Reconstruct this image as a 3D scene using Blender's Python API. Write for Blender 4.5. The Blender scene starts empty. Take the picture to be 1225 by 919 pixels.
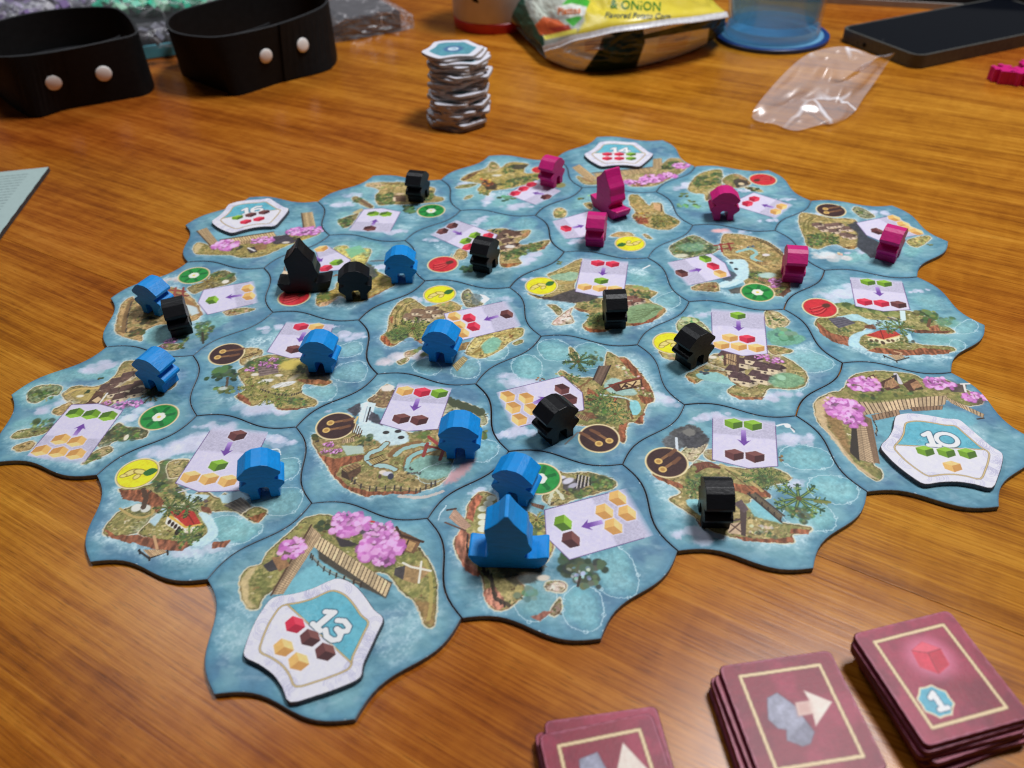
import bpy, bmesh, math, random
import numpy as np
from mathutils import Matrix, Vector

SC = bpy.context.scene
COL = SC.collection
rad = math.radians

# ------------------------------------------------------------------ camera
PITCH = 0.085                     # spacing of the interlocking board tiles (m)
ZT = 0.0022                       # tile thickness
FPX = 963.84                      # focal length in pixels of a 1225 px wide picture
CAMH = 2.8753 * PITCH + ZT
RW = np.array([[0.9991532, -0.0262183, -0.0317079],
               [-0.0411436, -0.6367002, -0.7700130],
               [0.0, 0.7706656, -0.6372398]])          # right, down, forward
cam = bpy.data.cameras.new('camera')
camo = bpy.data.objects.new('camera', cam); COL.objects.link(camo)
M = Matrix.Identity(4)
for i in range(3):
    M[i][0] = RW[0][i]; M[i][1] = -RW[1][i]; M[i][2] = -RW[2][i]
M[0][3], M[1][3], M[2][3] = 0, 0, CAMH
camo.matrix_world = M
cam.sensor_width = 36; cam.lens = FPX / 1225 * 36
cam.clip_start = 0.01; cam.clip_end = 50
cam.dof.use_dof = True; cam.dof.focus_distance = 0.37; cam.dof.aperture_fstop = 10.5
SC.camera = camo

# ------------------------------------------------------------------ light
w = bpy.data.worlds.new('World'); SC.world = w; w.use_nodes = True
w.node_tree.nodes['Background'].inputs[0].default_value = (0.93, 0.96, 1.0, 1)
w.node_tree.nodes['Background'].inputs[1].default_value = 0.042

def area(name, loc, tgt, sx, sy, power, col):
    l = bpy.data.lights.new(name, 'AREA'); l.shape = 'RECTANGLE'; l.size = sx; l.size_y = sy
    l.energy = power; l.color = col
    o = bpy.data.objects.new(name, l); COL.objects.link(o); o.location = loc
    o.rotation_euler = (Vector(tgt) - Vector(loc)).to_track_quat('-Z', 'Y').to_euler()
    return o
area('ceiling_lamp', (0.60, 0.74, 1.62), (0.05, 0.6, 0), 0.50, 0.40, 28, (0.98, 0.98, 1.0))
area('room_lamp', (-0.75, 1.5, 1.7), (0, 0.6, 0), 0.7, 0.5, 9, (0.93, 0.96, 1.0))
SC.view_settings.view_transform = 'Standard'; SC.view_settings.look = 'None'
SC.view_settings.exposure = 0.0; SC.view_settings.gamma = 1.0
SC.cycles.use_denoising = True; SC.cycles.filter_width = 1.15
SC.cycles.max_bounces = 10; SC.cycles.transparent_max_bounces = 16
SC.cycles.caustics_reflective = False; SC.cycles.caustics_refractive = False

# ------------------------------------------------------------------ geometry of the place
def at(u, v, z=ZT):
    """point of the photograph (1225x919 px) -> point on the horizontal plane at height z"""
    d = np.array([(u - 612.5) / FPX, (v - 459.5) / FPX, 1.0]) @ RW
    t = (z - CAMH) / d[2]
    return np.array([t * d[0], t * d[1], z])
def lat(c, r):
    v = np.array([c + .5 * r - 5.01044627, r * 3 ** .5 / 2 + 2.72635584])
    h = np.array([-0.67538, 0.73747])
    return np.array([h[1] * v[0] - h[0] * v[1], h[0] * v[0] + h[1] * v[1]]) * PITCH
LATANG = math.atan2(-0.67538, 0.73747)

# ------------------------------------------------------------------ objects
def tag(o, label=None, cat=None, group=None, kind=None):
    if label: o['label'] = label
    if cat: o['category'] = cat
    if group: o['group'] = group
    if kind: o['kind'] = kind
    return o
def empty(name, loc=(0, 0, 0), rz=0, **k):
    o = bpy.data.objects.new(name, None); COL.objects.link(o); o.location = loc; o.rotation_euler = (0, 0, rz)
    o.empty_display_size = 0.01
    return tag(o, **k)
def link(name, me, parent=None, mats=(), **k):
    o = bpy.data.objects.new(name, me); COL.objects.link(o)
    for m in mats: me.materials.append(m)
    if parent: o.parent = parent
    return tag(o, **k)
def mesh(name, verts, faces, smooth=False, mi=None):
    me = bpy.data.meshes.new(name); me.from_pydata([tuple(map(float, v)) for v in verts], [], faces); me.update()
    if smooth: me.polygons.foreach_set('use_smooth', [True] * len(me.polygons))
    if mi is not None: me.polygons.foreach_set('material_index', mi)
    return me
def bm_mesh(name, bm, smooth=False):
    me = bpy.data.meshes.new(name); bmesh.ops.recalc_face_normals(bm, faces=bm.faces[:]); bm.to_mesh(me); bm.free()
    if smooth: me.polygons.foreach_set('use_smooth', [True] * len(me.polygons))
    return me
def bevel(bm, w, seg=2, ang=35):
    ed = [e for e in bm.edges if len(e.link_faces) == 2 and e.calc_face_angle(0) > rad(ang)]
    bmesh.ops.bevel(bm, geom=ed, offset=w, segments=seg, profile=.6, affect='EDGES', clamp_overlap=True)
def grid_mesh(name, P, smooth=True, closed_u=False):
    """P: (n,m,3) array of points -> quad sheet"""
    n, m = P.shape[:2]; F = []
    for i in range(n if closed_u else n - 1):
        for j in range(m - 1):
            a, b = i * m + j, ((i + 1) % n) * m + j
            F.append((a, b, b + 1, a + 1))
    return mesh(name, P.reshape(-1, 3), F, smooth)
def tube(name, pts, r, n=8):
    P = np.array(pts, float); rings = []
    for i, p in enumerate(P):
        t = P[min(i + 1, len(P) - 1)] - P[max(i - 1, 0)]; t /= np.linalg.norm(t)
        s = np.cross(t, [0, 0, 1.0]); s = s if np.linalg.norm(s) > 1e-3 else np.array([1., 0, 0]); s /= np.linalg.norm(s)
        q = np.cross(s, t)
        rings.append([p + r * (math.cos(a) * s + math.sin(a) * q) for a in np.linspace(0, 2 * math.pi, n, False)])
    R = np.array(rings); R = np.concatenate([R, R[:, :1]], 1)
    return grid_mesh(name, R)

# ------------------------------------------------------------------ materials
def lin(c):
    c = np.asarray(c, float) / 255
    return np.where(c <= 0.04045, c / 12.92, ((c + .055) / 1.055) ** 2.4)
def nodes(name):
    m = bpy.data.materials.new(name); m.use_nodes = True
    nt = m.node_tree; return m, nt, nt.nodes['Principled BSDF'], nt.links.new
def N(nt, typ, **k):
    n = nt.nodes.new(typ)
    for a, b in k.items():
        if a in n.inputs: n.inputs[a].default_value = b
        else: setattr(n, a, b)
    return n
def mat(name, col, rough=.5, spec=.5, noise=.12, scale=300, bump=0.0, bscale=900, stretch=None, metal=0, coat=0, sheen=0):
    m, nt, b, L = nodes(name)
    tc = N(nt, 'ShaderNodeTexCoord'); mp = N(nt, 'ShaderNodeMapping'); L(tc.outputs['Object'], mp.inputs[0])
    if stretch: mp.inputs['Scale'].default_value = stretch
    nz = N(nt, 'ShaderNodeTexNoise', Scale=scale, Detail=4.0); L(mp.outputs[0], nz.inputs['Vector'])
    rp = N(nt, 'ShaderNodeMapRange'); rp.inputs['To Min'].default_value = 1 - noise; rp.inputs['To Max'].default_value = 1 + noise
    rp.inputs['From Min'].default_value = .3; rp.inputs['From Max'].default_value = .7
    L(nz.outputs['Fac'], rp.inputs['Value'])
    mx = N(nt, 'ShaderNodeVectorMath', operation='SCALE'); mx.inputs[0].default_value = tuple(col)[:3]
    L(rp.outputs[0], mx.inputs['Scale']); L(mx.outputs[0], b.inputs['Base Color'])
    b.inputs['Roughness'].default_value = rough; b.inputs['Specular IOR Level'].default_value = spec
    b.inputs['Metallic'].default_value = metal; b.inputs['Coat Weight'].default_value = coat
    if sheen: b.inputs['Sheen Weight'].default_value = sheen
    if bump:
        n2 = N(nt, 'ShaderNodeTexNoise', Scale=bscale, Detail=3.0); L(mp.outputs[0], n2.inputs['Vector'])
        bp = N(nt, 'ShaderNodeBump', Strength=bump, Distance=0.0004); L(n2.outputs['Fac'], bp.inputs['Height']); L(bp.outputs[0], b.inputs['Normal'])
    return m
def printmat(name, rough=.5, spec=.22, bump=.1, metalmask=False):
    m, nt, b, L = nodes(name)
    at_ = N(nt, 'ShaderNodeAttribute', attribute_name='Col')
    tc = N(nt, 'ShaderNodeTexCoord'); nz = N(nt, 'ShaderNodeTexNoise', Scale=1800.0, Detail=2.0); L(tc.outputs['Object'], nz.inputs['Vector'])
    rp = N(nt, 'ShaderNodeMapRange'); rp.inputs['To Min'].default_value = .93; rp.inputs['To Max'].default_value = 1.07; L(nz.outputs['Fac'], rp.inputs['Value'])
    mx = N(nt, 'ShaderNodeVectorMath', operation='SCALE'); L(at_.outputs['Color'], mx.inputs[0]); L(rp.outputs[0], mx.inputs['Scale'])
    L(mx.outputs[0], b.inputs['Base Color'])
    b.inputs['Roughness'].default_value = rough; b.inputs['Specular IOR Level'].default_value = spec
    if bump:
        bp = N(nt, 'ShaderNodeBump', Strength=bump, Distance=0.0003); L(nz.outputs['Fac'], bp.inputs['Height']); L(bp.outputs[0], b.inputs['Normal'])
    return m

M_PRINT = printmat('printed_card_face')
M_EDGE = mat('board_edge', (.15, .18, .21), .6, .35, .35, 700)
M_TOKEDGE = mat('token_edge', (.10, .10, .115), .65, .3, .4, 900)
M_BLUE = mat('blue_painted_wood', (.003, .28, .76), .45, .35, .10, 250, .35, 500, (1, 1, 4))
M_BLACK = mat('black_painted_wood', (.0048, .005, .007), .40, .30, .15, 250, .22, 500, (1, 1, 4))
M_PINK = mat('pink_painted_wood', (.62, .010, .19), .45, .35, .10, 250, .35, 500, (1, 1, 4))

# ------------------------------------------------------------------ painter: flat print, given to the vertices of the printed faces
def _hash(ix, iy, s):
    h = (ix * 374761393 + iy * 668265263 + s * 974634777) & 0xffffffff
    h = ((h ^ (h >> 13)) * 1274126177) & 0xffffffff
    return ((h ^ (h >> 16)) & 0xffff) / 65535.0
def vnoise(x, y, s=0):
    ix = np.floor(x).astype(np.int64); iy = np.floor(y).astype(np.int64); fx = x - ix; fy = y - iy
    fx = fx * fx * (3 - 2 * fx); fy = fy * fy * (3 - 2 * fy)
    a, b, c_, d = _hash(ix, iy, s), _hash(ix + 1, iy, s), _hash(ix, iy + 1, s), _hash(ix + 1, iy + 1, s)
    return (a + (b - a) * fx) * (1 - fy) + (c_ + (d - c_) * fx) * fy
def fbm(x, y, s=0, o=4):
    t = 0; a = .5; n = 0
    for i in range(o):
        t = t + a * vnoise(x * 2 ** i, y * 2 ** i, s + i); n += a; a *= .55
    return t / n
def catmull(P, closed=True, k=5):
    P = np.asarray(P); n = len(P); out = []
    for i in range(n if closed else n - 1):
        p0 = P[(i - 1) % n] if closed or i else P[0]; p1 = P[i]; p2 = P[(i + 1) % n]
        p3 = P[(i + 2) % n] if closed or i < n - 2 else P[n - 1]
        for t in np.linspace(0, 1, k, False):
            out.append(.5 * ((2 * p1) + (p2 - p0) * t + (2 * p0 - 5 * p1 + 4 * p2 - p3) * t * t + (3 * p1 - p0 - 3 * p2 + p3) * t ** 3))
    if not closed: out.append(P[-1])
    return np.array(out)
def inside(p, A):
    r = False
    for k in range(len(A)):
        a, b = A[k], A[(k + 1) % len(A)]
        if (a[1] > p[1]) != (b[1] > p[1]) and p[0] < (b[0] - a[0]) * (p[1] - a[1]) / (b[1] - a[1]) + a[0]: r = not r
    return r
def sstep(d): d = np.clip(d, 0, 1); return d * d * (3 - 2 * d)

class Canvas:
    """colours (sRGB 0-255) of a set of points given in mm on the table plane"""
    def __init__(s, X, Y, cell, seed, base=(92, 142, 165)):
        s.X, s.Y, s.cell, s.seed = X, Y, cell, seed
        s.C = np.empty((len(X), 3)); s.C[:] = base
        s.z = ZT; s.view = (0, 0, 1); s.rng = random.Random(seed)
        s.w1 = fbm(X / 3.2, Y / 3.2, seed + 11) - .5; s.w2 = fbm(X / 3.2, Y / 3.2, seed + 12) - .5
        s.w3 = fbm(X / .9, Y / .9, seed + 13, 2) - .5; s.w4 = fbm(X / .9, Y / .9, seed + 14, 2) - .5
        s.t1 = fbm(X / 2.2, Y / 2.2, seed + 15) - .5; s.t2 = fbm(X / 1.0, Y / 1.0, seed + 16, 3) - .5
        s.t3 = fbm(X / 7., Y / 7., seed + 17) - .5
    def pt(s, x, y):
        p = at(s.view[0] + x / s.view[2], s.view[1] + y / s.view[2], s.z) * 1000; return p[:2]
    def P(s, q):
        if isinstance(q, str): q = [tuple(map(float, t.split(','))) for t in q.split()]
        return np.array([s.pt(*t) for t in q])
    def sub(s, lo, hi):
        return np.nonzero((s.X > lo[0]) & (s.X < hi[0]) & (s.Y > lo[1]) & (s.Y < hi[1]))[0]
    def put(s, i, col, al, tx=0, tn=0):
        col = np.asarray(col, float)
        if tx: col = col * (1 + tx * (1.6 * s.t2[i] + s.t1[i]))[:, None]
        if callable(tn): col = tn(i, col)
        al = al[:, None]
        s.C[i] = s.C[i] * (1 - al) + col * al
    def poly_sd(s, A, i, w):
        x = s.X[i] + w * 2.2 * (s.w1[i] * 1.3 + s.w3[i] * .7); y = s.Y[i] + w * 2.2 * (s.w2[i] * 1.3 + s.w4[i] * .7)
        d = np.full(len(i), 1e9); ins = np.zeros(len(i), bool); n = len(A)
        for k in range(n):
            ax, ay = A[k]; bx, by = A[(k + 1) % n]; ex, ey = bx - ax, by - ay
            t = np.clip(((x - ax) * ex + (y - ay) * ey) / (ex * ex + ey * ey + 1e-12), 0, 1)
            d = np.minimum(d, (x - ax - t * ex) ** 2 + (y - ay - t * ey) ** 2)
            ins ^= ((ay > y) != (by > y)) & (x < (bx - ax) * (y - ay) / (by - ay + 1e-12) + ax)
        d = np.sqrt(d); return np.where(ins, -d, d)
    def sd(s, A, w, m):
        lo = A.min(0) - m; hi = A.max(0) + m; i = s.sub(lo, hi)
        return i, s.poly_sd(A, i, w) if len(i) else np.zeros(0)
    def pgm(s, A, col, a=1, so=0, w=0, tx=0, grow=0, tn=0):
        so = max(so, s.cell * .9); i, d = s.sd(A, w, so + grow + w * 2 + .5)
        if len(i): s.put(i, col, a * sstep(.5 - (d - grow) / so), tx, tn)
        return i, d
    def pg(s, q, col, a=1, so=0, w=0, tx=0, sm=0, grow=0, tn=0):
        A = s.P(q)
        if sm: A = catmull(A)
        return s.pgm(A, col, a, so, w, tx, grow, tn)
    def lnm(s, A, wd, col, a=1, w=0, so=0, tx=0):
        A = np.asarray(A); so = max(so, s.cell * .9); m = wd + so + w * 2 + .3
        i = s.sub(A.min(0) - m, A.max(0) + m)
        if not len(i): return
        x = s.X[i] + w * 2.2 * (s.w1[i] + s.w3[i]); y = s.Y[i] + w * 2.2 * (s.w2[i] + s.w4[i]); d = np.full(len(i), 1e9)
        for k in range(len(A) - 1):
            ax, ay = A[k]; ex, ey = A[k + 1] - A[k]
            t = np.clip(((x - ax) * ex + (y - ay) * ey) / (ex * ex + ey * ey + 1e-12), 0, 1)
            d = np.minimum(d, (x - ax - t * ex) ** 2 + (y - ay - t * ey) ** 2)
        s.put(i, col, a * sstep(.5 - (np.sqrt(d) - wd / 2) / so), tx)
    def ln(s, q, wd, col, a=1, w=0, sm=0, so=0, closed=False):
        A = s.P(q)
        if sm: A = catmull(A, closed)
        if closed: A = np.concatenate([A, A[:1]])
        s.lnm(A, wd, col, a, w, so)
    def blm(s, c, rx, col, a=1, ry=None, ang=0, so=None, w=0, tx=0):
        ry = ry or rx; so = max(s.cell, rx * .35 if so is None else so); m = max(rx, ry) + so + 2 * w
        i = s.sub(c - m, c + m)
        if not len(i): return
        x = s.X[i] - c[0] + w * 2.2 * (s.w1[i] + s.w3[i]); y = s.Y[i] - c[1] + w * 2.2 * (s.w2[i] + s.w4[i])
        ca, sa = math.cos(ang), math.sin(ang); u = (x * ca + y * sa) / rx; v = (-x * sa + y * ca) / ry
        d = (np.sqrt(u * u + v * v) - 1) * min(rx, ry)
        s.put(i, col, a * sstep(.5 - d / so), tx)
    def bl(s, x, y, r, col, a=1, ry=None, ang=0, so=None, w=0, tx=0): s.blm(s.pt(x, y), r, col, a, ry, ang, so, w, tx)

    # ---- motifs
    def water(s):
        X, Y = s.X, s.Y
        n = fbm(X / 15, Y / 15, s.seed, 4); n2 = fbm(X / 5, Y / 2.2, s.seed + 3, 4); n3 = fbm(X / 24, Y / 24, s.seed + 5, 3)
        n4 = fbm((X + Y) / 1.6, (X - Y) / 5, s.seed + 8, 3)
        c = np.array((98., 144, 160)) + (n - .5)[:, None] * np.array((46, 54, 46)) + (n2 - .5)[:, None] * np.array((46, 46, 40)) + (n4 - .5)[:, None] * np.array((22, 24, 24))
        k = sstep((n3 - .52) / .2)[:, None]; c = c * (1 - .45 * k) + np.array((74., 102, 140)) * .45 * k
        k = sstep((fbm(X / 11, Y / 11, s.seed + 7, 4) - .48) / .2)[:, None]; c = c * (1 - .42 * k) + np.array((134., 178, 182)) * .42 * k
        k = sstep((fbm(X / 6, Y / 3, s.seed + 9, 4) - .56) / .16)[:, None]; c = c * (1 - .22 * k) + np.array((186., 206, 214)) * .22 * k
        s.C[:] = c
    def rim(s, dist):
        k = sstep((6.5 - dist + 6 * s.t3) / 6)[:, None]; s.C = s.C * (1 - .42 * k) + np.array((72., 124, 152)) * (1 + .35 * s.t1[:, None]) * .42 * k
        k = sstep((1.1 - dist + .6 * s.t1) / .9)[:, None]; s.C = s.C * (1 - .45 * k) + np.array((58., 100, 124)) * .45 * k
    def shal(s, q, curl=1, a=.8, col=(128, 180, 178)):
        a *= .58; col = [.55 * v + .45 * w_ for v, w_ in zip(col, (130, 180, 180))]
        A = catmull(s.P(q)); s.pgm(A, col, a, 4.2, 1.2, .22); s.pgm(A, (172, 206, 204), a * .4, 5.0, 1.8, .3, -3.0)
        if curl:
            s.pgm(A, (150, 205, 205), .18, 2.5, .9, .2, -2.5)
            cen = A.mean(0); B = cen + (A - cen) * 1.03
            s.lnm(np.concatenate([B, B[:1]]), .36, (200, 222, 228), .7, .35)
            for k in range(0, len(B), 7):
                t = np.linspace(0, 5.2, 9) + k; s.lnm(B[k] + .75 * np.c_[np.cos(t), np.sin(t)], .32, (204, 226, 232), .65)
    def cloud(s, x, y, r, n=7, a=.9, ang=0, col=(204, 206, 226)):
        c = s.pt(x, y); R = s.rng; r = r * .82
        for k in range(n * 2):
            t = R.uniform(-1, 1); o = np.array([math.cos(ang), math.sin(ang)]) * t * r * 1.3 + np.array([R.uniform(-.3, .3), R.uniform(-.38, .38)]) * r
            q = R.uniform(.22, .5) * (1.2 - .6 * abs(t)); f = R.uniform(.9, 1.03)
            s.blm(c + o, r * q, [v * f for v in col], a * R.uniform(.45, .85), r * q * R.uniform(.6, 1), R.uniform(-.5, .5), so=r * R.uniform(.1, .32), w=.45, tx=.05)
    def foam(s, q, a=.5, grow=2.2):
        A = catmull(s.P(q)) if isinstance(q, str) else q
        i, d = s.sd(A, .9, grow + 4)
        if len(i):
            k = sstep((grow + 2 - d) / 4) * (0.35 + 1.3 * np.clip(s.t1[i] + s.w3[i] + .15, 0, 1)); s.put(i, (196, 220, 226), np.clip(a * k, 0, 1))
    def isl(s, q, base=(158, 136, 82), b2=(122, 120, 62), b3=(188, 166, 110), w=.35, halo=.55, out=(86, 62, 44), sm=1):
        A = s.P(q)
        if sm: A = catmull(A)
        if halo: s.foam(A, halo)
        b, b2, b3 = map(lambda v: np.minimum(np.array(v, float) * np.array((1.04, 1.03, 1.06)) + np.array((2, 3, 9)), 235), (base, b2, b3))
        def tn(i, col):
            k = sstep((s.t3[i] * 1.3 + s.t1[i] + .22) / .34)[:, None]; j = sstep((s.w1[i] + s.t2[i] * .8 - .02) / .2)[:, None]
            c = b * k + b2 * (1 - k); c = c * (1 - .6 * j) + b3 * .6 * j
            v = s.w2[i] * 1.2 + s.t3[i]; sh = sstep((v - .08) / .14)[:, None] * .26; c = c * (1 - sh) + np.array((84., 78, 46)) * sh
            gr = sstep((s.w1[i] * 1.1 - s.t3[i] - .08) / .14)[:, None] * .34; c = c * (1 - gr) + np.array((106., 112, 62)) * gr
            return c * (.98 + .40 * s.t2[i] + .20 * s.w3[i])[:, None]
        s.pgm(A, (225, 210, 178), .8, .5, w, 0, .55)
        i, d = s.pgm(A, b, 1, .3, w, 0, 0, tn)
        if len(i): s.put(i, out, .65 * sstep(1 - np.abs(d + .25) / .42) * (.45 + .8 * np.clip(s.t1[i] + .5, 0, 1)))
        lo, hi = A.min(0), A.max(0); R = s.rng; pal = ((62, 66, 42), (84, 92, 52), (112, 116, 64), (92, 68, 46), (130, 100, 64), (206, 188, 138), (222, 210, 178), (148, 148, 86), (70, 58, 44))
        ar = (hi[0] - lo[0]) * (hi[1] - lo[1]); m = int(min(260, ar / 3.2)); B = A[::2] if len(A) > 40 else A
        for k in range(m):
            p = np.array([R.uniform(lo[0], hi[0]), R.uniform(lo[1], hi[1])])
            if not inside(p, B): continue
            g = R.random(); col = R.choice(pal); v = R.uniform(.85, 1.12); col = [z * v for z in col]
            if g < .55: s.blm(p, R.uniform(.25, .8), col, R.uniform(.35, .75), R.uniform(.2, .5), R.uniform(-.6, .6), so=.3, w=.12)
            elif g < .85:
                t = R.uniform(-.9, .9); L_ = R.uniform(.8, 2.6); s.lnm(np.array([p, p + L_ * np.array([math.cos(t), math.sin(t)])]), R.uniform(.2, .5), col, R.uniform(.4, .75), .25)
            else:
                for q in range(4): s.blm(p + np.array([R.uniform(-.9, .9), R.uniform(-.6, .6)]), R.uniform(.25, .5), col, .7, so=.25, w=.1)
        return A
    def cliff(s, q, col=(146, 88, 62)):
        A = s.P(q); st = 2.6 * (vnoise(s.X * 1.15 + 2 * s.w1, s.Y * .28, 77) - .5) + 1.4 * s.t2
        s.pgm(A, col, .95, .3, .45, .1, 0, lambda i, c: c * (.94 + .24 * st[i])[:, None])
    def scat(s, q, n, cols, r0, r1, a=.85):
        A = s.P(q); lo, hi = A.min(0), A.max(0); R = s.rng; k = 0; t = 0
        while k < n and t < n * 8:
            t += 1; p = np.array([R.uniform(lo[0], hi[0]), R.uniform(lo[1], hi[1])]); ins = False
            for j in range(len(A)):
                a_, b_ = A[j], A[(j + 1) % len(A)]
                if (a_[1] > p[1]) != (b_[1] > p[1]) and p[0] < (b_[0] - a_[0]) * (p[1] - a_[1]) / (b_[1] - a_[1]) + a_[0]: ins = not ins
            if ins:
                k += 1; c = R.choice(cols); r = R.uniform(r0, r1)
                s.blm(p, r, [v * R.uniform(.85, 1.15) for v in c], a * R.uniform(.6, 1), r * R.uniform(.45, 1), R.uniform(0, 3), r * .5, .12)
    def bush(s, x, y, r, n=12, cols=((58, 72, 48), (84, 104, 58), (110, 126, 70)), a=.95):
        c = s.pt(x, y); R = s.rng
        for k in range(n):
            f = k / max(1, n - 1); t = R.uniform(0, 6.3); q = R.uniform(0, 1) ** .5 * r * .85
            col = cols[min(len(cols) - 1, int(f * len(cols)))]
            s.blm(c + np.array([math.cos(t) * q, math.sin(t) * q * .8 + f * r * .25]), r * R.uniform(.2, .38), [v * R.uniform(.88, 1.12) for v in col], a, so=r * .15, w=.15)
    def forest(s, q, n, r=1.6):
        s.scat(q, n // 2, ((52, 66, 46), (66, 80, 50)), r * .7, r * 1.3); s.scat(q, n, ((84, 104, 58), (104, 120, 66), (74, 96, 62)), r * .4, r * .8); s.scat(q, n // 2, ((134, 146, 84), (150, 152, 92)), r * .2, r * .45)
    def palm(s, x, y, r, n=9, c1=(52, 74, 46), c2=(128, 146, 78)):
        c = s.pt(x, y); R = s.rng; n = int(n * 1.15)
        for k in range(n):
            t = 6.283 * k / n + R.uniform(-.2, .2); rr = r * R.uniform(.75, 1.1); d = np.array([math.cos(t), math.sin(t)]); e = np.array([-d[1], d[0]])
            q = R.uniform(-.3, .3); P = catmull(np.array([c, c + d * rr * .45 + e * rr * .1 * q, c + d * rr * .8 + e * rr * .3 * q, c + d * rr + e * rr * .55 * q]), False, 3)
            s.lnm(P, r * .13, c1, .95, .06); s.lnm(P[:-2], r * .055, c2, .85)
            for f in (.45, .62, .78):
                p = P[int(f * (len(P) - 1))]; s.lnm(np.array([p, p + (d * .5 + e) * rr * .17]), r * .06, c1 if R.random() < .6 else c2, .85); s.lnm(np.array([p, p + (d * .5 - e) * rr * .17]), r * .06, c2 if R.random() < .5 else c1, .85)
        s.blm(c, r * .12, (96, 74, 46), .9)
    def blossom(s, x, y, rx, ry=None, n=16, dk=(176, 98, 168)):
        c = s.pt(x, y); R = s.rng; ry = ry or rx
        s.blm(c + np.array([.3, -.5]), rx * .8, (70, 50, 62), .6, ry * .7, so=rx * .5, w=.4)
        n = int(n * 2.6)
        for k in range(n):
            f = k / n; t = R.uniform(0, 6.3); q = R.uniform(0, 1) ** .5; v = R.uniform(.92, 1.07)
            col = dk if f < .3 else ((212, 138, 202) if f < .55 else ((234, 176, 224) if R.random() < .75 else (186, 104, 176)))
            s.blm(c + np.array([math.cos(t) * q * rx * .92, math.sin(t) * q * ry * .92 + .12 * f * ry]), min(rx, ry) * R.uniform(.12, .27) * (1.2 - .5 * f), [z * v for z in col], .85, so=rx * .09, w=.3)
    def house(s, x, y, r, ang=0, roof=(88, 68, 66), wall=(218, 196, 164)):
        c = s.pt(x, y); ca, sa = math.cos(ang), math.sin(ang)
        T = lambda *q: np.array([c + r * np.array([ca * u - sa * v, sa * u + ca * v]) for u, v in q])
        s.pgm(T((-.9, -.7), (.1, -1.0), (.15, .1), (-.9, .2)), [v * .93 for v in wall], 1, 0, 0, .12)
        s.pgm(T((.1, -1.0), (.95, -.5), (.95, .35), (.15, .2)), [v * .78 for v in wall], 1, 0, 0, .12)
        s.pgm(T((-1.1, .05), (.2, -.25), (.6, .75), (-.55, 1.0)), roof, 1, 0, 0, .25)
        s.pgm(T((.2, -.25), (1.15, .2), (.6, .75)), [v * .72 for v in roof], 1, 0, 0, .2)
        s.lnm(T((-1.1, .05), (.2, -.25), (1.15, .2)), .22, (52, 40, 40), .8); s.lnm(T((-.55, 1), (.6, .75)), .22, (135, 112, 104), .7)
        s.blm(T((-.45, -.4))[0], r * .16, (70, 56, 52), .9); s.blm(T((.5, -.3))[0], r * .14, (60, 48, 46), .9)
    def planks(s, q, n, col=(186, 158, 122), gap=(74, 56, 46), side=None):
        a, b, c_, d = s.P(q)                      # a->b one long side, d->c the other
        s.pgm(np.array([a, b, c_, d]), gap, 1, 0, .08)
        for k in range(n):
            t0, t1 = (k + .12) / n, (k + .9) / n; f = s.rng.uniform(.86, 1.12)
            s.pgm(np.array([a + (b - a) * t0, a + (b - a) * t1, d + (c_ - d) * t1, d + (c_ - d) * t0]), [v * f for v in col], .96, 0, .05, .14)
    def posts(s, q, n, col=(50, 40, 38), h=1.6, wd=.5):
        A = catmull(s.P(q), False)
        s.lnm(A, .4, (96, 78, 62), .9); s.lnm(A + np.array([0, .9]), .35, (168, 146, 112), .8)
        for k in range(n):
            p = A[int(k * (len(A) - 1) / max(1, n - 1))]; s.lnm(np.array([p + (0, -h * .4), p + (0, h * .6)]), wd, col, .9)
    CUB = {'G': ((140, 184, 62), (108, 148, 40), (74, 106, 38)), 'Y': ((234, 196, 128), (218, 174, 102), (194, 142, 80)),
           'R': ((222, 66, 88), (200, 44, 70), (168, 34, 58)), 'N': ((122, 76, 72), (98, 56, 56), (70, 40, 42))}
    def cubem(s, c, kind, up, r=4.0):
        u = np.array(up, float); u /= np.linalg.norm(u); v = np.array([u[1], -u[0]])
        T = lambda *q: np.array([c + r * (x * v + y * u) for x, y in q]); t, l, rr = s.CUB[kind]
        hexa = T((-.98, .5), (.1, .92), (1.0, .52), (.95, -.42), (-.05, -.92), (-.95, -.45))
        s.pgm(hexa, (225, 220, 235), .5, .7, 0, 0, .5)
        s.pgm(hexa, l, 1, 0, 0, .05)
        s.pgm(T((-.98, .5), (.1, .92), (1.0, .52), (-.02, .12)), t, 1, 0, 0, .06)
        s.pgm(T((-.02, .12), (1.0, .52), (.95, -.42), (-.05, -.92)), rr, 1, 0, 0, .06)
    def arrow(s, q, wd=2.6):
        a, b = s.P(q); d = b - a; L = np.linalg.norm(d); d /= L; e = np.array([d[1], -d[0]]); L = max(L, 8.0); a = b - d * L
        T = lambda *p: np.array([a + d * x + e * y for x, y in p])
        s.pgm(T((0, -wd * .4), (L - wd * 1.15, -wd * .45), (L - wd * 1.45, -wd * 1.1), (L, 0), (L - wd * 1.45, wd * 1.1), (L - wd * 1.15, wd * .45), (0, wd * .4)), (104, 62, 148), .95, 0, 0, .1,
              tn=lambda i, c: c + np.clip(1 - ((s.X[i] - a[0]) * d[0] + (s.Y[i] - a[1]) * d[1]) / (L * .6), 0, 1)[:, None] * np.array((70, 84, 56)))
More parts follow.
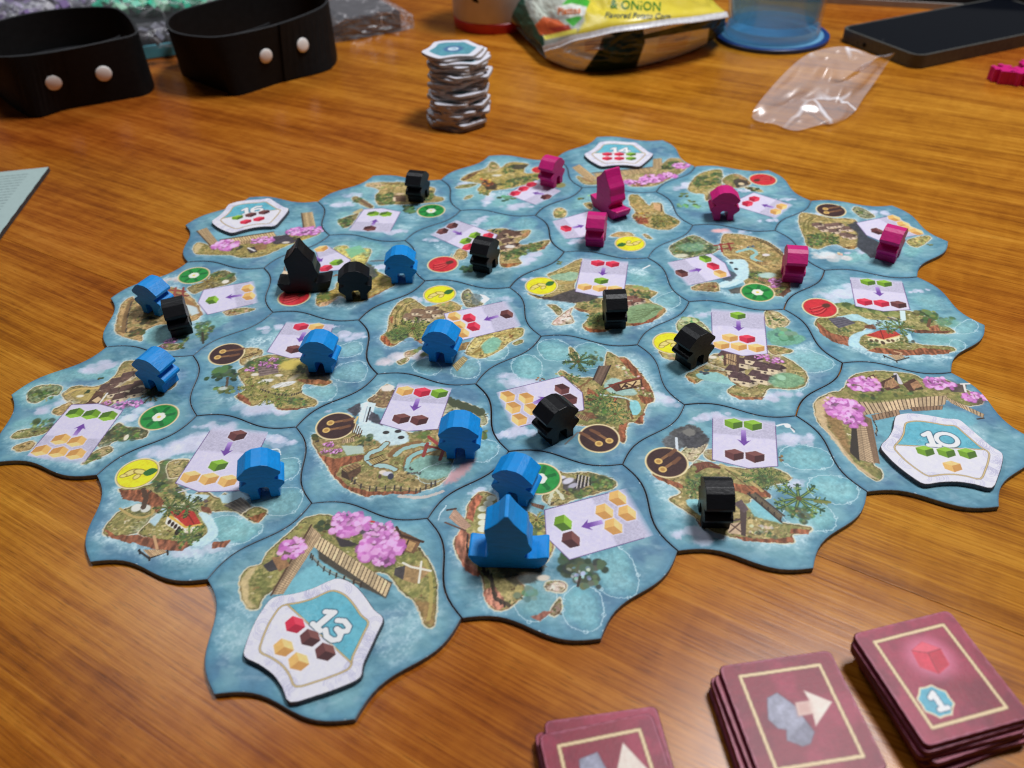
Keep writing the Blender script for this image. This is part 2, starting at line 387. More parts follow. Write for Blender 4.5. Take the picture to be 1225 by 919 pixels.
    def panel(s, q, cubes, arrow=None):
        """q: in-left, in-right, out-right, tip, out-left"""
        A = s.P(q); il, ir, o_r, tip, ol = A; cin = (il + ir) / 2; cout = (o_r + ol) / 2; d = cout - cin; L = np.linalg.norm(d); d /= L
        def tn(i, col):
            t = ((s.X[i] - cin[0]) * d[0] + (s.Y[i] - cin[1]) * d[1]) / L
            k = sstep((.46 - t + .05 * s.t3[i]) / .05)[:, None]
            c = np.array((206., 200, 224)) * (1 - k) + (np.array((184., 179, 199)) + 9 * np.sin(s.X[i] * 2.6 + 16 * s.w1[i])[:, None] * np.sin(s.Y[i] * 2.6 + 16 * s.w2[i])[:, None]) * k
            return c * (1 + .07 * s.t2[i] + .05 * s.t1[i])[:, None]
        i, dd = s.sd(A, 0, 2)
        t = ((s.X[i] - cin[0]) * d[0] + (s.Y[i] - cin[1]) * d[1]) / L
        col = tn(i, None); al = sstep(.5 - dd / max(.3, s.cell)) * sstep((t + .03) / .16)
        s.put(i, (214, 208, 232), al); s.C[i] = s.C[i] * (1 - al[:, None]) + col * al[:, None]
        for P_ in ((il + (ol - il) * .12, ol), (ol, tip), (tip, o_r), (o_r, ir + (o_r - ir) * .12)):
            s.lnm(np.array(P_), .38, (92, 66, 116), .85)
        for tok in cubes.split():
            k, xy = tok.split(':'); x, y = map(float, xy.split(',')); s.cubem(s.pt(x, y), k, -d)
        if arrow: s.arrow(arrow)
    def badge(s, x, y, kind, up=(0, 1), r=9.2):
        c = s.pt(x, y); u = np.array(up, float); u /= np.linalg.norm(u); v = np.array([u[1], -u[0]])
        T = lambda *q: np.array([c + r * (a * v + b * u) for a, b in q])
        s.blm(c, r, (226, 206, 160), 1, so=.4, tx=.08); s.blm(c, r * .93, (120, 92, 66), .7, so=.4)
        bg = {'Y': (226, 216, 40), 'G': (40, 138, 62), 'R': (196, 48, 56), 'N': (64, 44, 44)}[kind]
        s.blm(c, r * .9, bg, 1, so=.3, tx=.14)
        if kind == 'Y':
            for (a, b, p, q_, t) in ((-.35, -.05, .38, .2, .6), (.05, .12, .34, .18, -.3), (.1, -.2, .2, .15, .9), (-.55, -.3, .18, .13, .2)):
                s.blm(T((a, b))[0], r * p, (120, 100, 40), .9, r * q_, t, .3); s.blm(T((a, b))[0], r * p * .82, (226, 204, 120), 1, r * q_ * .75, t, .5)
            s.pgm(catmull(T((.25, .1), (.45, .45), (.8, .42), (.72, .1), (.5, -.05))), (52, 104, 48), 1, .3)
        elif kind == 'G':
            for t in (.3, 1.2, 2.2, 3.3, 4.2, 5.2):
                e = np.array([math.cos(t), math.sin(t)]); s.lnm(np.array([c + e * r * .15, c + e * r * .72]), r * .2, (24, 96, 48), .8, .2)
            for t in range(6):
                e = np.array([math.cos(t * 1.05), math.sin(t * 1.05)]); s.blm(c + e * r * .17, r * .17, (236, 238, 214), .95, so=.4)
            s.blm(c, r * .1, (222, 200, 90), 1)
        elif kind == 'R':
            for o in (-.28, 0, .28):
                s.lnm(catmull(T((-.55, -.35 + o), (-.1, -.22 + o), (.3, .05 + o * .6)), False), r * .17, (142, 26, 36), .9); s.lnm(catmull(T((-.5, -.3 + o), (-.1, -.17 + o), (.28, .08 + o * .6)), False), r * .08, (232, 92, 88), .8)
            s.blm(T((.42, .2))[0], r * .26, (78, 52, 40), .9, r * .2, .5)
        else:
            for o in (-.24, .3):
                s.lnm(T((-.15, o - .05), (.62, o + .32)), r * .15, (138, 98, 66), .95); s.blm(T((-.34, o - .14))[0], r * .19, (214, 178, 106), 1, so=.4); s.blm(T((-.34, o - .14))[0], r * .11, (176, 134, 74), 1)
                s.lnm(T((.3, o + .12), (.66, o + .36)), r * .2, (110, 74, 54), .9)
    GL = {'1': [[(-.28, .72), (.05, .95), (.05, 0)], [(-.01, .8), (-.01, .04)], [(-.22, 0), (.3, 0)]], '0': [[(.5 * math.cos(t), .48 + .46 * math.sin(t)) for t in np.linspace(0, 6.3, 20)]],
          '3': [[(-.35, .78), (-.1, .95), (.25, .9), (.36, .72), (.2, .53), (-.05, .5)], [(-.05, .5), (.28, .44), (.4, .24), (.24, .04), (-.1, 0), (-.38, .16)]],
          '6': [[(.34, .88), (.0, .95), (-.32, .7), (-.4, .35), (-.25, .05), (.05, 0), (.35, .12), (.38, .38), (.15, .55), (-.15, .5), (-.36, .3)]],
          '4': [[(.2, 0), (.2, .95), (-.42, .3), (.45, .3)]]}
    def digits(s, txt, c, ux, uy, h, wd=.235, col=(228, 228, 240), out=(52, 78, 96)):
        for pas in (0, 1):
            for k, ch in enumerate(txt):
                ox = (k - (len(txt) - 1) / 2) * .92 + (.12 if ch == '1' else 0)
                for st in s.GL[ch]:
                    P_ = np.array([c + h * ((x + ox) * ux + (y - .48) * uy) for x, y in st])
                    s.lnm(P_, h * wd * (1.42 if pas == 0 else 1), out if pas == 0 else col, .75 if pas == 0 else 1, so=.5 if pas == 0 else 0)

def polar(outline):
    c = outline.mean(0); d = outline - c; th = np.arctan2(d[:, 1], d[:, 0]); r = np.hypot(d[:, 0], d[:, 1]); o = np.argsort(th)
    th, r = th[o], r[o]; return c, np.r_[th[-1] - 2 * math.pi, th, th[0] + 2 * math.pi], np.r_[r[-1], r, r[0]]
def printed_face(name, outline, z, cell, paint, parent, seed, zfun=None, material=None, gain=1.2, org=None):
    """a fine sheet (outline in m, star-shaped) whose vertices carry the print"""
    c, th, r = polar(outline); lo, hi = outline.min(0), outline.max(0)
    nx, ny = int((hi[0] - lo[0]) / cell) + 3, int((hi[1] - lo[1]) / cell) + 3
    gx, gy = np.meshgrid(lo[0] - cell + cell * np.arange(nx), lo[1] - cell + cell * np.arange(ny)); X, Y = gx.ravel(), gy.ravel()
    dx, dy = X - c[0], Y - c[1]; rr = np.hypot(dx, dy); R = np.interp(np.arctan2(dy, dx), th, r); ins = rr < R
    q = np.arange(nx * ny).reshape(ny, nx); quad = np.stack([q[:-1, :-1], q[:-1, 1:], q[1:, 1:], q[1:, :-1]], -1).reshape(-1, 4)
    keep = ins[quad].any(1); quad = quad[keep]; used = np.unique(quad); mp = np.full(nx * ny, -1); mp[used] = np.arange(len(used)); quad = mp[quad]
    f = np.where(ins, 1, R / np.maximum(rr, 1e-9))[used]; X, Y = c[0] + dx[used] * f, c[1] + dy[used] * f
    cv = Canvas(X * 1000, Y * 1000, cell * 1000, seed); cv.z = z; cv.edge = (R[used] - rr[used] * f) * 1000
    paint(cv)
    ox, oy = org if org is not None else (0, 0)
    Z = np.full(len(X), z) if zfun is None else zfun(X, Y)
    me = bpy.data.meshes.new(name); me.vertices.add(len(X)); me.vertices.foreach_set('co', np.c_[X - ox, Y - oy, Z].astype(np.float32).ravel())
    me.loops.add(len(quad) * 4); me.loops.foreach_set('vertex_index', quad.astype(np.int32).ravel())
    me.polygons.add(len(quad)); me.polygons.foreach_set('loop_start', np.arange(0, len(quad) * 4, 4, dtype=np.int32))
    me.update(calc_edges=True)
    if zfun is not None: me.polygons.foreach_set('use_smooth', [True] * len(me.polygons))
    a = me.color_attributes.new('Col', 'FLOAT_COLOR', 'POINT')
    a.data.foreach_set('color', np.c_[np.clip(lin(np.clip(cv.C, 0, 255)) * gain, 0, .86), np.ones(len(X))].astype(np.float32).ravel())
    return link(name, me, parent, (material or M_PRINT,))
def slab(name, outline, z0, z1, bev, parent, material, org=(0, 0), smooth=False):
    """thick card: side wall, rounded upper rim, closed below; the printed face closes it on top"""
    o = np.asarray(outline); n = len(o); t = np.roll(o, -1, 0) - np.roll(o, 1, 0); t /= np.linalg.norm(t, axis=1)[:, None]
    nin = np.c_[-t[:, 1], t[:, 0]]; O = np.array(org)
    rings = [(o, z0), (o, z1 - bev), (o + nin * bev * .35, z1 - bev * .35), (o + nin * bev, z1), (o + nin * bev * 1.8, z1 - .00008)]
    V = []; F = []
    for p, z in rings: V += [(x - O[0], y - O[1], z) for x, y in p]
    for k in range(len(rings) - 1):
        for i in range(n): j = (i + 1) % n; F.append((k * n + i, k * n + j, (k + 1) * n + j, (k + 1) * n + i))
    F.append(tuple(range(n))[::-1]); F.append(tuple(range(4 * n, 5 * n)))
    me = mesh(name, V, F)
    return link(name, me, parent, (material,)), o + nin * bev * .9
# ------------------------------------------------------------------ the print of each tile, in the pixel coordinates of enlarged views of the photograph
VIEW = dict(D1=(340, 430, 4.375), D2=(570, 390, 4.7115), D3=(740, 480, 4.0833), L1=(0, 405, 5.104), BL1=(220, 360, 5.104), Y1=(430, 330, 5.326),
            Y2=(600, 290, 5.104), Y3=(755, 350, 4.7115), R1=(930, 310, 4.7115), G1=(110, 310, 5.568), S1=(310, 280, 5.833), K2=(480, 240, 5.833),
            PS=(630, 215, 5.833), P4=(770, 260, 5.326), T16=(200, 225, 6.125), B1=(370, 195, 6.447), P1=(520, 175, 6.447), T14=(660, 155, 6.806),
            P2=(800, 190, 6.806), P3=(920, 230, 5.444), T10=(940, 420, 4.298), L2=(80, 480, 4.0833), T13=(230, 590, 3.1697), SB=(510, 520, 3.535))
OLV = dict(base=(140, 132, 74), b2=(104, 112, 58), b3=(166, 152, 92))
TAN = dict(base=(176, 148, 88), b2=(150, 128, 70), b3=(204, 178, 120))
DK = ((58, 58, 44), (78, 84, 50), (60, 72, 48))
MID = ((96, 112, 62), (122, 128, 74), (84, 98, 56))
LT = ((156, 156, 96), (178, 166, 106), (140, 148, 92))
EAR = ((120, 86, 56), (146, 108, 68), (96, 70, 50))

def art_D1(c):
    c.cloud(300, 280, 6, 5, .5); c.shal('1040,420 1110,440 1115,490 1050,535 980,520 960,460', col=(116, 178, 186)); c.shal('1000,250 1065,290 1060,330 1020,350 980,300')
    c.isl('480,180 540,130 575,170 560,240 500,250 440,215', base=(136, 110, 74), b2=(116, 92, 66), b3=(160, 136, 90)); c.bl(542, 150, 3.2, (226, 216, 206), .95, 2.4, w=.4)
    c.isl('850,225 940,225 1025,262 1060,310 1040,345 900,330 820,290', base=(196, 186, 156), b2=(160, 160, 120), b3=(212, 204, 180))
    for k in range(13): c.bl(866 + k * 14, 214 + k * 5 + (k % 3) * 5, 1.7, (70, 78, 58), .95, 2.6, so=.5, w=.2)
    c.bush(1045, 395, 4, 9); c.bush(1000, 350, 3, 8)
    c.isl('150,400 200,380 330,360 420,340 560,370 690,385 790,360 860,400 900,470 870,560 830,640 700,690 560,690 420,712 320,670 250,600 200,520 155,450', halo=.7)
    c.cliff('155,455 200,500 260,520 330,505 420,500 410,525 300,560 270,600 330,660 440,690 600,690 720,690 690,705 560,705 420,716 310,672 240,590 200,520')
    c.pg('330,360 420,335 480,330 560,345 640,385 655,420 620,445 540,450 470,420 400,395', (196, 218, 224), .95, 1.2, .5, .1, 1)
    c.pg('395,235 430,220 480,230 455,330 390,345', (206, 226, 234), 1, .5, .2, .1); c.pg('330,265 395,225 402,270 370,300', (70, 66, 72), .9, 1, .5, .3); c.pg('455,270 500,300 520,345 470,335 440,315', (64, 60, 68), .9, 1, .5, .3)
    c.ln('452,250 430,325', .8, (60, 60, 66)); c.ln('436,245 415,325', .4, (150, 160, 170))
    for x, y in ((533, 382), (596, 376), (612, 408), (400, 452)): c.bl(x, y, 1.5, (56, 54, 54), 1, 1.1, so=.4)
    c.ln('535,440 500,470 450,490 430,520 470,550 540,560 580,575', 3.2, (112, 88, 56), .9, .3, 1); c.ln('535,440 500,470 450,490 430,520 470,550 540,560 580,575', 2.1, (158, 190, 188), 1, .3, 1)
    c.ln('640,570 650,520 700,490 760,475 700,440 600,470 560,500', 3.4, (124, 88, 56), .8, .3, 1); c.ln('640,575 655,520 700,490 790,470', 2, (140, 186, 184), .95, .3, 1); c.ln('580,500 640,462 760,440', 2, (150, 190, 186), .9, .3, 1)
    c.pg('690,520 760,500 860,520 870,590 780,630 690,610 640,575', (126, 170, 160), .9, 1, .5, .15, 1); c.shal('700,600 760,560 860,540 880,580 800,640 720,640', 1, .35)
    c.bush(180, 405, 4, 10, DK); c.forest('390,390 470,400 500,440 400,450', 14, 1.4); c.blossom(235, 445, 3.2, 2, 9); c.blossom(268, 478, 3.2, 2, 10); c.blossom(210, 480, 2, 1.6, 6)
    c.pg('300,450 410,450 420,490 330,500', (176, 196, 186), .9, .8, .4)
    c.planks('438,530 515,500 535,520 465,553', 7, (170, 150, 96)); c.ln('430,530 515,498', .5, (70, 54, 42)); c.ln('460,555 540,522', .6, (70, 54, 42)); c.planks('372,505 392,498 400,520 380,525', 4, (130, 80, 62))
    c.pg('300,570 380,540 405,555 330,590', (150, 118, 82), 1, 0, .1, .3); c.pg('300,575 330,592 345,635 298,612', (66, 50, 42)); c.pg('330,592 402,558 400,588 345,635', (92, 68, 52), 1, 0, 0, .3)
    for k in range(5): c.ln(f'{305 + k * 17},{570 - k * 6} {332 + k * 17},{590 - k * 7}', .3, (84, 62, 46))
    c.posts('355,630 400,665 480,680 560,672 640,685 700,690 750,665 790,650', 14, (56, 52, 52), 2.4, .7)
    c.scat('430,600 680,600 700,640 470,640', 26, ((92, 74, 48), (108, 92, 56)), .25, .5)
    c.bl(515, 590, 1.6, (222, 206, 190), 1, 1.2); c.bl(540, 598, 2.2, (196, 196, 206), 1, 1.3); c.bl(557, 612, 1.3, (60, 62, 78), 1, 1.8); c.bl(500, 612, .7, (90, 70, 60), 1, 1.3)
    c.scat('620,565 690,560 720,600 650,610', 16, ((50, 48, 48), (80, 76, 74)), .4, .8)
    for q in ('735,425 735,510', '800,445 830,525'): c.ln('750,440 728,505', 1.5, (138, 60, 56)); c.ln('835,470 815,525', 1.5, (120, 52, 50))
    c.ln('755,405 800,440 850,445', 1.6, (150, 66, 60)); c.ln('740,450 790,462 835,475', 1.2, (128, 56, 52))
    c.pg('860,600 940,540 1000,520 960,590 900,640 830,660', (214, 150, 152), .75, 2.5, .8); c.ln('830,690 720,722 600,715', 1.6, (222, 196, 182), .7, .4, 1)
    c.bush(720, 400, 4, 8, MID)
    c.panel('600,118 878,150 805,365 640,376 500,335', 'Y:632,165 R:722,172 G:812,178 N:612,310 N:706,318', '702,205 678,270'); c.badge(270, 347, 'N', (.25, 1))
    for k in range(5): c.ln(f'{372 + k * 9},{330 + k * 10} {356 + k * 9},{385 + k * 6}', .5, (92, 66, 48))
    c.ln('352,408 405,385', .6, (80, 58, 44)); c.planks('305,420 365,408 372,428 300,440', 6, (196, 170, 130)); c.ln('385,300 370,330', 1, (206, 180, 120))

def art_D2(c):
    c.shal('360,90 440,75 520,110 560,160 520,190 400,190 350,140', col=(112, 186, 184)); c.shal('210,190 290,165 360,205 350,290 250,300 200,240', col=(112, 186, 184)); c.shal('560,120 650,95 740,140 730,210 620,240 560,190', 1, .7, (108, 178, 160))
    c.cloud(230, 310, 10, 9, .9, -.3); c.cloud(240, 595, 9, 7, .8); c.cloud(1020, 395, 8, 8, .9, -.7); c.foam('880,160 1000,330 1040,430 940,420 860,260', .6)
    c.isl('735,150 770,160 800,175 840,180 900,240 960,310 990,370 1000,420 960,440 940,490 935,550 880,540 845,560 835,655 805,640 790,590 720,560 640,560 560,560 520,540 560,480 600,470 590,370 520,310 460,270 480,250 560,290 640,290 720,300 720,230', base=(164, 142, 84), out=(110, 64, 46))
    c.cliff('800,180 845,182 905,245 970,330 995,375 960,370 900,300 850,240'); c.cliff('905,390 1000,405 995,425 950,440 930,430'); c.cliff('800,560 845,540 835,655 805,650'); c.cliff('625,345 690,390 680,430 625,430'); c.cliff('765,400 790,405 795,490 765,450'); c.cliff('920,510 945,490 940,550 890,545')
    c.pg('720,330 780,290 900,370 870,390 760,380', (156, 196, 196), .8, 1.2, .5, .1, 1); c.pg('860,430 900,420 925,460 905,500 870,490', (136, 196, 200), 1, .6, .3, .1, 1); c.ln('700,380 760,400 840,410 860,470 880,520', 1.2, (96, 66, 46), .8, .3, 1); c.ln('690,385 760,395 835,405 880,425', 1, (188, 212, 206), .9, .3, 1)
    c.pg('720,430 790,440 830,500 790,520 740,490', (176, 150, 88), .9, .5, .3, .2, 1)
    c.planks('690,225 755,222 700,335 655,300', 10, (120, 98, 84)); c.ln('690,225 655,305', .7, (60, 48, 44)); c.ln('755,220 702,335', .7, (60, 48, 44))
    c.pg('735,330 800,320 840,300 920,290 935,330 850,350 790,370', (96, 58, 46), 1, 0, .15, .2); c.pg('800,330 925,300 930,325 820,355', (206, 178, 130), 1, 0, .1, .2)
    for q in ('800,330 815,360', '810,358 842,322', '850,325 905,345', '868,350 898,312', '925,300 930,340', '800,360 935,340'): c.ln(q, .8, (72, 46, 38))
    c.ln('720,355 765,335 795,320 925,290', .9, (126, 62, 50), 1, 0, 1); c.bl(842, 340, 1, (60, 46, 40))
    c.scat('770,205 870,250 930,290 860,290 790,230', 30, ((222, 210, 182), (196, 182, 150), (150, 146, 100)), .5, .9); c.scat('900,330 980,370 980,400 910,370', 16, ((214, 200, 172), (120, 84, 60)), .5, .9)
    c.palm(700, 410, 7, 10); c.palm(680, 460, 7, 9); c.palm(780, 495, 7, 10, (64, 84, 50), (150, 160, 92)); c.palm(530, 300, 5, 8); c.forest('640,440 760,480 720,540 600,520', 16, 1.6)
    c.isl('520,130 540,125 575,180 560,210 535,190', halo=.2); c.palm(570, 200, 8, 10, (44, 62, 44), (96, 120, 70)); c.forest('600,150 690,140 720,190 640,210', 14, 1.3); c.bush(360, 300, 2.2, 5, EAR); c.bush(470, 265, 2.5, 6, LT)
    c.ln('500,300 560,350 640,300', 1.2, (120, 84, 58), .8, .5, 1)
    c.pg('600,480 660,490 680,520 620,530', (120, 80, 60), .9, 1, .5, .3); c.planks('570,490 640,520 625,540 560,510', 7, (150, 120, 88)); c.ln('500,665 570,600', .9, (110, 100, 96), .8)
    c.panel('195,583 110,375 485,283 595,375 605,472', 'Y:175,398 Y:280,407 Y:207,460 Y:310,468 Y:242,527 N:482,356 N:525,413', '325,435 400,400'); c.badge(690, 632, 'N', (-.9, -.3))

def art_D3(c):
    c.shal('800,240 880,215 1000,240 1045,290 1020,325 880,330 800,290', col=(104, 182, 190)); c.shal('940,380 1040,365 1140,390 1170,440 1140,490 1040,500 940,450', col=(104, 182, 190)); c.shal('820,520 920,480 1020,520 1060,580 1030,630 880,620 810,570', 1, .7, (110, 184, 172))
    c.cloud(440, 80, 8, 8, .95, .1); c.cloud(840, 190, 9, 9, .95); c.cloud(400, 650, 9, 8, .9); c.cloud(830, 405, 6, 5, .8); c.foam('560,660 850,700 900,650 800,690', .7); c.foam('200,390 330,540 260,520', .6)
    c.isl('245,480 300,450 280,420 170,360 190,345 320,340 380,290 470,310 620,330 760,330 835,365 830,390 700,420 740,460 720,475 640,480 680,550 790,590 930,615 925,640 850,655 855,690 740,690 560,665 430,620 390,580 330,535', base=(160, 144, 84))
    c.cliff('160,355 300,400 330,420 300,425 190,380'); c.cliff('560,660 740,675 850,660 855,690 720,692 600,680'); c.cliff('560,400 700,420 745,455 735,472 620,455 540,430'); c.cliff('840,620 935,630 925,650 840,648'); c.cliff('375,570 410,600 430,630 395,610')
    c.isl('415,245 470,240 470,290 430,280', halo=.3); c.isl('310,245 400,200 430,215 370,290 330,280', base=(206, 192, 150), b2=(188, 172, 130), b3=(218, 206, 170), halo=.6)
    c.bl(335, 165, 8, (84, 84, 84), 1, 6, .3, 1, .8, .35); c.bl(350, 190, 8, (70, 70, 74), 1, 5, .1, 1, .8, .35); c.bl(408, 190, 3, (74, 74, 76), 1, 2.4, w=.5, tx=.3); c.bl(265, 205, 4.5, (92, 94, 96), 1, 4.5, w=.6, tx=.3); c.bl(345, 150, 3, (122, 120, 114), .9, 2.5, w=.6); c.ln('282,180 286,235', 1.2, (214, 222, 228), .9)
    c.pg('330,480 400,485 410,560 350,520', (140, 194, 200), 1, .8, .3, .1, 1); c.pg('620,500 660,560 800,600 780,560 690,480', (128, 188, 196), .9, 1, .4, .1)
    c.ln('370,310 440,300 490,325', 1.3, (112, 66, 52), .95, 0, 1); c.ln('380,345 430,320 490,325', 1.2, (96, 56, 46), .95, 0, 1); c.planks('375,315 445,300 450,318 385,335', 8, (120, 74, 58))
    c.ln('500,310 560,340 620,370 700,440', 1.3, (192, 170, 112), .8, .3, 1); c.ln('520,330 600,390 660,440', .5, (96, 70, 48), .8, .3, 1)
    c.palm(680, 370, 6, 9); c.palm(740, 375, 7, 10, (62, 80, 48), (140, 148, 84)); c.forest('640,350 790,370 760,410 660,400', 16, 1.3); c.forest('310,330 400,350 420,440 340,430', 18, 1.5); c.palm(370, 430, 5, 8)
    c.planks('632,455 665,450 800,560 790,592', 15, (116, 106, 84)); c.ln('632,452 795,590', .9, (62, 54, 48)); c.ln('668,448 808,560', .8, (70, 60, 52))
    for k in range(6): c.ln(f'{640 + k * 30},{460 + k * 25} {640 + k * 30},{444 + k * 25}', .6, (54, 46, 42))
    c.pg('530,600 620,585 620,655 535,645', (206, 178, 146), 1, 0, .1, .15); c.pg('590,500 625,540 620,660 598,655', (78, 62, 60)); c.pg('560,500 600,480 635,530 612,545', (92, 76, 78), 1, 0, .1, .2); c.ln('540,640 598,590', .6, (96, 72, 60)); c.ln('540,595 600,640', .6, (96, 72, 60)); c.ln('530,590 600,575', .9, (78, 62, 60))
    c.scat('640,610 800,600 740,640 640,645', 22, ((206, 208, 180), (186, 190, 160)), .6, 1.1); c.forest('640,640 820,640 760,670', 14, .9)
    c.palm(880, 475, 10, 9, (44, 74, 52), (126, 150, 78)); c.forest('800,520 920,510 990,560 900,610', 20, 1.6); c.ln('960,490 1030,495', 1.6, (120, 122, 62), .9, .3)
    c.bush(798, 282, 2.2, 6, EAR); c.ln('775,120 810,112 832,118 858,150', .9, (232, 236, 240), 1, 0, 1); c.ln('832,118 860,140', .7, (84, 96, 110)); c.bl(826, 120, 1.4, (236, 238, 240))
    c.panel('460,60 765,98 778,318 635,328 458,285', 'G:562,110 G:656,118 N:565,262 N:666,272', '610,140 613,218'); c.badge(235, 298, 'N', (-.2, 1))

def art_L1(c):
    c.shal('250,200 480,190 640,170 760,190 640,240 440,260 330,270', 0, .8, (126, 190, 180)); c.shal('90,300 240,270 380,300 350,380 200,420 100,380', 0, .6, (118, 184, 172)); c.shal('80,520 240,470 380,480 300,590 120,620', 0, .6, (126, 186, 176)); c.cloud(640, 165, 9, 9, .95, .4); c.cloud(360, 400, 9, 7, .7, .4); c.cloud(800, 480, 8, 9, .95, 1); c.foam('660,380 860,380 820,560 700,560', .5); c.foam('500,780 640,720 740,640 650,620', .6); c.foam('180,720 420,770 480,790 300,740', .5)
    c.isl('750,150 830,135 1000,160 1075,230 1060,300 960,330 820,340 640,420 560,400 440,400 380,350 400,320 470,290 600,290 700,230', base=(166, 144, 88), b2=(136, 122, 70))
    c.isl('190,310 260,285 370,290 360,340 300,350 230,390 170,380', base=(128, 140, 96), b2=(98, 124, 86), b3=(150, 156, 110)); c.forest('170,330 360,310 300,390', 20, 1.6)
    c.isl('320,440 430,390 440,420 370,470', **TAN); c.isl('85,660 180,628 212,640 180,680 100,690', **TAN); c.isl('70,610 130,560 300,545 240,590', base=(140, 142, 80)); c.forest('180,500 320,490 330,560 200,570', 18, 1.8)
    c.ln('400,340 470,310 600,305 690,300', 1.5, (206, 176, 108), .9, .3, 1); c.pg('430,340 540,310 600,340 520,380', (176, 156, 92), .9, .6, .3, .2, 1); c.bl(490, 352, 1.8, (226, 216, 196), 1, 1); c.bush(520, 330, 2.5, 6, DK)
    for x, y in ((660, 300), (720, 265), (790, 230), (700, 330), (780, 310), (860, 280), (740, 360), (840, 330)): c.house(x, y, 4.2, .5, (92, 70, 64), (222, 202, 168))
    for x, y in ((690, 290), (760, 250), (640, 320), (820, 290)): c.bl(x, y, 3.2, (98, 74, 66), .9, 1.6, .7, .4, .2, .3)
    c.pg('530,400 590,320 640,330 600,400', (96, 70, 56), 1, 0, .2, .2); c.ln('605,400 655,335', .9, (226, 220, 212)); c.ln('530,395 600,350', .7, (64, 48, 42)); c.pg('560,380 600,355 620,370 590,395', (206, 178, 138))
    c.blossom(735, 408, 5, 3, 12); c.blossom(815, 398, 5, 3, 12); c.blossom(650, 395, 3, 2, 8); c.bush(940, 340, 5, 8, DK); c.palm(930, 345, 6, 8, (54, 52, 40), (110, 104, 66)); c.bush(620, 245, 2, 5, DK)
    c.isl('600,640 720,520 760,540 900,560 870,610 720,620 640,670', base=(96, 98, 62), b2=(72, 80, 52), b3=(140, 136, 92), halo=.3); c.forest('640,570 740,530 880,560 820,620 680,630', 34, 1.8); c.bl(770, 605, 1, (220, 214, 190), 1, 2)
    c.isl('500,770 560,700 660,660 680,690 580,740', base=(170, 152, 100)); c.forest('540,700 640,690 600,740 510,770', 16, 1.4)
    c.panel('165,715 490,790 750,440 600,398 435,405', 'G:460,455 G:560,463 G:662,473 Y:373,615 Y:470,628 Y:253,683 Y:358,693 Y:465,705', '455,592 512,520'); c.badge(970, 480, 'G')

def art_BL1(c):
    c.shal('950,280 1060,250 1090,290 1060,330 950,345', 1, .7); c.shal('960,390 1080,370 1120,420 1080,490 960,490 900,440', 1, .75); c.shal('780,530 900,500 935,550 880,610 780,600 700,540', 1, .75)
    c.foam('400,250 560,200 540,270 430,280', .9, 1); c.foam('200,580 340,640 300,600', .6, 1); c.cloud(555, 165, 7, 7, .9, .3); c.cloud(970, 220, 9, 9, .9); c.cloud(500, 635, 13, 11, .95, -.1); c.cloud(930, 160, 3, 4, .7)
    c.isl('350,300 450,290 480,320 420,370 350,390', **TAN); c.ln('358,350 450,318', .8, (84, 62, 46))
    c.isl('330,430 380,400 440,350 560,330 700,350 760,400 870,470 900,495 840,520 740,505 720,560 810,610 800,640 700,660 580,660 520,600 420,640 330,600 320,580 380,540 350,480', base=(164, 146, 82), b2=(134, 126, 64))
    c.cliff('330,560 400,600 410,640 330,605'); c.cliff('560,655 700,655 780,640 700,668 600,668', (130, 86, 60))
    c.forest('370,390 460,350 640,350 690,360 600,390 430,430', 44, 2); c.pg('450,400 570,385 580,440 460,462', (106, 90, 86), 1, 0, .2, .35)
    for k in range(4): c.ln(f'{455 + k * 3},{412 + k * 14} {575 + k * 2},{397 + k * 13}', .4, (160, 140, 130), .7)
    c.blossom(405, 420, 3, 2.2, 9); c.blossom(480, 385, 3, 2, 9); c.blossom(545, 360, 3, 2, 9); c.blossom(560, 400, 3, 2, 8); c.blossom(520, 395, 2, 1.5, 6)
    c.bl(655, 390, 6, (206, 184, 92), .9, 4, so=2, w=.5); c.bl(435, 450, 2, (216, 206, 190), 1, 1.2); c.bl(500, 490, 4, (216, 214, 206), .95, 1.4, .2, .5, .3); c.bl(610, 510, 6, (200, 198, 192), .95, 1.8, .3, .5, .4, .3); c.bl(670, 470, 4, (206, 190, 160), .9, 1.4, .8); c.ln('560,530 620,500 680,495', 1, (226, 224, 220), .9, .3); c.bl(580, 455, 2, (222, 212, 196), 1, 1)
    c.palm(420, 520, 7, 9, (84, 90, 48), (164, 160, 84)); c.palm(580, 600, 7, 10, (66, 84, 46), (150, 154, 80)); c.palm(500, 585, 6, 9, (100, 104, 54), (176, 166, 90)); c.forest('640,590 760,600 740,640 640,640', 18, 1.3); c.posts('470,540 560,570 660,575 720,555', 13, (48, 48, 40), 1.4, .5)
    c.pg('740,440 770,380 870,390 900,470 880,490 760,480', (46, 44, 42), .85, 1.2, .5, .3); c.bush(725, 420, 4, 9, DK); c.cliff('690,480 800,480 900,490 880,512 750,508', (160, 106, 72))
    c.ln('260,540 268,470', 1.3, (82, 66, 50), .95, .2); c.bush(250, 430, 6, 16, ((40, 58, 44), (58, 82, 54), (84, 108, 66))); c.bush(180, 475, 4, 10, ((40, 58, 44), (58, 82, 54))); c.bush(310, 465, 4, 10, ((40, 58, 44), (70, 92, 56))); c.bush(215, 545, 3.5, 9); c.bush(275, 550, 3.5, 9); c.bl(240, 535, 2.2, (200, 206, 200), .8, 1.4)
    c.panel('635,118 918,145 840,335 650,350 508,312', 'R:715,158 Y:808,160 N:672,296', '738,192 705,252'); c.badge(262, 325, 'N', (.3, 1))

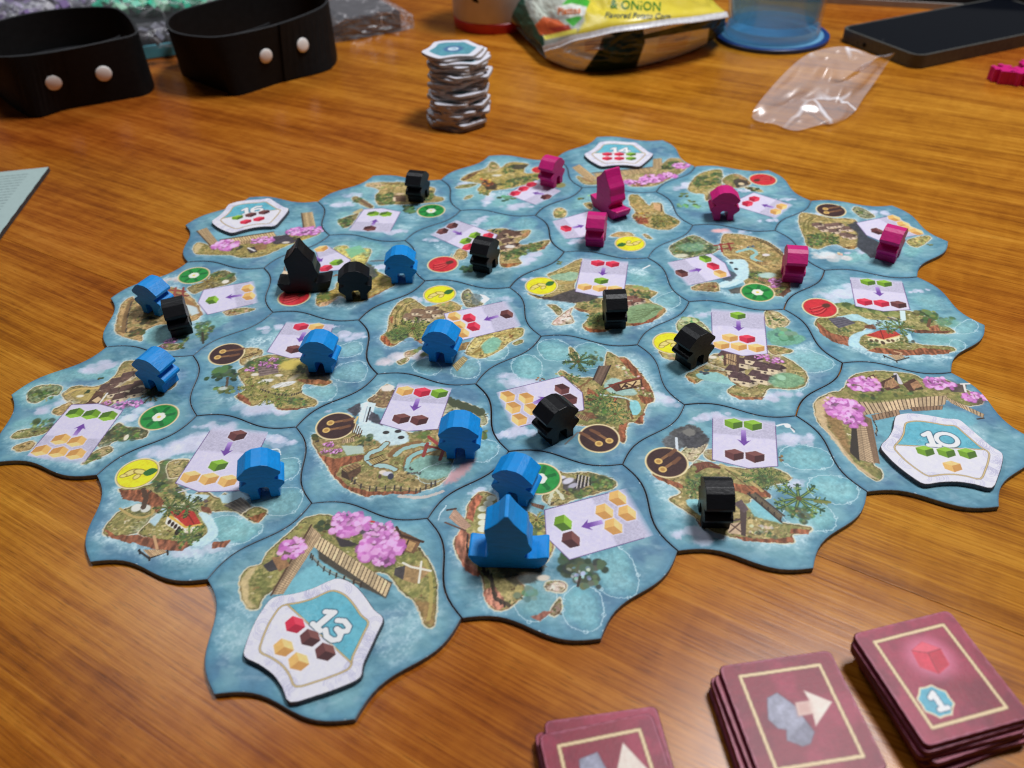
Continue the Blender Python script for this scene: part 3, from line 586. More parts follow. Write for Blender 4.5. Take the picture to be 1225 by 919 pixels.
def art_Y1(c):
    c.shal('660,550 740,530 768,600 720,650 620,640 580,600', 1, .8); c.shal('340,560 440,520 520,590 460,630 370,610', 1, .7); c.shal('820,480 920,440 945,490 900,530 800,530', 1, .7); c.cloud(250, 520, 11, 9, .9, .2, (222, 210, 216)); c.cloud(390, 150, 6, 6, .9); c.cloud(700, 130, 5, 5, .6); c.cloud(905, 150, 6, 6, .5, 0, (196, 206, 226)); c.foam('640,110 840,120 800,200 660,200', .6)
    c.isl('190,260 250,170 320,140 380,170 440,200 560,160 640,190 620,240 560,260 480,330 400,420 360,400 300,390 230,440 180,445 135,410 140,380 180,350', base=(168, 146, 84), b2=(130, 124, 62))
    c.cliff('135,385 165,380 200,430 230,438 180,448 140,415', (160, 92, 60)); c.cliff('190,265 215,250 210,300 195,300', (150, 96, 66)); c.cliff('340,385 395,420 400,440 350,410', (150, 96, 66))
    for o in (0, 1, 2): c.ln(f'{225 + o * 22},310 {235 + o * 22},240 {280 + o * 18},185 {340 + o * 14},160', .7, (96, 84, 50) if o != 1 else (196, 176, 108), .85, .4, 1)
    for x, y in ((320, 260), (370, 230), (420, 240), (390, 275), (460, 215), (440, 265), (500, 240), (350, 275)): c.house(x, y, 3.8, .2, (132, 106, 84), (224, 202, 168))
    c.ln('470,190 560,180 650,190', 1.2, (190, 166, 102), .9, .4, 1); c.bush(560, 185, 3, 8, LT); c.palm(340, 335, 10, 12, (50, 64, 40), (150, 158, 82)); c.forest('170,360 290,330 300,400 200,420', 40, 1.8); c.palm(240, 365, 5, 8)
    c.isl('650,130 670,95 700,90 740,150 790,180 700,200 670,180', base=(120, 118, 84), b2=(92, 98, 80), b3=(196, 186, 150)); c.bush(690, 130, 3, 8, LT); c.pg('700,110 790,120 760,190 720,180', (100, 112, 112), .7, 1.5, .5, .3); c.pg('765,115 800,125 830,145 800,175 770,160 790,145', (226, 230, 238), .95, .5, .3)
    c.isl('680,480 760,380 1020,330 1035,380 960,420 900,470 780,525 700,510', base=(206, 184, 104), b2=(176, 158, 84), b3=(222, 204, 140), out=(120, 96, 54))
    for o in range(7): c.ln(f'{690 + o * 12},{505 - o * 4} {740 + o * 26},{480 - o * 18} {800 + o * 32},{400 - o * 8}', .5, (136, 110, 60), .7, .5, 1)
    c.pg('780,440 850,390 900,420 860,480 800,490', (120, 186, 168), .8, 1.6, .6, .1, 1); c.cliff('600,440 700,420 680,470 620,480', (150, 118, 72)); c.planks('590,570 660,510 690,530 620,610', 9, (206, 186, 130)); c.isl('980,425 1030,405 1035,425 990,440', base=(150, 146, 80), halo=.2); c.bush(965, 385, 2, 5, EAR)
    c.isl('285,490 350,470 360,490 300,520', base=(220, 196, 170), b2=(190, 150, 110), halo=.2); c.isl('240,545 300,520 310,540 260,565', base=(226, 206, 186), halo=.2); c.bush(400, 490, 5, 10, MID, .6)
    c.panel('955,155 1030,318 650,410 570,335 538,240', 'N:936,244 Y:602,258 Y:632,315 Y:655,365 R:697,268 R:725,323', '885,255 790,283'); c.badge(510, 117, 'Y')

def art_Y2(c):
    c.shal('780,190 850,170 930,215 900,250 790,245', 0, .7, (110, 172, 160)); c.shal('940,350 1060,300 1090,370 1000,410', 1, .5); c.shal('800,260 1000,280 960,330', 0, .5); c.foam('770,170 860,160 890,200 820,190', .9, 1); c.cloud(160, 230, 5, 5, .7); c.foam('400,500 520,560 460,540', .8, 1); c.foam('850,520 980,480 1020,410', .6); c.foam('240,370 350,350 440,380 440,500 300,510', .7); c.ln('865,160 890,148 905,140', 1, (230, 236, 240), .9)
    c.isl('160,310 250,330 330,250 280,200 340,170 490,100 480,170 450,290 620,340 760,260 900,290 950,310 900,350 990,400 995,430 920,480 800,505 700,510 640,540 540,540 495,510 540,440 440,400 450,370 260,345 220,340', base=(172, 150, 88), b2=(140, 128, 70))
    for o in range(5): c.ln(f'{300 + o * 8},{205 + o * 12} {380 + o * 10},{170 + o * 14} {480},{140 + o * 18}', .6, (112, 104, 56) if o % 2 else (206, 186, 122), .85, .4, 1)
    c.pg('300,205 420,180 470,190 440,230 340,230', (142, 186, 164), .75, 1.4, .5, .1, 1)
    c.pg('250,350 440,285 600,330 540,360 440,370', (66, 62, 66), .9, 1.4, .5, .3); c.cliff('165,310 260,335 330,330 260,350', (84, 66, 52)); c.ln('330,260 440,240', 2, (176, 150, 90), .8, .5)
    c.cliff('495,510 540,525 640,535 640,548 540,548', (150, 88, 56)); c.forest('540,440 640,420 640,510 530,500', 34, 1.7); c.palm(590, 480, 7, 10, (70, 84, 46), (150, 150, 84)); c.cliff('440,395 520,415 560,420 480,425', (140, 92, 60)); c.forest('500,360 600,340 600,400 500,400', 16, 1.5)
    c.bush(840, 290, 5, 12, LT); c.forest('780,290 940,300 900,340 790,340', 24, 1.4)
    for x, y in ((800, 345), (840, 360), (780, 380)): c.house(x, y, 3.6, .3, (128, 88, 76), (206, 182, 160))
    c.pg('780,400 900,370 990,410 900,490 770,490', (122, 152, 112), .9, 1.4, .6, .2, 1)
    for o in range(5): c.ln(f'{780 + o * 10},{480 - o * 16} {870 + o * 10},{455 - o * 12} {940 + o * 10},{400 + o * 2}', .6, (92, 108, 70), .8, .5, 1)
    c.cliff('770,495 860,490 990,425 920,488 800,510', (150, 84, 60)); c.ln('960,440 990,410', 2, (170, 126, 82), .8, .3)
    c.isl('285,380 330,385 370,420 350,445 300,400', base=(150, 136, 88), halo=.3); c.isl('310,490 370,440 430,400 420,440 440,490 340,505', base=(226, 196, 172), b2=(206, 170, 150), b3=(234, 214, 196), halo=.4)
    c.bush(355, 125, 2.5, 6, MID)
    c.panel('495,95 775,112 745,325 590,328 450,300', 'R:587,127 R:677,133 G:608,235 Y:507,272 Y:598,280 Y:690,285', '625,155 614,203'); c.badge(243, 265, 'Y')

def art_Y3(c):
    c.shal('850,350 980,320 1110,370 1140,410 1090,440 960,450 860,410', 1, .8); c.shal('880,460 980,470 1000,520 940,550', 1, .5); c.shal('380,500 540,500 560,560 460,590 370,560', 0, .6); c.shal('370,460 520,470 560,500 420,490', 0, .7); c.cloud(830, 580, 8, 8, .95, .2); c.cloud(400, 120, 6, 6, .7); c.foam('900,330 1020,280 1000,330', .7, 1); c.foam('520,590 740,610 640,620', .7)
    c.isl('310,470 360,440 440,400 520,390 560,450 540,470 560,510 420,490 360,510', base=(172, 148, 92)); c.isl('545,560 600,500 560,440 440,400 460,350 560,345 780,340 860,360 980,440 990,510 920,545 780,540 740,590 620,595', base=(160, 144, 86))
    c.pg('370,460 480,450 560,490 590,520 500,510 400,490', (146, 198, 196), .95, .8, .3, .1, 1); c.ln('450,440 540,450 560,490 620,530', 1, (112, 78, 52), .8, .3, 1); c.bush(420, 450, 3, 8, ((50, 60, 74), (70, 84, 96)))
    c.cliff('545,565 640,590 760,590 740,604 620,604', (146, 96, 66)); c.cliff('310,470 370,500 360,515 320,490', (170, 122, 76))
    c.isl('255,180 320,140 400,170 450,230 440,260 300,240', base=(150, 158, 96), b2=(120, 140, 80), b3=(206, 206, 170)); c.bush(330, 160, 5, 10, ((96, 128, 80), (176, 186, 136))); c.isl('160,330 260,360 250,380 190,370', base=(190, 166, 104)); c.bush(220, 355, 4, 10, LT)
    c.isl('755,110 820,110 890,160 850,200 770,190', base=(206, 190, 140), b2=(170, 160, 100), halo=.4); c.bush(800, 145, 3, 7); c.bush(840, 160, 2.5, 6); c.bush(780, 170, 2.5, 6)
    c.pg('780,220 860,200 980,255 930,290 820,300 770,260', (108, 162, 132), .9, 1.5, .7, .2, 1); c.bush(870, 240, 6, 14, ((76, 118, 92), (120, 168, 130)), .8); c.isl('770,300 900,320 890,340 800,350', base=(170, 144, 86), halo=.2)
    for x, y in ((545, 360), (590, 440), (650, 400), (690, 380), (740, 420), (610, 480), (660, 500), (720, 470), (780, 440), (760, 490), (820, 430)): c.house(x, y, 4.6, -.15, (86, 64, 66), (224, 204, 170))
    c.planks('520,345 610,350 600,410 525,400', 6, (180, 150, 110)); c.ln('525,345 530,405', 1.2, (84, 60, 52)); c.ln('605,350 600,440', 1.4, (90, 68, 62)); c.ln('520,365 605,400', .7, (84, 60, 52)); c.scat('430,360 520,360 520,400 440,400', 18, ((176, 166, 120), (206, 190, 150)), .5, 1); c.bl(460, 365, 2.2, (226, 212, 196), 1, 1.2)
    c.blossom(738, 362, 4, 2.6, 12); c.blossom(808, 380, 5, 2.8, 14)
    c.pg('780,480 850,450 950,470 980,510 880,540 790,520', (110, 164, 132), .75, 1.5, .6, .2, 1); c.bl(850, 480, 2, (160, 200, 170), .8)
    c.panel('452,88 748,110 770,345 630,358 460,310', 'G:602,130 Y:558,255 R:655,262 Y:510,297 Y:608,304 Y:707,313', '605,160 607,217'); c.badge(225, 285, 'Y')

def art_R1(c):
    c.shal('760,220 880,200 980,250 970,290 840,280', 0, .7, (120, 184, 184)); c.shal('1000,390 1080,340 1130,370 1110,410 1020,420', 1, .7); c.shal('980,460 1050,470 1050,510 980,520', 1, .6); c.shal('790,430 900,410 980,460 940,490 820,480', 0, .8, (112, 178, 156)); c.cloud(360, 190, 12, 12, .9, .5); c.cloud(790, 180, 5, 6, .95); c.cloud(270, 200, 7, 6, .6); c.foam('400,480 500,530 620,570 800,560 960,550', .8); c.foam('250,180 440,150 430,230 300,240', .5)
    c.isl('215,345 330,290 420,260 720,290 820,320 990,400 960,420 840,410 720,390 520,380 460,440 400,440 300,420 230,390', base=(150, 144, 80))
    c.isl('450,450 520,420 700,430 800,480 980,495 975,525 760,535 560,525 480,490', base=(150, 140, 78))
    c.cliff('215,345 300,420 405,440 400,490 330,475 235,415'); c.cliff('500,515 560,500 760,515 800,500 980,512 970,535 820,540 700,545 570,530'); c.cliff('720,400 820,400 990,405 960,418 800,420', (120, 76, 56))
    c.pg('330,330 440,310 520,340 700,350 690,375 560,385 470,350 390,345', (170, 208, 216), .95, .8, .3, .1, 1); c.pg('690,290 720,290 725,345 695,350', (200, 222, 232)); c.pg('420,430 500,400 540,405 470,440 460,500 400,480', (176, 212, 224), .95, .8, .3, .1, 1); c.pg('725,415 750,420 770,475 740,470', (180, 214, 226), 1, .5)
    c.scat('540,350 600,345 590,375 540,380', 12, ((50, 50, 54), (90, 92, 96)), .5, .9); c.ln('625,330 690,355', 1.2, (86, 84, 92)); c.ln('640,325 705,350', .5, (206, 206, 212))
    for k in range(14): c.bl(345 + k * 24, 262 + 4 * k - (k % 3) * 6, 2.8, ((92, 108, 60), (130, 138, 80), (70, 88, 52))[k % 3], .95, 2.4, w=.3); c.bl(352 + k * 24, 268 + 4 * k, 1.5, (156, 156, 96), .9)
    c.pg('285,335 375,325 440,360 345,392', (84, 80, 90), 1, 0, .2, .25)
    for k in range(5): c.ln(f'{296 + k * 14},{343 + k * 11} {386 + k * 12},{330 + k * 8}', .35, (120, 116, 124), .8)
    c.forest('330,395 420,385 400,410 350,415', 12, 1); c.cliff('490,375 540,370 560,395 500,390', (120, 76, 56))
    c.pg('510,445 690,420 690,460 600,480 515,468', (226, 212, 170), 1, 0, .15, .1); c.pg('500,430 580,400 660,402 695,428 600,452', (176, 60, 52), 1, 0, .15, .2); c.ln('500,432 600,454 695,430', .6, (216, 170, 110)); c.ln('580,400 600,452', .5, (110, 40, 38))
    for x in (530, 560, 625, 650): c.bl(x, 460, .9, (96, 74, 56), 1, 1.2)
    c.bl(595, 472, 1, (70, 54, 44), 1, 1.6); c.forest('500,460 590,470 580,490 510,490', 16, 1.1); c.palm(690, 385, 7, 9); c.palm(620, 385, 5, 8); c.forest('700,430 780,470 720,500 640,490', 10, 1); c.ln('660,520 700,530 690,545', 1, (206, 170, 130), .8)
    c.forest('770,310 880,290 920,330 830,360', 30, 1.7); c.bush(840, 320, 6, 16); c.ln('850,380 860,340', 1.6, (104, 76, 56)); c.forest('880,340 1000,330 960,380 900,380', 26, 1.4); c.cliff('850,385 900,370 920,400 870,410', (170, 110, 80)); c.bl(960, 360, 6, (120, 176, 150), .5, 4)
    c.ln('600,545 670,575 740,555', .8, (60, 56, 50)); c.ln('600,542 605,556', .6, (50, 46, 44)); c.ln('672,570 674,584', .6, (50, 46, 44)); c.planks('620,540 700,540 720,555 670,570', 7, (206, 176, 136))
    c.panel('408,100 700,118 748,285 600,295 440,265', 'G:510,130 G:603,138 R:492,242 R:587,250 N:683,257', '562,157 578,210'); c.badge(240, 275, 'R')

def art_G1(c):
    c.shal('340,500 480,420 520,520 420,570 350,540', 0, .8, (130, 182, 160)); c.shal('700,430 900,370 920,410 800,470 700,520', 0, .8, (118, 184, 170)); c.foam('640,380 720,400 700,480 640,470', .9, 2); c.cloud(680, 370, 9, 9, .95, 1.2); c.cloud(530, 140, 7, 8, .9, .3, (222, 180, 172)); c.foam('430,170 560,110 560,190', .6)
    c.isl('155,460 200,300 270,250 300,260 480,200 540,190 640,230 720,330 700,400 560,430 430,440 340,490 330,545 260,530 190,510', base=(184, 150, 92), b2=(160, 130, 76))
    c.isl('640,190 760,150 820,90 900,80 960,130 900,170 760,200 680,230', base=(150, 134, 80), b2=(110, 100, 62)); c.forest('770,100 860,80 950,110 940,140 820,150', 30, 1.8); c.palm(770, 150, 8, 9, (90, 80, 44), (176, 150, 84)); c.bl(890, 150, 2, (222, 214, 200))
    c.ln('215,480 222,400 250,310 270,270', 3, (124, 96, 64), .85, .4, 1); c.posts('225,480 235,400 252,330 262,290', 11, (70, 62, 54), 2.2, .6); c.bush(300, 495, 5, 12, DK); c.scat('240,460 330,470 330,510 250,510', 16, ((120, 96, 60), (90, 72, 50)), .6, 1.2); c.scat('280,370 420,380 400,440 290,430', 20, ((120, 100, 52), (196, 166, 100), (60, 54, 40)), .4, .9)
    c.bush(400, 410, 6, 10, ((50, 50, 40), (80, 74, 46)), .8)
    c.ln('510,205 620,215', 1.6, (140, 70, 60)); c.ln('540,235 640,245', 1.4, (120, 58, 54)); c.ln('560,190 545,260', 1.4, (150, 76, 64)); c.ln('610,190 605,250', 1.4, (130, 62, 56)); c.ln('600,260 690,320 720,370', 2.6, (150, 110, 70), .9, .4, 1); c.pg('620,300 700,320 715,360 660,380', (196, 214, 220), .9, 1.4, .4)
    c.forest('700,420 800,420 810,480 740,540 690,500', 34, 1.7); c.ln('735,490 740,560', 1.2, (60, 56, 46)); c.forest('560,470 660,500 600,590 540,580', 20, 1.6); c.isl('440,590 500,560 600,580 540,608', base=(120, 112, 70), halo=.3); c.blossom(525, 545, 4, 2.6, 12, (140, 76, 130)); c.blossom(470, 585, 3, 1.6, 6, (120, 60, 100)); c.bush(580, 590, 3, 6)
    c.isl('880,350 960,330 1080,330 1060,345 960,370 900,375', base=(190, 160, 120), halo=.4); c.bush(930, 355, 2.5, 6, EAR)
    c.panel('1085,145 1110,290 770,370 705,290 745,205', 'Y:1037,195 Y:1045,247 G:800,273', '1000,240 888,256'); c.badge(680, 108, 'G')

def art_S1(c):
    c.shal('560,70 800,50 860,110 760,190 600,170', 0, .75, (122, 190, 176)); c.shal('800,100 920,90 900,190 800,180', 0, .5); c.foam('480,430 560,400 560,500 480,480', .9, 2); c.cloud(530, 450, 5, 7, .95, .6); c.foam('580,510 680,490 650,520', .9, 1); c.cloud(830, 235, 7, 7, .9); c.foam('800,420 960,360 900,400', .7, 1)
    c.isl('520,100 600,80 640,110 760,100 780,130 720,230 640,190 560,140', base=(206, 190, 92), b2=(150, 170, 110), b3=(222, 206, 120), halo=.3); c.pg('600,110 700,80 740,120 640,170', (122, 184, 142), .85, 1.2, .5)
    c.isl('400,490 420,420 520,390 560,330 700,300 780,250 920,310 940,360 860,400 780,440 720,470 640,470 560,430 470,490', base=(176, 150, 74), b2=(150, 134, 60), b3=(196, 172, 96)); c.forest('740,210 820,230 830,300 770,320', 26, 1.6); c.pg('740,190 800,230 830,300 780,310', (76, 78, 80), .8, 1.2, .5, .3)
    c.forest('400,420 500,400 490,450 420,470', 20, 1.5); c.cliff('400,490 480,470 560,440 480,500 420,508', (196, 156, 120)); c.cliff('720,465 860,400 940,360 900,385 800,440', (150, 110, 80)); c.bl(460, 440, 3, (110, 122, 62), .9, 2); c.bush(850, 330, 5, 10, ((140, 130, 56), (186, 166, 84))); c.ln('780,190 870,185', 1.6, (96, 96, 100), .9, .3)
    c.pg('130,330 175,250 215,275', (220, 196, 166), 1, 0, .15, .1); c.pg('170,255 178,220 188,262', (120, 90, 70)); c.ln('130,330 215,278', .6, (80, 64, 56)); c.bush(510, 290, 3, 6, EAR)
    c.panel('390,100 480,85 640,182 580,250 440,262', 'Y:435,105 G:540,200 R:465,240', None); c.arrow('395,165 440,195'); c.badge(245, 440, 'R')

def art_K2(c):
    c.shal('590,130 700,95 760,130 700,175 600,180', 0, .8, (110, 184, 180)); c.shal('750,170 850,115 950,150 920,200 800,190', 0, .8, (110, 184, 180)); c.shal('860,230 960,200 1000,270 900,290', 0, .5); c.cloud(545, 145, 7, 8, .9, 1); c.cloud(215, 275, 6, 6, .8); c.cloud(890, 405, 10, 11, .95, .8); c.foam('250,310 330,320 300,370', .8, 1); c.foam('640,510 760,480 700,500', .7, 1); c.foam('420,430 500,420', .4, 1)
    c.isl('600,210 720,195 780,215 900,205 880,250 820,290 860,310 1020,275 1030,295 960,350 880,340 820,400 840,440 740,468 690,440 690,330 660,260', base=(164, 142, 84), b2=(124, 116, 62))
    c.isl('370,400 400,340 460,360 440,410', **TAN)
    for k in range(6): c.ln(f'{355 + k * 12},{372 + k * 6} {345 + k * 12},{392 + k * 6}', .4, (206, 186, 140))
    for x, y in ((730, 225), (800, 235), (700, 260), (750, 285), (790, 320), (740, 330)): c.house(x, y, 4.4, .6, (96, 74, 64), (206, 176, 140))
    c.pg('720,200 790,210 850,240 760,250', (90, 66, 56), .9, .6, .3, .3); c.cliff('840,240 900,205 890,240 850,260', (170, 126, 88)); c.bl(760, 320, 3, (226, 220, 212), .9, 2, w=.3)
    c.forest('700,360 820,330 940,310 960,340 840,390 720,420', 50, 1.7); c.cliff('690,440 760,440 840,435 740,470', (160, 104, 64)); c.forest('900,300 1000,290 980,340 920,340', 18, 1.4); c.cliff('960,340 1030,290 1000,340', (140, 96, 70)); c.bush(460, 480, 5, 16, ((56, 80, 60), (84, 112, 76))); c.bush(640, 215, 3, 8, DK); c.bush(690, 215, 2, 6)
    c.panel('195,235 380,135 672,238 640,300 490,368', 'N:358,177 N:290,215 G:515,243 G:452,283 R:606,248 R:535,295 R:470,325', '362,212 425,240'); c.badge(292, 445, 'R')

def art_PS(c):
    c.shal('340,130 480,90 500,140 440,190 330,200', 0, .75, (132, 190, 178)); c.shal('600,300 760,290 900,360 780,380 600,360', 0, .6); c.shal('780,110 860,110 900,160 820,170', 0, .5); c.foam('860,110 960,160 1060,250', .7); c.cloud(375, 430, 8, 7, .9); c.foam('580,330 700,330 780,360', .5)
    c.isl('720,110 780,110 850,180 880,160 940,170 960,230 1040,270 1065,300 1000,345 900,345 800,310 740,260 760,220 720,170', base=(176, 150, 84), b2=(146, 130, 66)); c.forest('860,270 960,240 1050,290 990,335 880,330', 34, 1.8); c.palm(940, 290, 8, 10, (84, 84, 44), (166, 150, 82)); c.pg('880,160 945,175 940,225 890,205', (196, 158, 116), 1, 0, .2, .2); c.ln('940,175 938,225', .8, (84, 66, 50)); c.pg('760,270 850,260 850,310 780,310', (150, 66, 50), .7, 1.6, .7, .3); c.scat('740,230 860,230 850,300 760,300', 26, ((90, 60, 44), (206, 170, 70), (120, 50, 40)), .6, 1.3)
    c.isl('585,390 640,365 720,370 740,390 690,400 640,400', base=(196, 160, 96)); c.isl('810,385 830,380 875,410 850,412', base=(190, 160, 110)); c.isl('190,220 230,195 275,220 260,260 200,262', base=(206, 180, 110)); c.bush(235, 225, 3, 8, LT); c.bush(375, 130, 3, 8); c.bush(455, 115, 3, 8, ((96, 150, 116), (130, 180, 140))); c.isl('400,170 450,160 450,210', base=(190, 160, 96), halo=.2)
    c.panel('245,415 180,290 440,218 470,290 450,395', 'R:275,340', '335,332 400,318'); c.badge(720, 445, 'Y', (-.2, -1))

def art_P4(c):
    c.shal('520,130 640,110 720,150 700,200 560,190', 0, .8, (124, 186, 176)); c.cloud(490, 90, 7, 8, .8, 0, (232, 176, 176)); c.cloud(590, 95, 7, 6, .6); c.cloud(260, 240, 7, 7, .85); c.foam('480,470 620,480 560,500', .8, 1); c.foam('540,500 640,510', .5, 1)
    c.isl('500,120 560,105 680,120 800,160 890,230 920,300 930,450 870,500 800,490 700,480 640,400 620,300 540,260 500,220', base=(170, 142, 84), b2=(144, 124, 68)); c.ln('700,140 800,175 880,240', 1.8, (92, 76, 50), .8, .4, 1); c.posts('720,135 800,165 885,225', 12, (60, 52, 44), 1.4, .5)
    c.isl('165,190 210,160 290,120 340,120 430,170 480,190 440,230 260,260 190,240', base=(126, 132, 90), b2=(88, 106, 72), b3=(150, 170, 130)); c.forest('170,190 300,130 440,190 420,220 220,250', 60, 2); c.bl(310, 190, 8, (136, 186, 160), .5, 5, w=.8); c.bl(240, 245, 4, (226, 220, 200), .8, 2)
    c.ln('450,180 570,165', 1.3, (140, 58, 54)); c.ln('470,205 570,195', 1.2, (120, 50, 48)); c.ln('490,170 500,220', 1.3, (140, 58, 54)); c.ln('540,165 555,210', 1.3, (128, 54, 50))
    c.ln('520,235 620,250 700,290 780,330', 2, (200, 174, 112), .85, .4, 1); c.ln('600,220 680,200 720,230 690,260 760,290', 2.2, (140, 190, 192), .9, .4, 1); c.ln('560,240 680,275 760,310', .6, (100, 72, 48), .8, .3, 1); c.bush(685, 190, 2.4, 6, ((60, 80, 96), (90, 110, 120))); c.bl(780, 240, 2.2, (214, 206, 206), 1, 1.4); c.planks('720,280 790,285 790,305 725,300', 6, (170, 140, 90))
    c.pg('530,275 640,270 670,320 670,380 600,430 500,450 480,420 580,380 560,320', (186, 216, 224), .97, 1, .4, .1, 1); c.pg('540,330 600,370 560,410 500,400', (70, 74, 84), .8, 1.4, .6, .3); c.ln('500,440 600,400', 2, (200, 224, 232), .9, .3)
    for x, y in ((560, 290), (590, 330), (745, 355)): c.bl(x, y, 1.2, (50, 50, 52), 1)
    c.forest('670,350 740,350 820,400 760,420 690,400', 34, 1.7); c.bl(790, 370, 5, (176, 206, 200), .9, 3, w=.5); c.planks('735,380 800,400 790,420 730,400', 6, (150, 120, 84)); c.blossom(845, 405, 4, 3, 10); c.blossom(840, 435, 4, 2.6, 10); c.forest('860,440 920,450 890,500 840,490', 24, 1.6); c.cliff('860,490 930,440 940,470 890,510', (96, 66, 52)); c.pg('540,460 640,440 640,480 560,490', (80, 70, 62), .8, 1.2, .5, .3)
    c.isl('310,460 340,430 460,415 480,470 400,470', base=(170, 136, 88), halo=.4); c.bush(430, 445, 3, 7, EAR)
    c.panel('270,440 150,290 430,232 522,295 558,375', 'N:245,357 G:395,265 R:445,312 Y:490,360', '290,345 372,330'); c.badge(727, 478, 'G', (.1, 1))

def art_B1(c):
    c.shal('180,300 340,260 500,280 460,340 260,350', 0, .7, (140, 186, 190)); c.shal('210,400 300,380 330,440 250,490', 0, .7, (130, 186, 170)); c.shal('300,210 460,180 520,230 400,270', 0, .6); c.cloud(230, 320, 8, 9, .8); c.cloud(660, 530, 7, 8, .9); c.foam('700,480 780,500 740,500', .9, 1); c.cloud(340, 250, 7, 6, .7); c.foam('740,400 860,410 820,440', .5)
    c.isl('440,165 520,150 640,150 720,150 900,180 970,200 960,250 1030,270 1020,295 880,310 760,320 640,320 540,325 510,260 540,210', base=(172, 148, 86), b2=(140, 126, 66)); c.ln('450,170 560,165 700,160', 1.4, (110, 88, 58), .8, .4, 1); c.scat('540,170 720,160 720,200 560,220', 30, ((206, 178, 120), (120, 104, 60)), .6, 1.2); c.forest('520,240 640,230 660,310 540,320', 46, 1.8); c.pg('650,250 740,250 750,300 660,300', (104, 80, 66), .9, .4, .2, .3); c.bl(700, 240, 3, (206, 178, 150), .9, 1.2); c.pg('645,265 665,265 668,295 648,295', (214, 190, 160)); c.forest('880,200 960,230 940,290 880,290', 30, 1.6); c.isl('480,155 540,160 540,185 440,180', base=(206, 174, 126), halo=.2)
    c.isl('330,280 370,260 490,330 470,350 400,320', base=(150, 124, 84), halo=.4); c.forest('330,270 400,270 420,310 350,310', 16, 1.4); c.planks('380,285 420,285 490,335 470,350', 8, (140, 112, 84)); c.isl('225,460 250,430 340,400 380,390 320,480 270,500', base=(130, 116, 76), halo=.4); c.forest('220,440 330,410 330,460 260,500', 30, 1.8); c.pg('320,390 400,350 420,360 380,390', (200, 172, 116), .8, 1, .5); c.bush(790, 370, 6, 18, ((50, 78, 56), (84, 120, 76))); c.bush(760, 340, 4, 9, ((40, 60, 46), (70, 96, 64)))
    c.panel('300,525 615,545 705,378 560,350 420,358', 'G:495,392 G:590,395 N:467,505', '490,475 515,435'); c.badge(940, 370, 'G')

def art_P1(c):
    c.shal('170,330 340,290 400,360 340,420 200,400', 0, .75, (124, 186, 180)); c.shal('450,400 600,390 640,440 500,470', 0, .7, (112, 176, 164)); c.shal('460,140 560,110 560,170', 0, .5); c.cloud(420, 410, 8, 9, .95, 1.4); c.cloud(640, 465, 9, 9, .9, .2); c.foam('430,370 580,360 560,400', .8, 2); c.cloud(230, 285, 5, 5, .7); c.foam('700,160 800,190 790,210', .6)
    c.isl('205,265 260,215 390,170 430,125 470,130 510,165 580,125 720,135 690,170 700,210 800,210 800,260 680,300 560,330 440,345 410,380 330,340 360,290', base=(176, 154, 80), b2=(140, 128, 60)); c.isl('430,125 470,130 500,170 420,190', base=(206, 168, 112), halo=.2); c.pg('570,160 600,140 730,140 680,175 620,180', (62, 58, 52), .85, 1.4, .6, .3); c.forest('520,170 600,150 610,200 540,210', 20, 1.5); c.cliff('205,260 270,215 370,180 300,230 240,265', (116, 88, 60)); c.pg('360,280 400,260 470,290 480,330 400,340', (60, 50, 46), .85, 1.2, .6, .3); c.scat('350,240 420,240 470,300 380,310', 24, ((206, 110, 60), (226, 190, 70), (120, 50, 44)), .7, 1.3)
    c.forest('480,300 640,240 790,220 780,260 640,300 540,330', 60, 1.7); c.bl(480, 225, 3.4, (206, 206, 196), .9, 1.6); c.forest('330,340 420,340 410,380 350,370', 16, 1.4); c.isl('160,325 200,300 330,290 260,320', base=(170, 170, 130), halo=.3); c.isl('225,405 260,380 295,380 280,400 240,412', base=(170, 160, 110), halo=.3); c.bush(530, 405, 5, 12, ((60, 84, 66), (100, 150, 116))); c.bush(600, 400, 3, 8)
    c.panel('975,345 800,460 560,372 640,325 785,262', 'N:860,390 R:745,295 R:685,328 R:622,363', '825,368 755,358'); c.badge(805, 182, 'R', (0, 1), 5.5); c.bl(965, 300, 4, (140, 136, 80), .9)

def art_P2(c):
    c.shal('80,370 200,270 320,300 330,420 200,420', 0, .75, (124, 190, 182)); c.shal('700,200 860,220 900,270 760,280', 0, .6, (116, 180, 180)); c.shal('440,90 640,90 620,130', 0, .5); c.cloud(140, 225, 9, 10, .9, .4); c.cloud(945, 330, 5, 7, .9); c.cloud(805, 500, 5, 6, .9); c.cloud(600, 260, 6, 7, .85)
    c.isl('185,185 240,130 340,95 420,90 440,140 430,200 420,240 340,260 330,330 300,340 290,290 210,280 160,250', base=(172, 152, 84), b2=(136, 126, 62)); c.forest('190,180 260,130 420,110 430,180 320,240 220,240', 70, 1.8); c.isl('440,170 500,130 570,130 640,170 660,210 560,240 460,210', base=(176, 132, 84)); c.pg('520,180 560,160 640,180 650,210 560,240', (66, 60, 56), .9, 1, .5, .3); c.bl(590, 205, 2, (206, 186, 150)); c.isl('620,230 700,235 760,260 740,270 650,250', base=(150, 150, 96)); c.bush(690, 250, 4, 9, DK); c.isl('330,270 390,245 370,300', base=(206, 170, 120), halo=.2); c.pg('320,290 370,280 360,340 310,340', (90, 72, 66), .8, 1, .5, .2)
    c.bush(130, 300, 4, 10); c.bush(120, 385, 4, 9, ((70, 110, 76), (110, 160, 116))); c.bush(230, 385, 4, 9, ((80, 90, 50), (120, 170, 124))); c.bush(180, 350, 3, 7, MID)
    c.panel('1015,378 880,488 560,392 575,330 690,275', 'Y:918,388 Y:870,430 R:695,327 R:640,365', '830,392 755,373'); c.badge(765, 170, 'R', (-.3, -1))

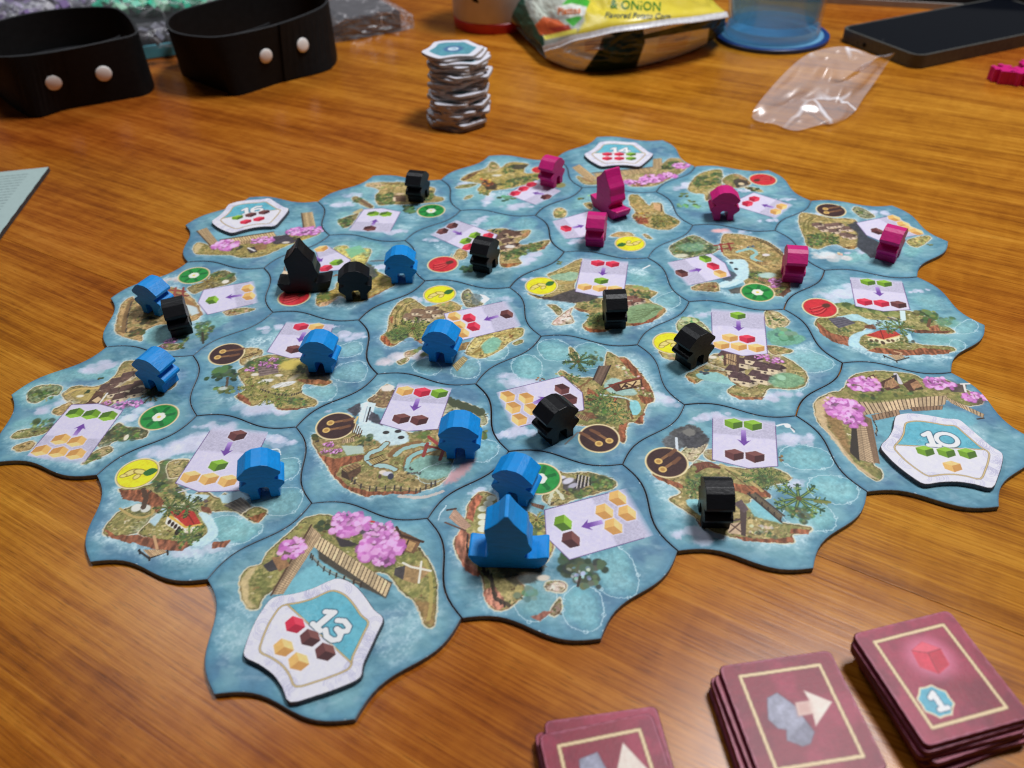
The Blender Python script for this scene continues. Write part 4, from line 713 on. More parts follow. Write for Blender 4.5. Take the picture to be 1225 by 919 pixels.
def art_P3(c):
    c.shal('480,400 640,380 660,430 540,460', 0, .8, (124, 190, 174)); c.shal('880,360 980,330 980,400 900,420', 0, .8, (124, 196, 176)); c.shal('800,480 940,460 900,520', 0, .6); c.shal('300,70 540,70 520,130', 0, .5); c.cloud(420, 420, 10, 11, .9, -.3, (222, 216, 214)); c.cloud(690, 140, 8, 9, .9); c.cloud(560, 390, 6, 6, .7); c.cloud(330, 140, 5, 6, .8); c.foam('300,380 400,400 360,410', .7)
    c.isl('200,150 230,135 320,150 420,170 560,180 580,260 580,350 520,370 440,340 380,350 320,370 250,350 230,290 200,220', base=(170, 148, 84), b2=(136, 126, 64))
    for o in (0, 1): c.ln(f'{225 + o * 30},250 {240 + o * 25},190 {290 + o * 20},160', 1, (104, 96, 56), .8, .4, 1)
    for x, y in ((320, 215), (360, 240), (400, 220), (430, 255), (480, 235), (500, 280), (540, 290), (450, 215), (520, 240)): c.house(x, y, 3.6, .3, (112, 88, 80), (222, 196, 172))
    c.palm(380, 300, 8, 11, (50, 66, 40), (130, 140, 76)); c.forest('250,280 360,270 340,350 270,350', 40, 1.6); c.forest('400,290 460,310 440,340 390,330', 14, 1.4); c.ln('420,180 540,190', 1.4, (196, 172, 110), .8, .4); c.cliff('470,360 560,350 580,330 560,372', (150, 116, 70))
    c.pg('510,210 570,190 640,290 730,330 720,430 660,430 570,350 580,270', (62, 64, 70), .95, 1.4, .6, .25); c.isl('545,110 570,95 620,110 690,160 620,170 570,140', base=(130, 136, 96), b2=(96, 112, 90), b3=(196, 190, 150)); c.bush(600, 130, 3, 8); c.isl('900,320 980,290 1040,285 1050,310 960,360', base=(190, 176, 96), halo=.3); c.bush(985, 335, 2.4, 6, LT); c.bush(1050, 345, 2, 6); c.bush(460, 405, 2.4, 6, ((190, 140, 120), (222, 190, 170)))
    c.panel('820,150 1010,272 735,322 635,280 572,200', 'Y:815,170 Y:875,210 Y:915,240 Y:960,258 N:705,255', '830,232 755,245'); c.badge(405, 118, 'N', (.2, 1))

def art_L2(c):
    c.shal('1020,300 1120,280 1135,340 1080,385 1000,380', 1, .8); c.shal('960,440 1120,425 1145,480 1090,550 980,550 900,490', 1, .85); c.shal('700,600 780,560 940,600 930,650 840,695 740,680', 1, .9, (120, 190, 182)); c.cloud(640, 190, 13, 12, .97, .4); c.cloud(520, 230, 12, 10, .95, .3); c.cloud(1020, 190, 8, 8, .9); c.cloud(690, 120, 6, 6, .8); c.cloud(650, 720, 9, 8, .9, .2); c.foam('230,660 420,740 620,760 800,730', .8, 3); c.foam('240,440 210,520', .6, 2); c.foam('150,640 200,690', .5, 2)
    c.isl('250,430 420,400 450,300 500,290 600,290 540,400 600,460 660,440 740,470 780,450 860,540 960,540 930,590 820,540 700,540 680,560 500,530 400,500', base=(160, 148, 82)); c.isl('180,630 230,560 300,520 420,520 460,530 400,580 350,640 200,660', base=(150, 142, 78)); c.isl('350,640 440,560 520,520 640,540 690,610 680,650 600,690 480,680 380,660', base=(150, 142, 74))
    c.cliff('255,430 400,430 480,490 440,545 390,500 270,480'); c.cliff('180,625 240,655 340,655 310,700 200,660'); c.cliff('340,655 420,670 500,680 620,690 560,735 440,725 310,690'); c.cliff('710,690 800,680 770,715 710,720')
    c.ln('260,525 330,565 410,555 420,520', 1.2, (186, 160, 102), .9, .3, 1); c.pg('300,520 350,500 410,510 400,540 340,550', (90, 92, 62), .9, 1, .4, .2); c.bl(340, 520, 2.2, (214, 214, 206)); c.bl(385, 525, 2, (206, 206, 196)); c.ln('375,520 385,470 375,430', 2.2, (80, 62, 50), .95, .3); c.ln('385,470 410,440', 1.2, (80, 62, 50), .9, .3)
    c.forest('400,340 500,290 490,410 420,410', 40, 2.2); c.bush(450, 350, 6, 14, MID); c.isl('500,300 600,290 570,360 500,370', base=(176, 158, 96), halo=.2); c.forest('420,390 580,430 560,470 440,440', 24, 1.5)
    c.pg('580,450 700,460 680,480 620,500 580,480', (190, 214, 222), .95, .8, .3); c.pg('740,460 840,440 900,470 820,500 760,500', (176, 208, 218), .95, 1, .4); c.pg('640,550 700,560 740,640 700,690 640,710 600,700 690,640', (190, 218, 228), .95, .8, .3, .1, 1); c.pg('400,590 470,520 490,530 430,610', (180, 210, 222), .9, .8, .3); c.scat('615,470 690,480 680,520 620,510', 16, ((44, 44, 46), (84, 84, 84)), .5, .9); c.ln('535,435 590,420', .7, (90, 84, 90)); c.ln('545,445 600,430', .7, (200, 196, 200)); c.pg('650,510 700,520 710,550 660,540', (120, 72, 54), .9, .4, .2, .2)
    c.pg('490,560 640,600 640,625 570,655 480,600', (232, 222, 206), 1, 0, .1, .06); c.pg('500,540 560,525 620,540 655,600 580,615', (178, 56, 48), 1, 0, .1, .18); c.pg('490,545 580,612 575,622 485,560', (206, 164, 70), 1, 0, .1, .2); c.ln('580,617 655,602', 1, (216, 176, 92)); c.ln('585,540 620,600', .5, (120, 36, 34))
    for k in range(5): c.bl(500 + k * 15, 590 + k * 11, .7, (52, 40, 36), 1, 1.3, so=.3)
    c.bl(540, 638, 1.1, (44, 34, 32), 1, 1.8, so=.3); c.bl(600, 640, 2, (222, 206, 180), .9, 1.2); c.palm(500, 520, 6, 9, (50, 66, 40), (120, 132, 70)); c.palm(590, 515, 6, 10, (50, 66, 40), (120, 132, 70)); c.palm(600, 660, 6, 9, (60, 90, 46), (150, 170, 84)); c.forest('560,650 650,650 620,690 570,690', 22, 1.3); c.ln('425,660 440,720', 1.1, (206, 164, 120), .9)
    c.pg('765,510 850,470 905,515 850,550', (96, 88, 80), 1, 0, .15, .3)
    for k in range(5): c.ln(f'{780 + k * 20},{505 - k * 8} {860 + k * 10},{548 - k * 8}', .4, (140, 128, 112), .8)
    c.isl('860,550 920,520 975,540 930,590 880,575', base=(150, 144, 80), halo=.2); c.cliff('880,570 970,545 935,595', (150, 96, 66)); c.ln('350,730 400,768 490,735', .9, (50, 44, 42)); c.planks('370,725 470,725 490,738 405,762', 9, (206, 172, 130)); c.ln('353,725 356,745', .8, (44, 40, 38)); c.ln('400,762 402,778', .8, (44, 40, 38)); c.ln('490,730 492,750', .8, (44, 40, 38)); c.ln('975,245 1030,235 1042,262', .8, (220, 226, 232), .9, .2, 1)
    c.panel('720,115 985,150 845,438 645,443 530,400', 'N:832,168 G:738,314 Y:602,370 Y:692,380 Y:785,390', '800,200 768,268'); c.badge(345, 352, 'Y', (.3, 1))

def art_SB(c):
    c.shal('690,510 790,470 860,520 895,610 870,680 780,680 720,620', 1, .8, (106, 176, 186)); c.shal('580,700 640,640 730,670 745,780 690,830 600,800', 1, .85, (106, 184, 192)); c.shal('360,640 450,590 540,650 530,740 450,790 380,740', 1, .55, (130, 180, 172)); c.shal('430,290 500,260 520,310 470,330', 0, .6); c.foam('200,250 300,230 300,300', .7, 2); c.cloud(240, 240, 5, 5, .8); c.foam('460,130 540,120 520,160', .6, 1)
    c.isl('180,290 230,240 290,260 320,330 440,330 510,400 540,480 480,560 380,600 420,660 350,730 290,740 250,690 230,590 150,540 120,450 160,380', base=(164, 150, 88), b2=(142, 134, 72), out=(130, 72, 56))
    c.cliff('185,290 215,250 240,262 205,330 200,370 170,350', (178, 104, 78)); c.cliff('125,430 150,400 185,420 180,520 230,580 160,570 125,480', (186, 120, 96)); c.cliff('240,660 290,640 340,720 300,742 255,705', (196, 130, 108)); c.cliff('155,540 230,585 220,600 165,575', (160, 90, 66))
    for x, y in ((240, 312), (238, 345), (240, 372), (238, 398), (262, 290), (275, 268)): c.bl(x, y, 2, (224, 222, 196), 1, 1.6, so=.5)
    c.posts('175,430 172,480 190,520', 6, (44, 38, 34), 1.6, .7); c.posts('240,570 275,600 285,680 330,720', 10, (50, 44, 38), 1.8, .7); c.ln('240,575 275,610 290,690 350,720', 1.5, (60, 50, 42), .8, .3)
    c.planks('95,350 120,310 190,385 160,405', 8, (206, 166, 140)); c.ln('88,318 125,312', .9, (70, 50, 44)); c.ln('80,370 165,405', .8, (96, 70, 60)); c.ln('85,300 60,330 50,360', .5, (210, 226, 232), .8, .3)
    c.pg('320,600 420,580 500,560 470,620 380,640', (60, 56, 50), .8, 1.4, .6, .3); c.pg('300,560 500,540 490,580 340,600', (70, 62, 50), .7, 1.6, .6, .3); c.forest('440,370 500,340 500,420 450,440', 22, 1.8); c.palm(465, 360, 5, 8, (120, 116, 60), (200, 186, 110)); c.ln('480,420 520,470 500,520', 2.4, (186, 178, 84), .8, .5, 1)
    c.isl('490,250 540,160 600,165 700,160 800,200 780,230 640,270 560,300 510,290', base=(158, 142, 82), b2=(128, 122, 68)); c.ln('520,290 540,230 580,270', 1.4, (206, 206, 180), .9, .4, 1); c.pg('570,180 640,190 690,210 620,250 580,230', (70, 66, 70), .9, .8, .4, .3)
    for k in range(5): c.ln(f'{640 + k * 14},{170 + k * 3} {630 + k * 16},{225 - k * 3}', .6, (40, 36, 40)); c.ln(f'{646 + k * 14},{170 + k * 3} {636 + k * 16},{225 - k * 3}', .5, (186, 178, 170))
    c.bl(600, 195, 2.6, (206, 202, 214), .95, 1.5, .5); c.bl(620, 215, 2.2, (176, 172, 186), .95, 1.2, .5); c.bl(570, 180, 2, (214, 210, 220), .95, 1); c.forest('700,170 800,200 770,230 700,225', 40, 1.9); c.forest('600,230 700,235 650,270', 14, 1.6); c.planks('440,285 500,300 495,318 445,300', 6, (120, 88, 70))
    c.bush(600, 545, 6, 16, ((44, 58, 46), (66, 82, 60))); c.bush(650, 590, 7, 18, ((50, 62, 50), (74, 88, 66))); c.bush(700, 570, 6, 14, ((50, 62, 50), (84, 96, 72))); c.bush(690, 630, 5, 12, ((60, 74, 58), (96, 110, 84))); c.scat('600,560 690,560 690,620 620,620', 20, ((176, 200, 200), (120, 160, 160)), .6, 1.1); c.ln('640,640 650,600', 1, (60, 50, 42))
    c.isl('500,635 540,615 590,630 580,665 520,660', base=(222, 206, 180), b2=(200, 180, 156), halo=.4); c.bush(430, 680, 5, 10, ((96, 130, 112), (126, 160, 136)), .7); c.isl('520,750 560,690 570,740 540,765', base=(150, 124, 100), halo=.2); c.cliff('440,775 500,745 530,750 480,785', (150, 92, 76)); c.bl(495, 605, 2.4, (226, 210, 190), .9, 1.4)
    c.panel('850,225 962,425 605,528 507,432 500,318', 'Y:808,268 Y:752,325 Y:848,332 Y:790,388 G:577,373 N:610,443', '745,368 655,390'); c.badge(480, 185, 'G', (.5, -.2))

def harbour(c, isle, grn, pier, blos, huts, trees='', wat=None):
    c.isl(isle, **OLV)
def art_T13(c):
    c.foam('120,520 160,430 220,480 150,600', .5, 3); c.foam('740,540 800,450 840,480 780,620', .5, 4); c.pg('330,390 420,290 520,270 640,330 560,400 420,420', (120, 184, 196), .8, 3, .8, .1, 1)
    c.isl('185,320 215,285 260,270 290,220 370,150 430,95 520,85 600,110 700,120 800,150 870,220 920,300 928,400 915,505 880,495 850,420 790,370 730,300 640,310 540,240 460,180 420,220 340,330 270,400 250,440 210,435 185,380', base=(146, 140, 74), b2=(116, 118, 58), b3=(168, 150, 92), halo=.2)
    A = c.P('840,400 920,420 915,505 885,495'); c.pgm(A, (150, 106, 72), .6, 2, .5, .2); c.pg('180,340 215,290 250,275 215,340 215,400 250,440 205,435', (206, 182, 136), .85, 1.4, .5, .12); c.ln('880,260 905,330 905,420 895,480', 1.4, (176, 160, 92), .8, .3, 1)
    c.pg('470,190 760,340 735,400 640,355 480,250', (70, 58, 46), .9, .8, .2, .2); c.posts('450,240 500,290 560,320 640,350', 9, (56, 44, 36), 2, .7)
    c.planks('480,160 755,345 735,395 460,205', 23, (206, 182, 142)); c.planks('450,125 490,160 345,385 300,385', 15, (200, 172, 134)); c.ln('452,122 300,388', .8, (84, 62, 46)); c.pg('420,150 455,170 350,330 335,320', (90, 70, 52), .35, 1.5, .4)
    c.pg('270,275 330,235 330,290 290,300', (64, 60, 62), 1, 0, .2, .2); c.pg('300,245 350,240 370,275 330,300', (150, 112, 78), 1, 0, .1, .25)
    c.pg('545,165 620,190 640,200 560,205', (56, 50, 54), .95, .6, .3); c.pg('640,120 700,135 680,160 640,155', (90, 86, 92), 1, 0, .2, .2); c.ln('655,118 690,145', 1, (226, 222, 226)); c.ln('660,105 690,110', 1, (190, 60, 60))
    c.pg('770,180 790,140 870,180 840,230 790,220', (112, 82, 58), 1, 0, .2, .25); c.ln('775,130 790,160 875,185', 1.2, (66, 46, 36)); c.pg('800,170 850,190 830,225 790,205', (170, 134, 90), 1, 0, .1, .25); c.ln('820,180 800,230', .7, (70, 50, 40)); c.pg('770,285 830,270 800,330 765,310', (72, 66, 66), 1, 0, .1, .2); c.pg('810,270 880,280 900,300 850,345 800,330', (158, 128, 88), 1, 0, .1, .25); c.ln('800,265 830,280 905,295', .9, (222, 216, 200)); c.ln('870,260 860,340', .8, (222, 216, 200))
    c.pg('600,200 680,260 740,290 780,260 700,190', (92, 98, 52), .7, 1.4, .5, .2); c.ln('540,110 530,140 545,160', 2.2, (92, 84, 50), .8, .4); c.bush(500, 130, 4, 10, DK)
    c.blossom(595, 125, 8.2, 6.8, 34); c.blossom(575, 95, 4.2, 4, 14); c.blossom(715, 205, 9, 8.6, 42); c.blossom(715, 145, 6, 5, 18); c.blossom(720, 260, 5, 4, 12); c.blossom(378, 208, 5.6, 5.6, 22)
def art_T10(c):
    c.foam('930,400 1010,420 980,460', .8, 2); c.pg('440,380 560,330 700,310 800,290 980,340 900,400 600,480', (112, 174, 186), .75, 3.5, .8, .1, 1)
    c.isl('150,260 230,215 290,200 330,140 400,110 520,105 650,120 720,150 800,140 900,190 1000,230 1010,270 930,280 830,250 700,240 430,300 390,330 440,560 490,610 485,665 430,650 330,560 270,470 220,420 160,350', base=(140, 134, 72), b2=(106, 112, 56), b3=(166, 142, 92), halo=.2)
    c.pg('150,260 230,220 270,240 200,300 220,400 280,470 350,570 440,640 485,665 430,652 320,560 215,425 150,330', (206, 178, 140), .85, 1, .4, .12); c.pg('210,270 260,300 300,400 350,540 320,520 240,420 200,330', (142, 100, 68), .6, 2.4, .7, .2)
    c.pg('340,390 385,400 380,570 330,520', (52, 46, 42), .95, .5, .2); c.planks('355,290 400,290 460,580 380,560', 17, (192, 166, 132)); c.planks('400,330 440,350 485,580 455,575', 15, (146, 118, 92)); c.planks('355,265 830,228 820,275 400,330', 22, (200, 174, 138)); c.planks('440,330 580,300 590,330 450,360', 8, (150, 122, 96)); c.planks('640,290 810,280 805,302 650,310', 10, (140, 112, 88)); c.planks('810,230 1020,325 1015,345 850,268', 11, (192, 166, 130)); c.ln('1018,345 985,350', .8, (60, 50, 44)); c.posts('455,365 470,400 465,430', 4, (46, 40, 38), 1.6, .6)
    for x, y in ((430, 150), (520, 165), (640, 170)): c.pg(f'{x - 40},{y} {x + 20},{y - 30} {x + 70},{y + 25} {x},{y + 40}', (84, 58, 48), 1, 0, .2, .25); c.pg(f'{x},{y} {x + 35},{y - 20} {x + 60},{y + 10} {x + 20},{y + 30}', (160, 120, 88), 1, 0, .1, .3)
    c.ln('445,135 465,165', 1.6, (220, 196, 160)); c.ln('565,120 590,165', 2, (196, 190, 196)); c.pg('540,130 570,120 575,160', (54, 48, 54)); c.planks('510,160 560,135 545,185 505,190', 6, (180, 140, 100)); c.pg('830,175 930,165 925,215 850,210', (92, 80, 74), 1, 0, .2, .25); c.ln('900,170 945,168', 1, (222, 214, 206)); c.ln('915,170 925,210', 1, (222, 214, 206)); c.pg('340,225 500,215 720,215 700,240 430,270', (98, 106, 54), .6, 1.2, .4, .2); c.scat('380,200 700,190 700,225 400,250', 30, DK + MID, .6, 1.4)
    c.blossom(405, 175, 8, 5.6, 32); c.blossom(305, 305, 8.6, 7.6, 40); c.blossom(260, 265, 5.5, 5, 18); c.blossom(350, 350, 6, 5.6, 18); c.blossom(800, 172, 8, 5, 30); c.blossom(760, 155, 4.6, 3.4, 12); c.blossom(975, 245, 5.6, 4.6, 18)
def art_T16(c):
    c.pg('240,310 400,320 760,300 980,230 960,300 700,330 460,370 360,370', (124, 176, 190), .7, 4, 1, .1, 1)
    c.isl('195,430 230,400 300,420 360,440 560,390 760,360 900,340 1100,300 1110,340 1000,380 860,430 700,500 560,510 440,490 300,490 210,480', base=(156, 138, 72), b2=(126, 116, 58), b3=(182, 160, 96), halo=.2); c.pg('195,430 230,402 260,420 230,470 205,475', (206, 184, 140), .8, 1.4, .5); c.pg('760,440 1000,370 1090,340 1000,385 860,430', (206, 178, 84), .6, 1.6, .5)
    c.planks('220,315 290,290 400,430 340,450', 12, (200, 172, 128)); c.ln('218,315 345,455', .9, (84, 66, 48)); c.planks('985,185 1065,175 1090,290 1000,290', 10, (206, 178, 132)); c.ln('985,185 1000,290', .9, (84, 66, 48)); c.planks('390,385 780,325 800,350 420,420', 20, (206, 178, 130)); c.ln('390,380 780,322', 1.2, (96, 74, 52)); c.planks('480,400 760,365 740,385 500,420', 14, (190, 160, 116))
    c.pg('640,420 740,400 720,450 640,460', (140, 106, 74), 1, 0, .2, .3); c.pg('580,440 640,430 660,470 610,480', (62, 52, 54), 1, 0, .2); c.ln('595,440 640,460', 1.2, (222, 216, 214)); c.bush(500, 440, 4, 10, DK); c.pg('760,360 860,345 870,300 890,350 960,380 920,410 780,410', (66, 60, 70), .95, .8, .5, .25); c.bl(870, 400, 2.4, (216, 204, 190), .95, 1.2); c.bush(950, 370, 3, 8, DK)
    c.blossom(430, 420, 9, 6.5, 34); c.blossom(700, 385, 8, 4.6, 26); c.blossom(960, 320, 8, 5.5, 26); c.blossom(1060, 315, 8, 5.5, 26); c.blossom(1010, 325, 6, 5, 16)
def art_T14(c):
    c.pg('250,320 340,350 620,330 820,250 830,300 560,340 380,365', (118, 172, 190), .6, 4, 1)
    c.isl('205,390 230,380 300,420 420,400 620,370 820,310 900,280 960,235 1040,240 1095,290 1080,330 980,390 860,450 780,465 640,460 600,420 420,440 320,450 260,440', base=(166, 146, 92), b2=(138, 122, 72), b3=(200, 178, 124), halo=.3)
    c.planks('165,310 225,285 375,400 310,430', 12, (206, 176, 128)); c.planks('340,360 830,310 860,340 370,400', 32, (196, 168, 122)); c.ln('330,355 830,305', 1.4, (110, 84, 60)); c.planks('825,240 895,232 905,320 825,325', 8, (206, 178, 132)); c.ln('250,395 330,430', 2, (150, 116, 80), .9)
    c.forest('900,290 1000,250 1050,270 960,340', 34, 1.8); c.bush(930, 310, 4, 10, DK); c.cliff('660,430 780,420 760,465 660,460', (150, 110, 84)); c.scat('640,420 780,410 780,460 650,460', 20, ((90, 60, 70), (206, 170, 130)), .8, 1.4)
    c.blossom(1050, 295, 7, 5, 24); c.blossom(820, 400, 9, 6.5, 32); c.blossom(770, 425, 6, 5, 16); c.blossom(950, 375, 7, 5, 20); c.blossom(635, 430, 6, 4.6, 16)
# ------------------------------------------------------------------ table
def wood():
    m, nt, b, L = nodes('varnished_wood')
    tc = N(nt, 'ShaderNodeTexCoord'); rot = N(nt, 'ShaderNodeMapping'); L(tc.outputs['Object'], rot.inputs[0])
    oi = N(nt, 'ShaderNodeObjectInfo'); mul = N(nt, 'ShaderNodeMath', operation='MULTIPLY'); L(oi.outputs['Object Index'], mul.inputs[0]); mul.inputs[1].default_value = 3.7
    cb = N(nt, 'ShaderNodeCombineXYZ'); L(mul.outputs[0], cb.inputs[0]); L(mul.outputs[0], cb.inputs[1]); L(cb.outputs[0], rot.inputs['Location'])
    def stretched(sx, sy, scale, det, dist=0.0, rough=.55):
        mp = N(nt, 'ShaderNodeMapping'); mp.inputs['Scale'].default_value = (sx, sy, 1); L(rot.outputs[0], mp.inputs[0])
        n = N(nt, 'ShaderNodeTexNoise', Scale=scale, Detail=det, Distortion=dist, Roughness=rough); L(mp.outputs[0], n.inputs['Vector']); return n.outputs['Fac']
    big = stretched(2.0, 16, 2.4, 4.0, .3); mid = stretched(3.4, 62, 3.0, 5.0, .35); fine = stretched(7, 290, 3.2, 6.0, .12, .68); cross = stretched(40, 16, 2.6, 3.0, .6); pore = stretched(34, 620, 3.0, 2.0)
    def mr(f, a, c, d=0., e=1.):
        r = N(nt, 'ShaderNodeMapRange'); r.inputs['From Min'].default_value = a; r.inputs['From Max'].default_value = c; r.inputs['To Min'].default_value = d; r.inputs['To Max'].default_value = e; L(f, r.inputs['Value']); return r.outputs[0]
    def add(x, y, wx, wy):
        a1 = N(nt, 'ShaderNodeMath', operation='MULTIPLY'); L(x, a1.inputs[0]); a1.inputs[1].default_value = wx
        a2 = N(nt, 'ShaderNodeMath', operation='MULTIPLY_ADD'); L(y, a2.inputs[0]); a2.inputs[1].default_value = wy; L(a1.outputs[0], a2.inputs[2]); return a2.outputs[0]
    f = add(add(mr(big, .36, .64), mr(mid, .33, .67), .26, .26), add(mr(fine, .32, .68), mr(cross, .3, .7), .40, .11), 1, 1)
    cr = N(nt, 'ShaderNodeValToRGB'); e = cr.color_ramp.elements
    e[0].position = .16; e[0].color = (.190, .054, .005, 1); e[1].position = .86; e[1].color = (.62, .260, .032, 1)
    for p, c in ((.34, (.300, .089, .0070, 1)), (.50, (.415, .140, .0110, 1)), (.66, (.520, .196, .0180, 1))):
        x = e.new(p); x.color = c
    L(f, cr.inputs[0])
    hv = stretched(1.0, 2.2, 1.6, 2.0, .3); hs = N(nt, 'ShaderNodeHueSaturation'); L(mr(hv, .35, .65, .486, .507), hs.inputs['Hue']); L(mr(hv, .35, .65, .84, 1.06), hs.inputs['Value']); L(cr.outputs[0], hs.inputs['Color'])
    dk = N(nt, 'ShaderNodeMix', data_type='RGBA', blend_type='MULTIPLY'); dk.inputs[0].default_value = 1.0
    pr = N(nt, 'ShaderNodeCombineColor'); v = mr(pore, .58, .72, 1, .55)
    for k in range(3): L(v, pr.inputs[k])
    L(hs.outputs[0], dk.inputs[6]); L(pr.outputs[0], dk.inputs[7]); L(dk.outputs[2], b.inputs['Base Color'])
    b.inputs['Specular IOR Level'].default_value = .28
    sm = N(nt, 'ShaderNodeTexNoise', Scale=14.0, Detail=4.0); L(tc.outputs['Object'], sm.inputs['Vector'])
    L(mr(sm.outputs['Fac'], .3, .7, .19, .27), b.inputs['Roughness'])
    bp = N(nt, 'ShaderNodeBump', Strength=.10, Distance=.0006); L(add(fine, mid, .7, .3), bp.inputs['Height']); L(bp.outputs[0], b.inputs['Normal'])
    return m
M_WOOD = wood()
GR = math.atan2(at(1225, 765, 0)[1] - at(960, 680, 0)[1], at(1225, 765, 0)[0] - at(960, 680, 0)[0])   # direction of the boards
GR = rad(-32.5)
tab = empty('table', (0, 0, 0), label='varnished orange brown wooden table top under the whole board game', cat='table')
seam = at(1117, 719, 0); du = np.array([math.cos(GR), math.sin(GR)]); dn = np.array([-du[1], du[0]])
def board(n0, n1, k):
    bm = bmesh.new(); r = bmesh.ops.create_cube(bm, size=1.0)
    for v in bm.verts: v.co = Vector((v.co.x * 5.0, (n0 + n1) / 2 + v.co.y * (n1 - n0), -.0125 + v.co.z * .025))
    bevel(bm, .0003, 2)
    o = link('board', bm_mesh('board', bm), tab, (M_WOOD,)); o.location = (seam[0], seam[1], 0); o.rotation_euler = (0, 0, GR); o.pass_index = k
    return o
board(-1.2, -.00006, 1); board(.00006, 2.6, 2)

# ------------------------------------------------------------------ board tiles
CORN = [np.array([math.cos(rad(30 + 60 * k) + LATANG), math.sin(rad(30 + 60 * k) + LATANG)]) * PITCH / 3 ** .5 for k in range(6)]
def tile_outline(c, gap=.00022, n=16, amp=.052):
    P = []
    for k in range(6):
        a, b = CORN[k], CORN[(k + 1) % 6]; e = b - a; L = np.linalg.norm(e); e = e / L; o = np.array([e[1], -e[0]])
        for i in range(n):
            t = i / n; P.append(a + e * L * t - o * amp * L * math.sin(2 * math.pi * t))
    P = np.array(P); r = np.linalg.norm(P, axis=1)[:, None]
    return c + P * (1 - gap / r)
TL = {  # lattice place, cell (mm), label
 'T16': (0, 0, 0.45, 'sea tile under the white number 16 token, at the far left corner of the map'),
 'S1': (1, 0, 0.45, 'sea island tile under the black ship, a black house and a blue house'),
 'Y1': (2, 0, 0.35, 'sea island tile with blue house, big palm and one brown cube beside five others'),
 'D2': (3, 0, 0.3, 'sea island tile with red cliffs and black house over five yellow cubes'),
 'D3': (4, 0, 0.285, 'sea island tile with two green cubes over two brown cubes and a black house'),
 'B1': (0, 1, 0.48, 'sea island tile at the far edge with one black house and a green disc'),
 'K2': (1, 1, 0.45, 'sea island tile with red chili disc at its left and one black house'),
 'Y2': (2, 1, 0.36, 'sea island tile with yellow disc and two red cubes over green, black house side-on'),
 'Y3': (3, 1, 0.35, 'sea island tile with clustered dark roofed village, black house over the yellow disc'),
 'T10': (4, 1, 0.285, 'sea tile under the white number 10 token, with printed pier and pink trees'),
 'P1': (0, 2, 0.48, 'sea island tile at the far edge with one pink house and three red cubes'),
 'PS': (1, 2, 0.45, 'sea island tile that carries the pink ship and a pink house'),
 'P4': (2, 2, 0.45, 'sea island tile with green disc and waterfall, pink house on its right side'),
 'R1': (3, 2, 0.35, 'sea island tile without any piece, red roofed house and red chili disc'),
 'T14': (0, 3, 0.5, 'sea tile under the white number 14 token, farthest tile of the map'),
 'P2': (1, 3, 0.48, 'sea island tile at the far right with red disc and front facing pink house'),
 'P3': (2, 3, 0.45, 'sea island tile at the far right tip with brown disc and one pink house'),
 'G1': (1, -1, 0.45, 'sea island tile on the left edge with touching blue and black houses, green disc'),
 'BL1': (2, -1, 0.35, 'sea island tile with brown clove disc, small tree at its left and one blue house'),
 'D1': (3, -1, 0.285, 'sea island tile with waterfall and farm fence, brown clove disc and a blue house'),
 'SB': (4, -1, 0.275, 'sea island tile that carries the large blue ship and a blue house'),
 'L1': (2, -2, 0.35, 'sea island tile at the far left tip with three green cubes over five yellow cubes'),
 'L2': (3, -2, 0.285, 'sea island tile with small red roofed house, yellow ginger disc and a blue house'),
 'T13': (4, -2, 0.275, 'sea tile under the white number 13 token, nearest tile of the map')}
for k, (nm, (q, r, cell, lab)) in enumerate(TL.items()):
    cen = lat(q, r); out = tile_outline(cen)
    e = slab('map_tile', out, 0.0, ZT, .00026, None, M_EDGE, cen); body, inner = e
    jr = random.Random(k * 7 + 1); body.location = (cen[0] + jr.uniform(-.00012, .00012), cen[1] + jr.uniform(-.00012, .00012), 0); body.rotation_euler = (0, 0, rad(jr.uniform(-.15, .15))); tag(body, lab, 'board tile', 'sea map tiles fitted together')
    def paint(c, nm=nm, k=k):
        c.view = VIEW[nm]; c.water(); c.rim(c.edge); globals()['art_' + nm](c)
        R = random.Random(k)
        for j in range(9):                                   # worn white nicks along the die-cut edge
            p = out[R.randrange(len(out))] * 1000; c.blm(p, R.uniform(.25, .6), (206, 214, 222), .8, so=.3)
    printed_face('printed_face', inner, ZT, cell / 1000, paint, body, 100 + k, org=cen)

# ------------------------------------------------------------------ number tokens
TK = .0021
cv0 = Canvas(np.zeros(1), np.zeros(1), 1, 0); cv0.z = ZT + TK; cv0.view = VIEW['T13']
TOK = cv0.P('555,322 610,343 655,390 690,440 726,475 704,530 672,600 650,650 638,700 570,735 470,770 370,795 340,740 305,690 250,650 195,620 202,570 230,500 262,445 305,395 385,380 455,360 510,335') / 1000
def frame(l, r): d = r - l; d = d / np.linalg.norm(d); return d, np.array([-d[1], d[0]])
tux, tuy = frame(cv0.pt(305, 395), cv0.pt(638, 700)); TC = (cv0.pt(305, 395) + cv0.pt(638, 700) + cv0.pt(555, 322) + cv0.pt(726, 475) + cv0.pt(195, 620) + cv0.pt(370, 795)) / 6000
TLOC = np.c_[(TOK - TC) @ tux, (TOK - TC) @ tuy]
TLOC = (TLOC + np.c_[-TLOC[::-1, 0], TLOC[::-1, 1]][np.argsort([1] * len(TLOC), kind='stable')] * 0) if True else TLOC
def token_outline(c, ux, uy):
    o = c + TLOC[:, :1] * ux + TLOC[:, 1:] * uy
    a = .5 * np.sum(o[:, 0] * np.roll(o[:, 1], -1) - np.roll(o[:, 0], -1) * o[:, 1]); o = o if a > 0 else o[::-1]
    return catmull(o, True, 3)
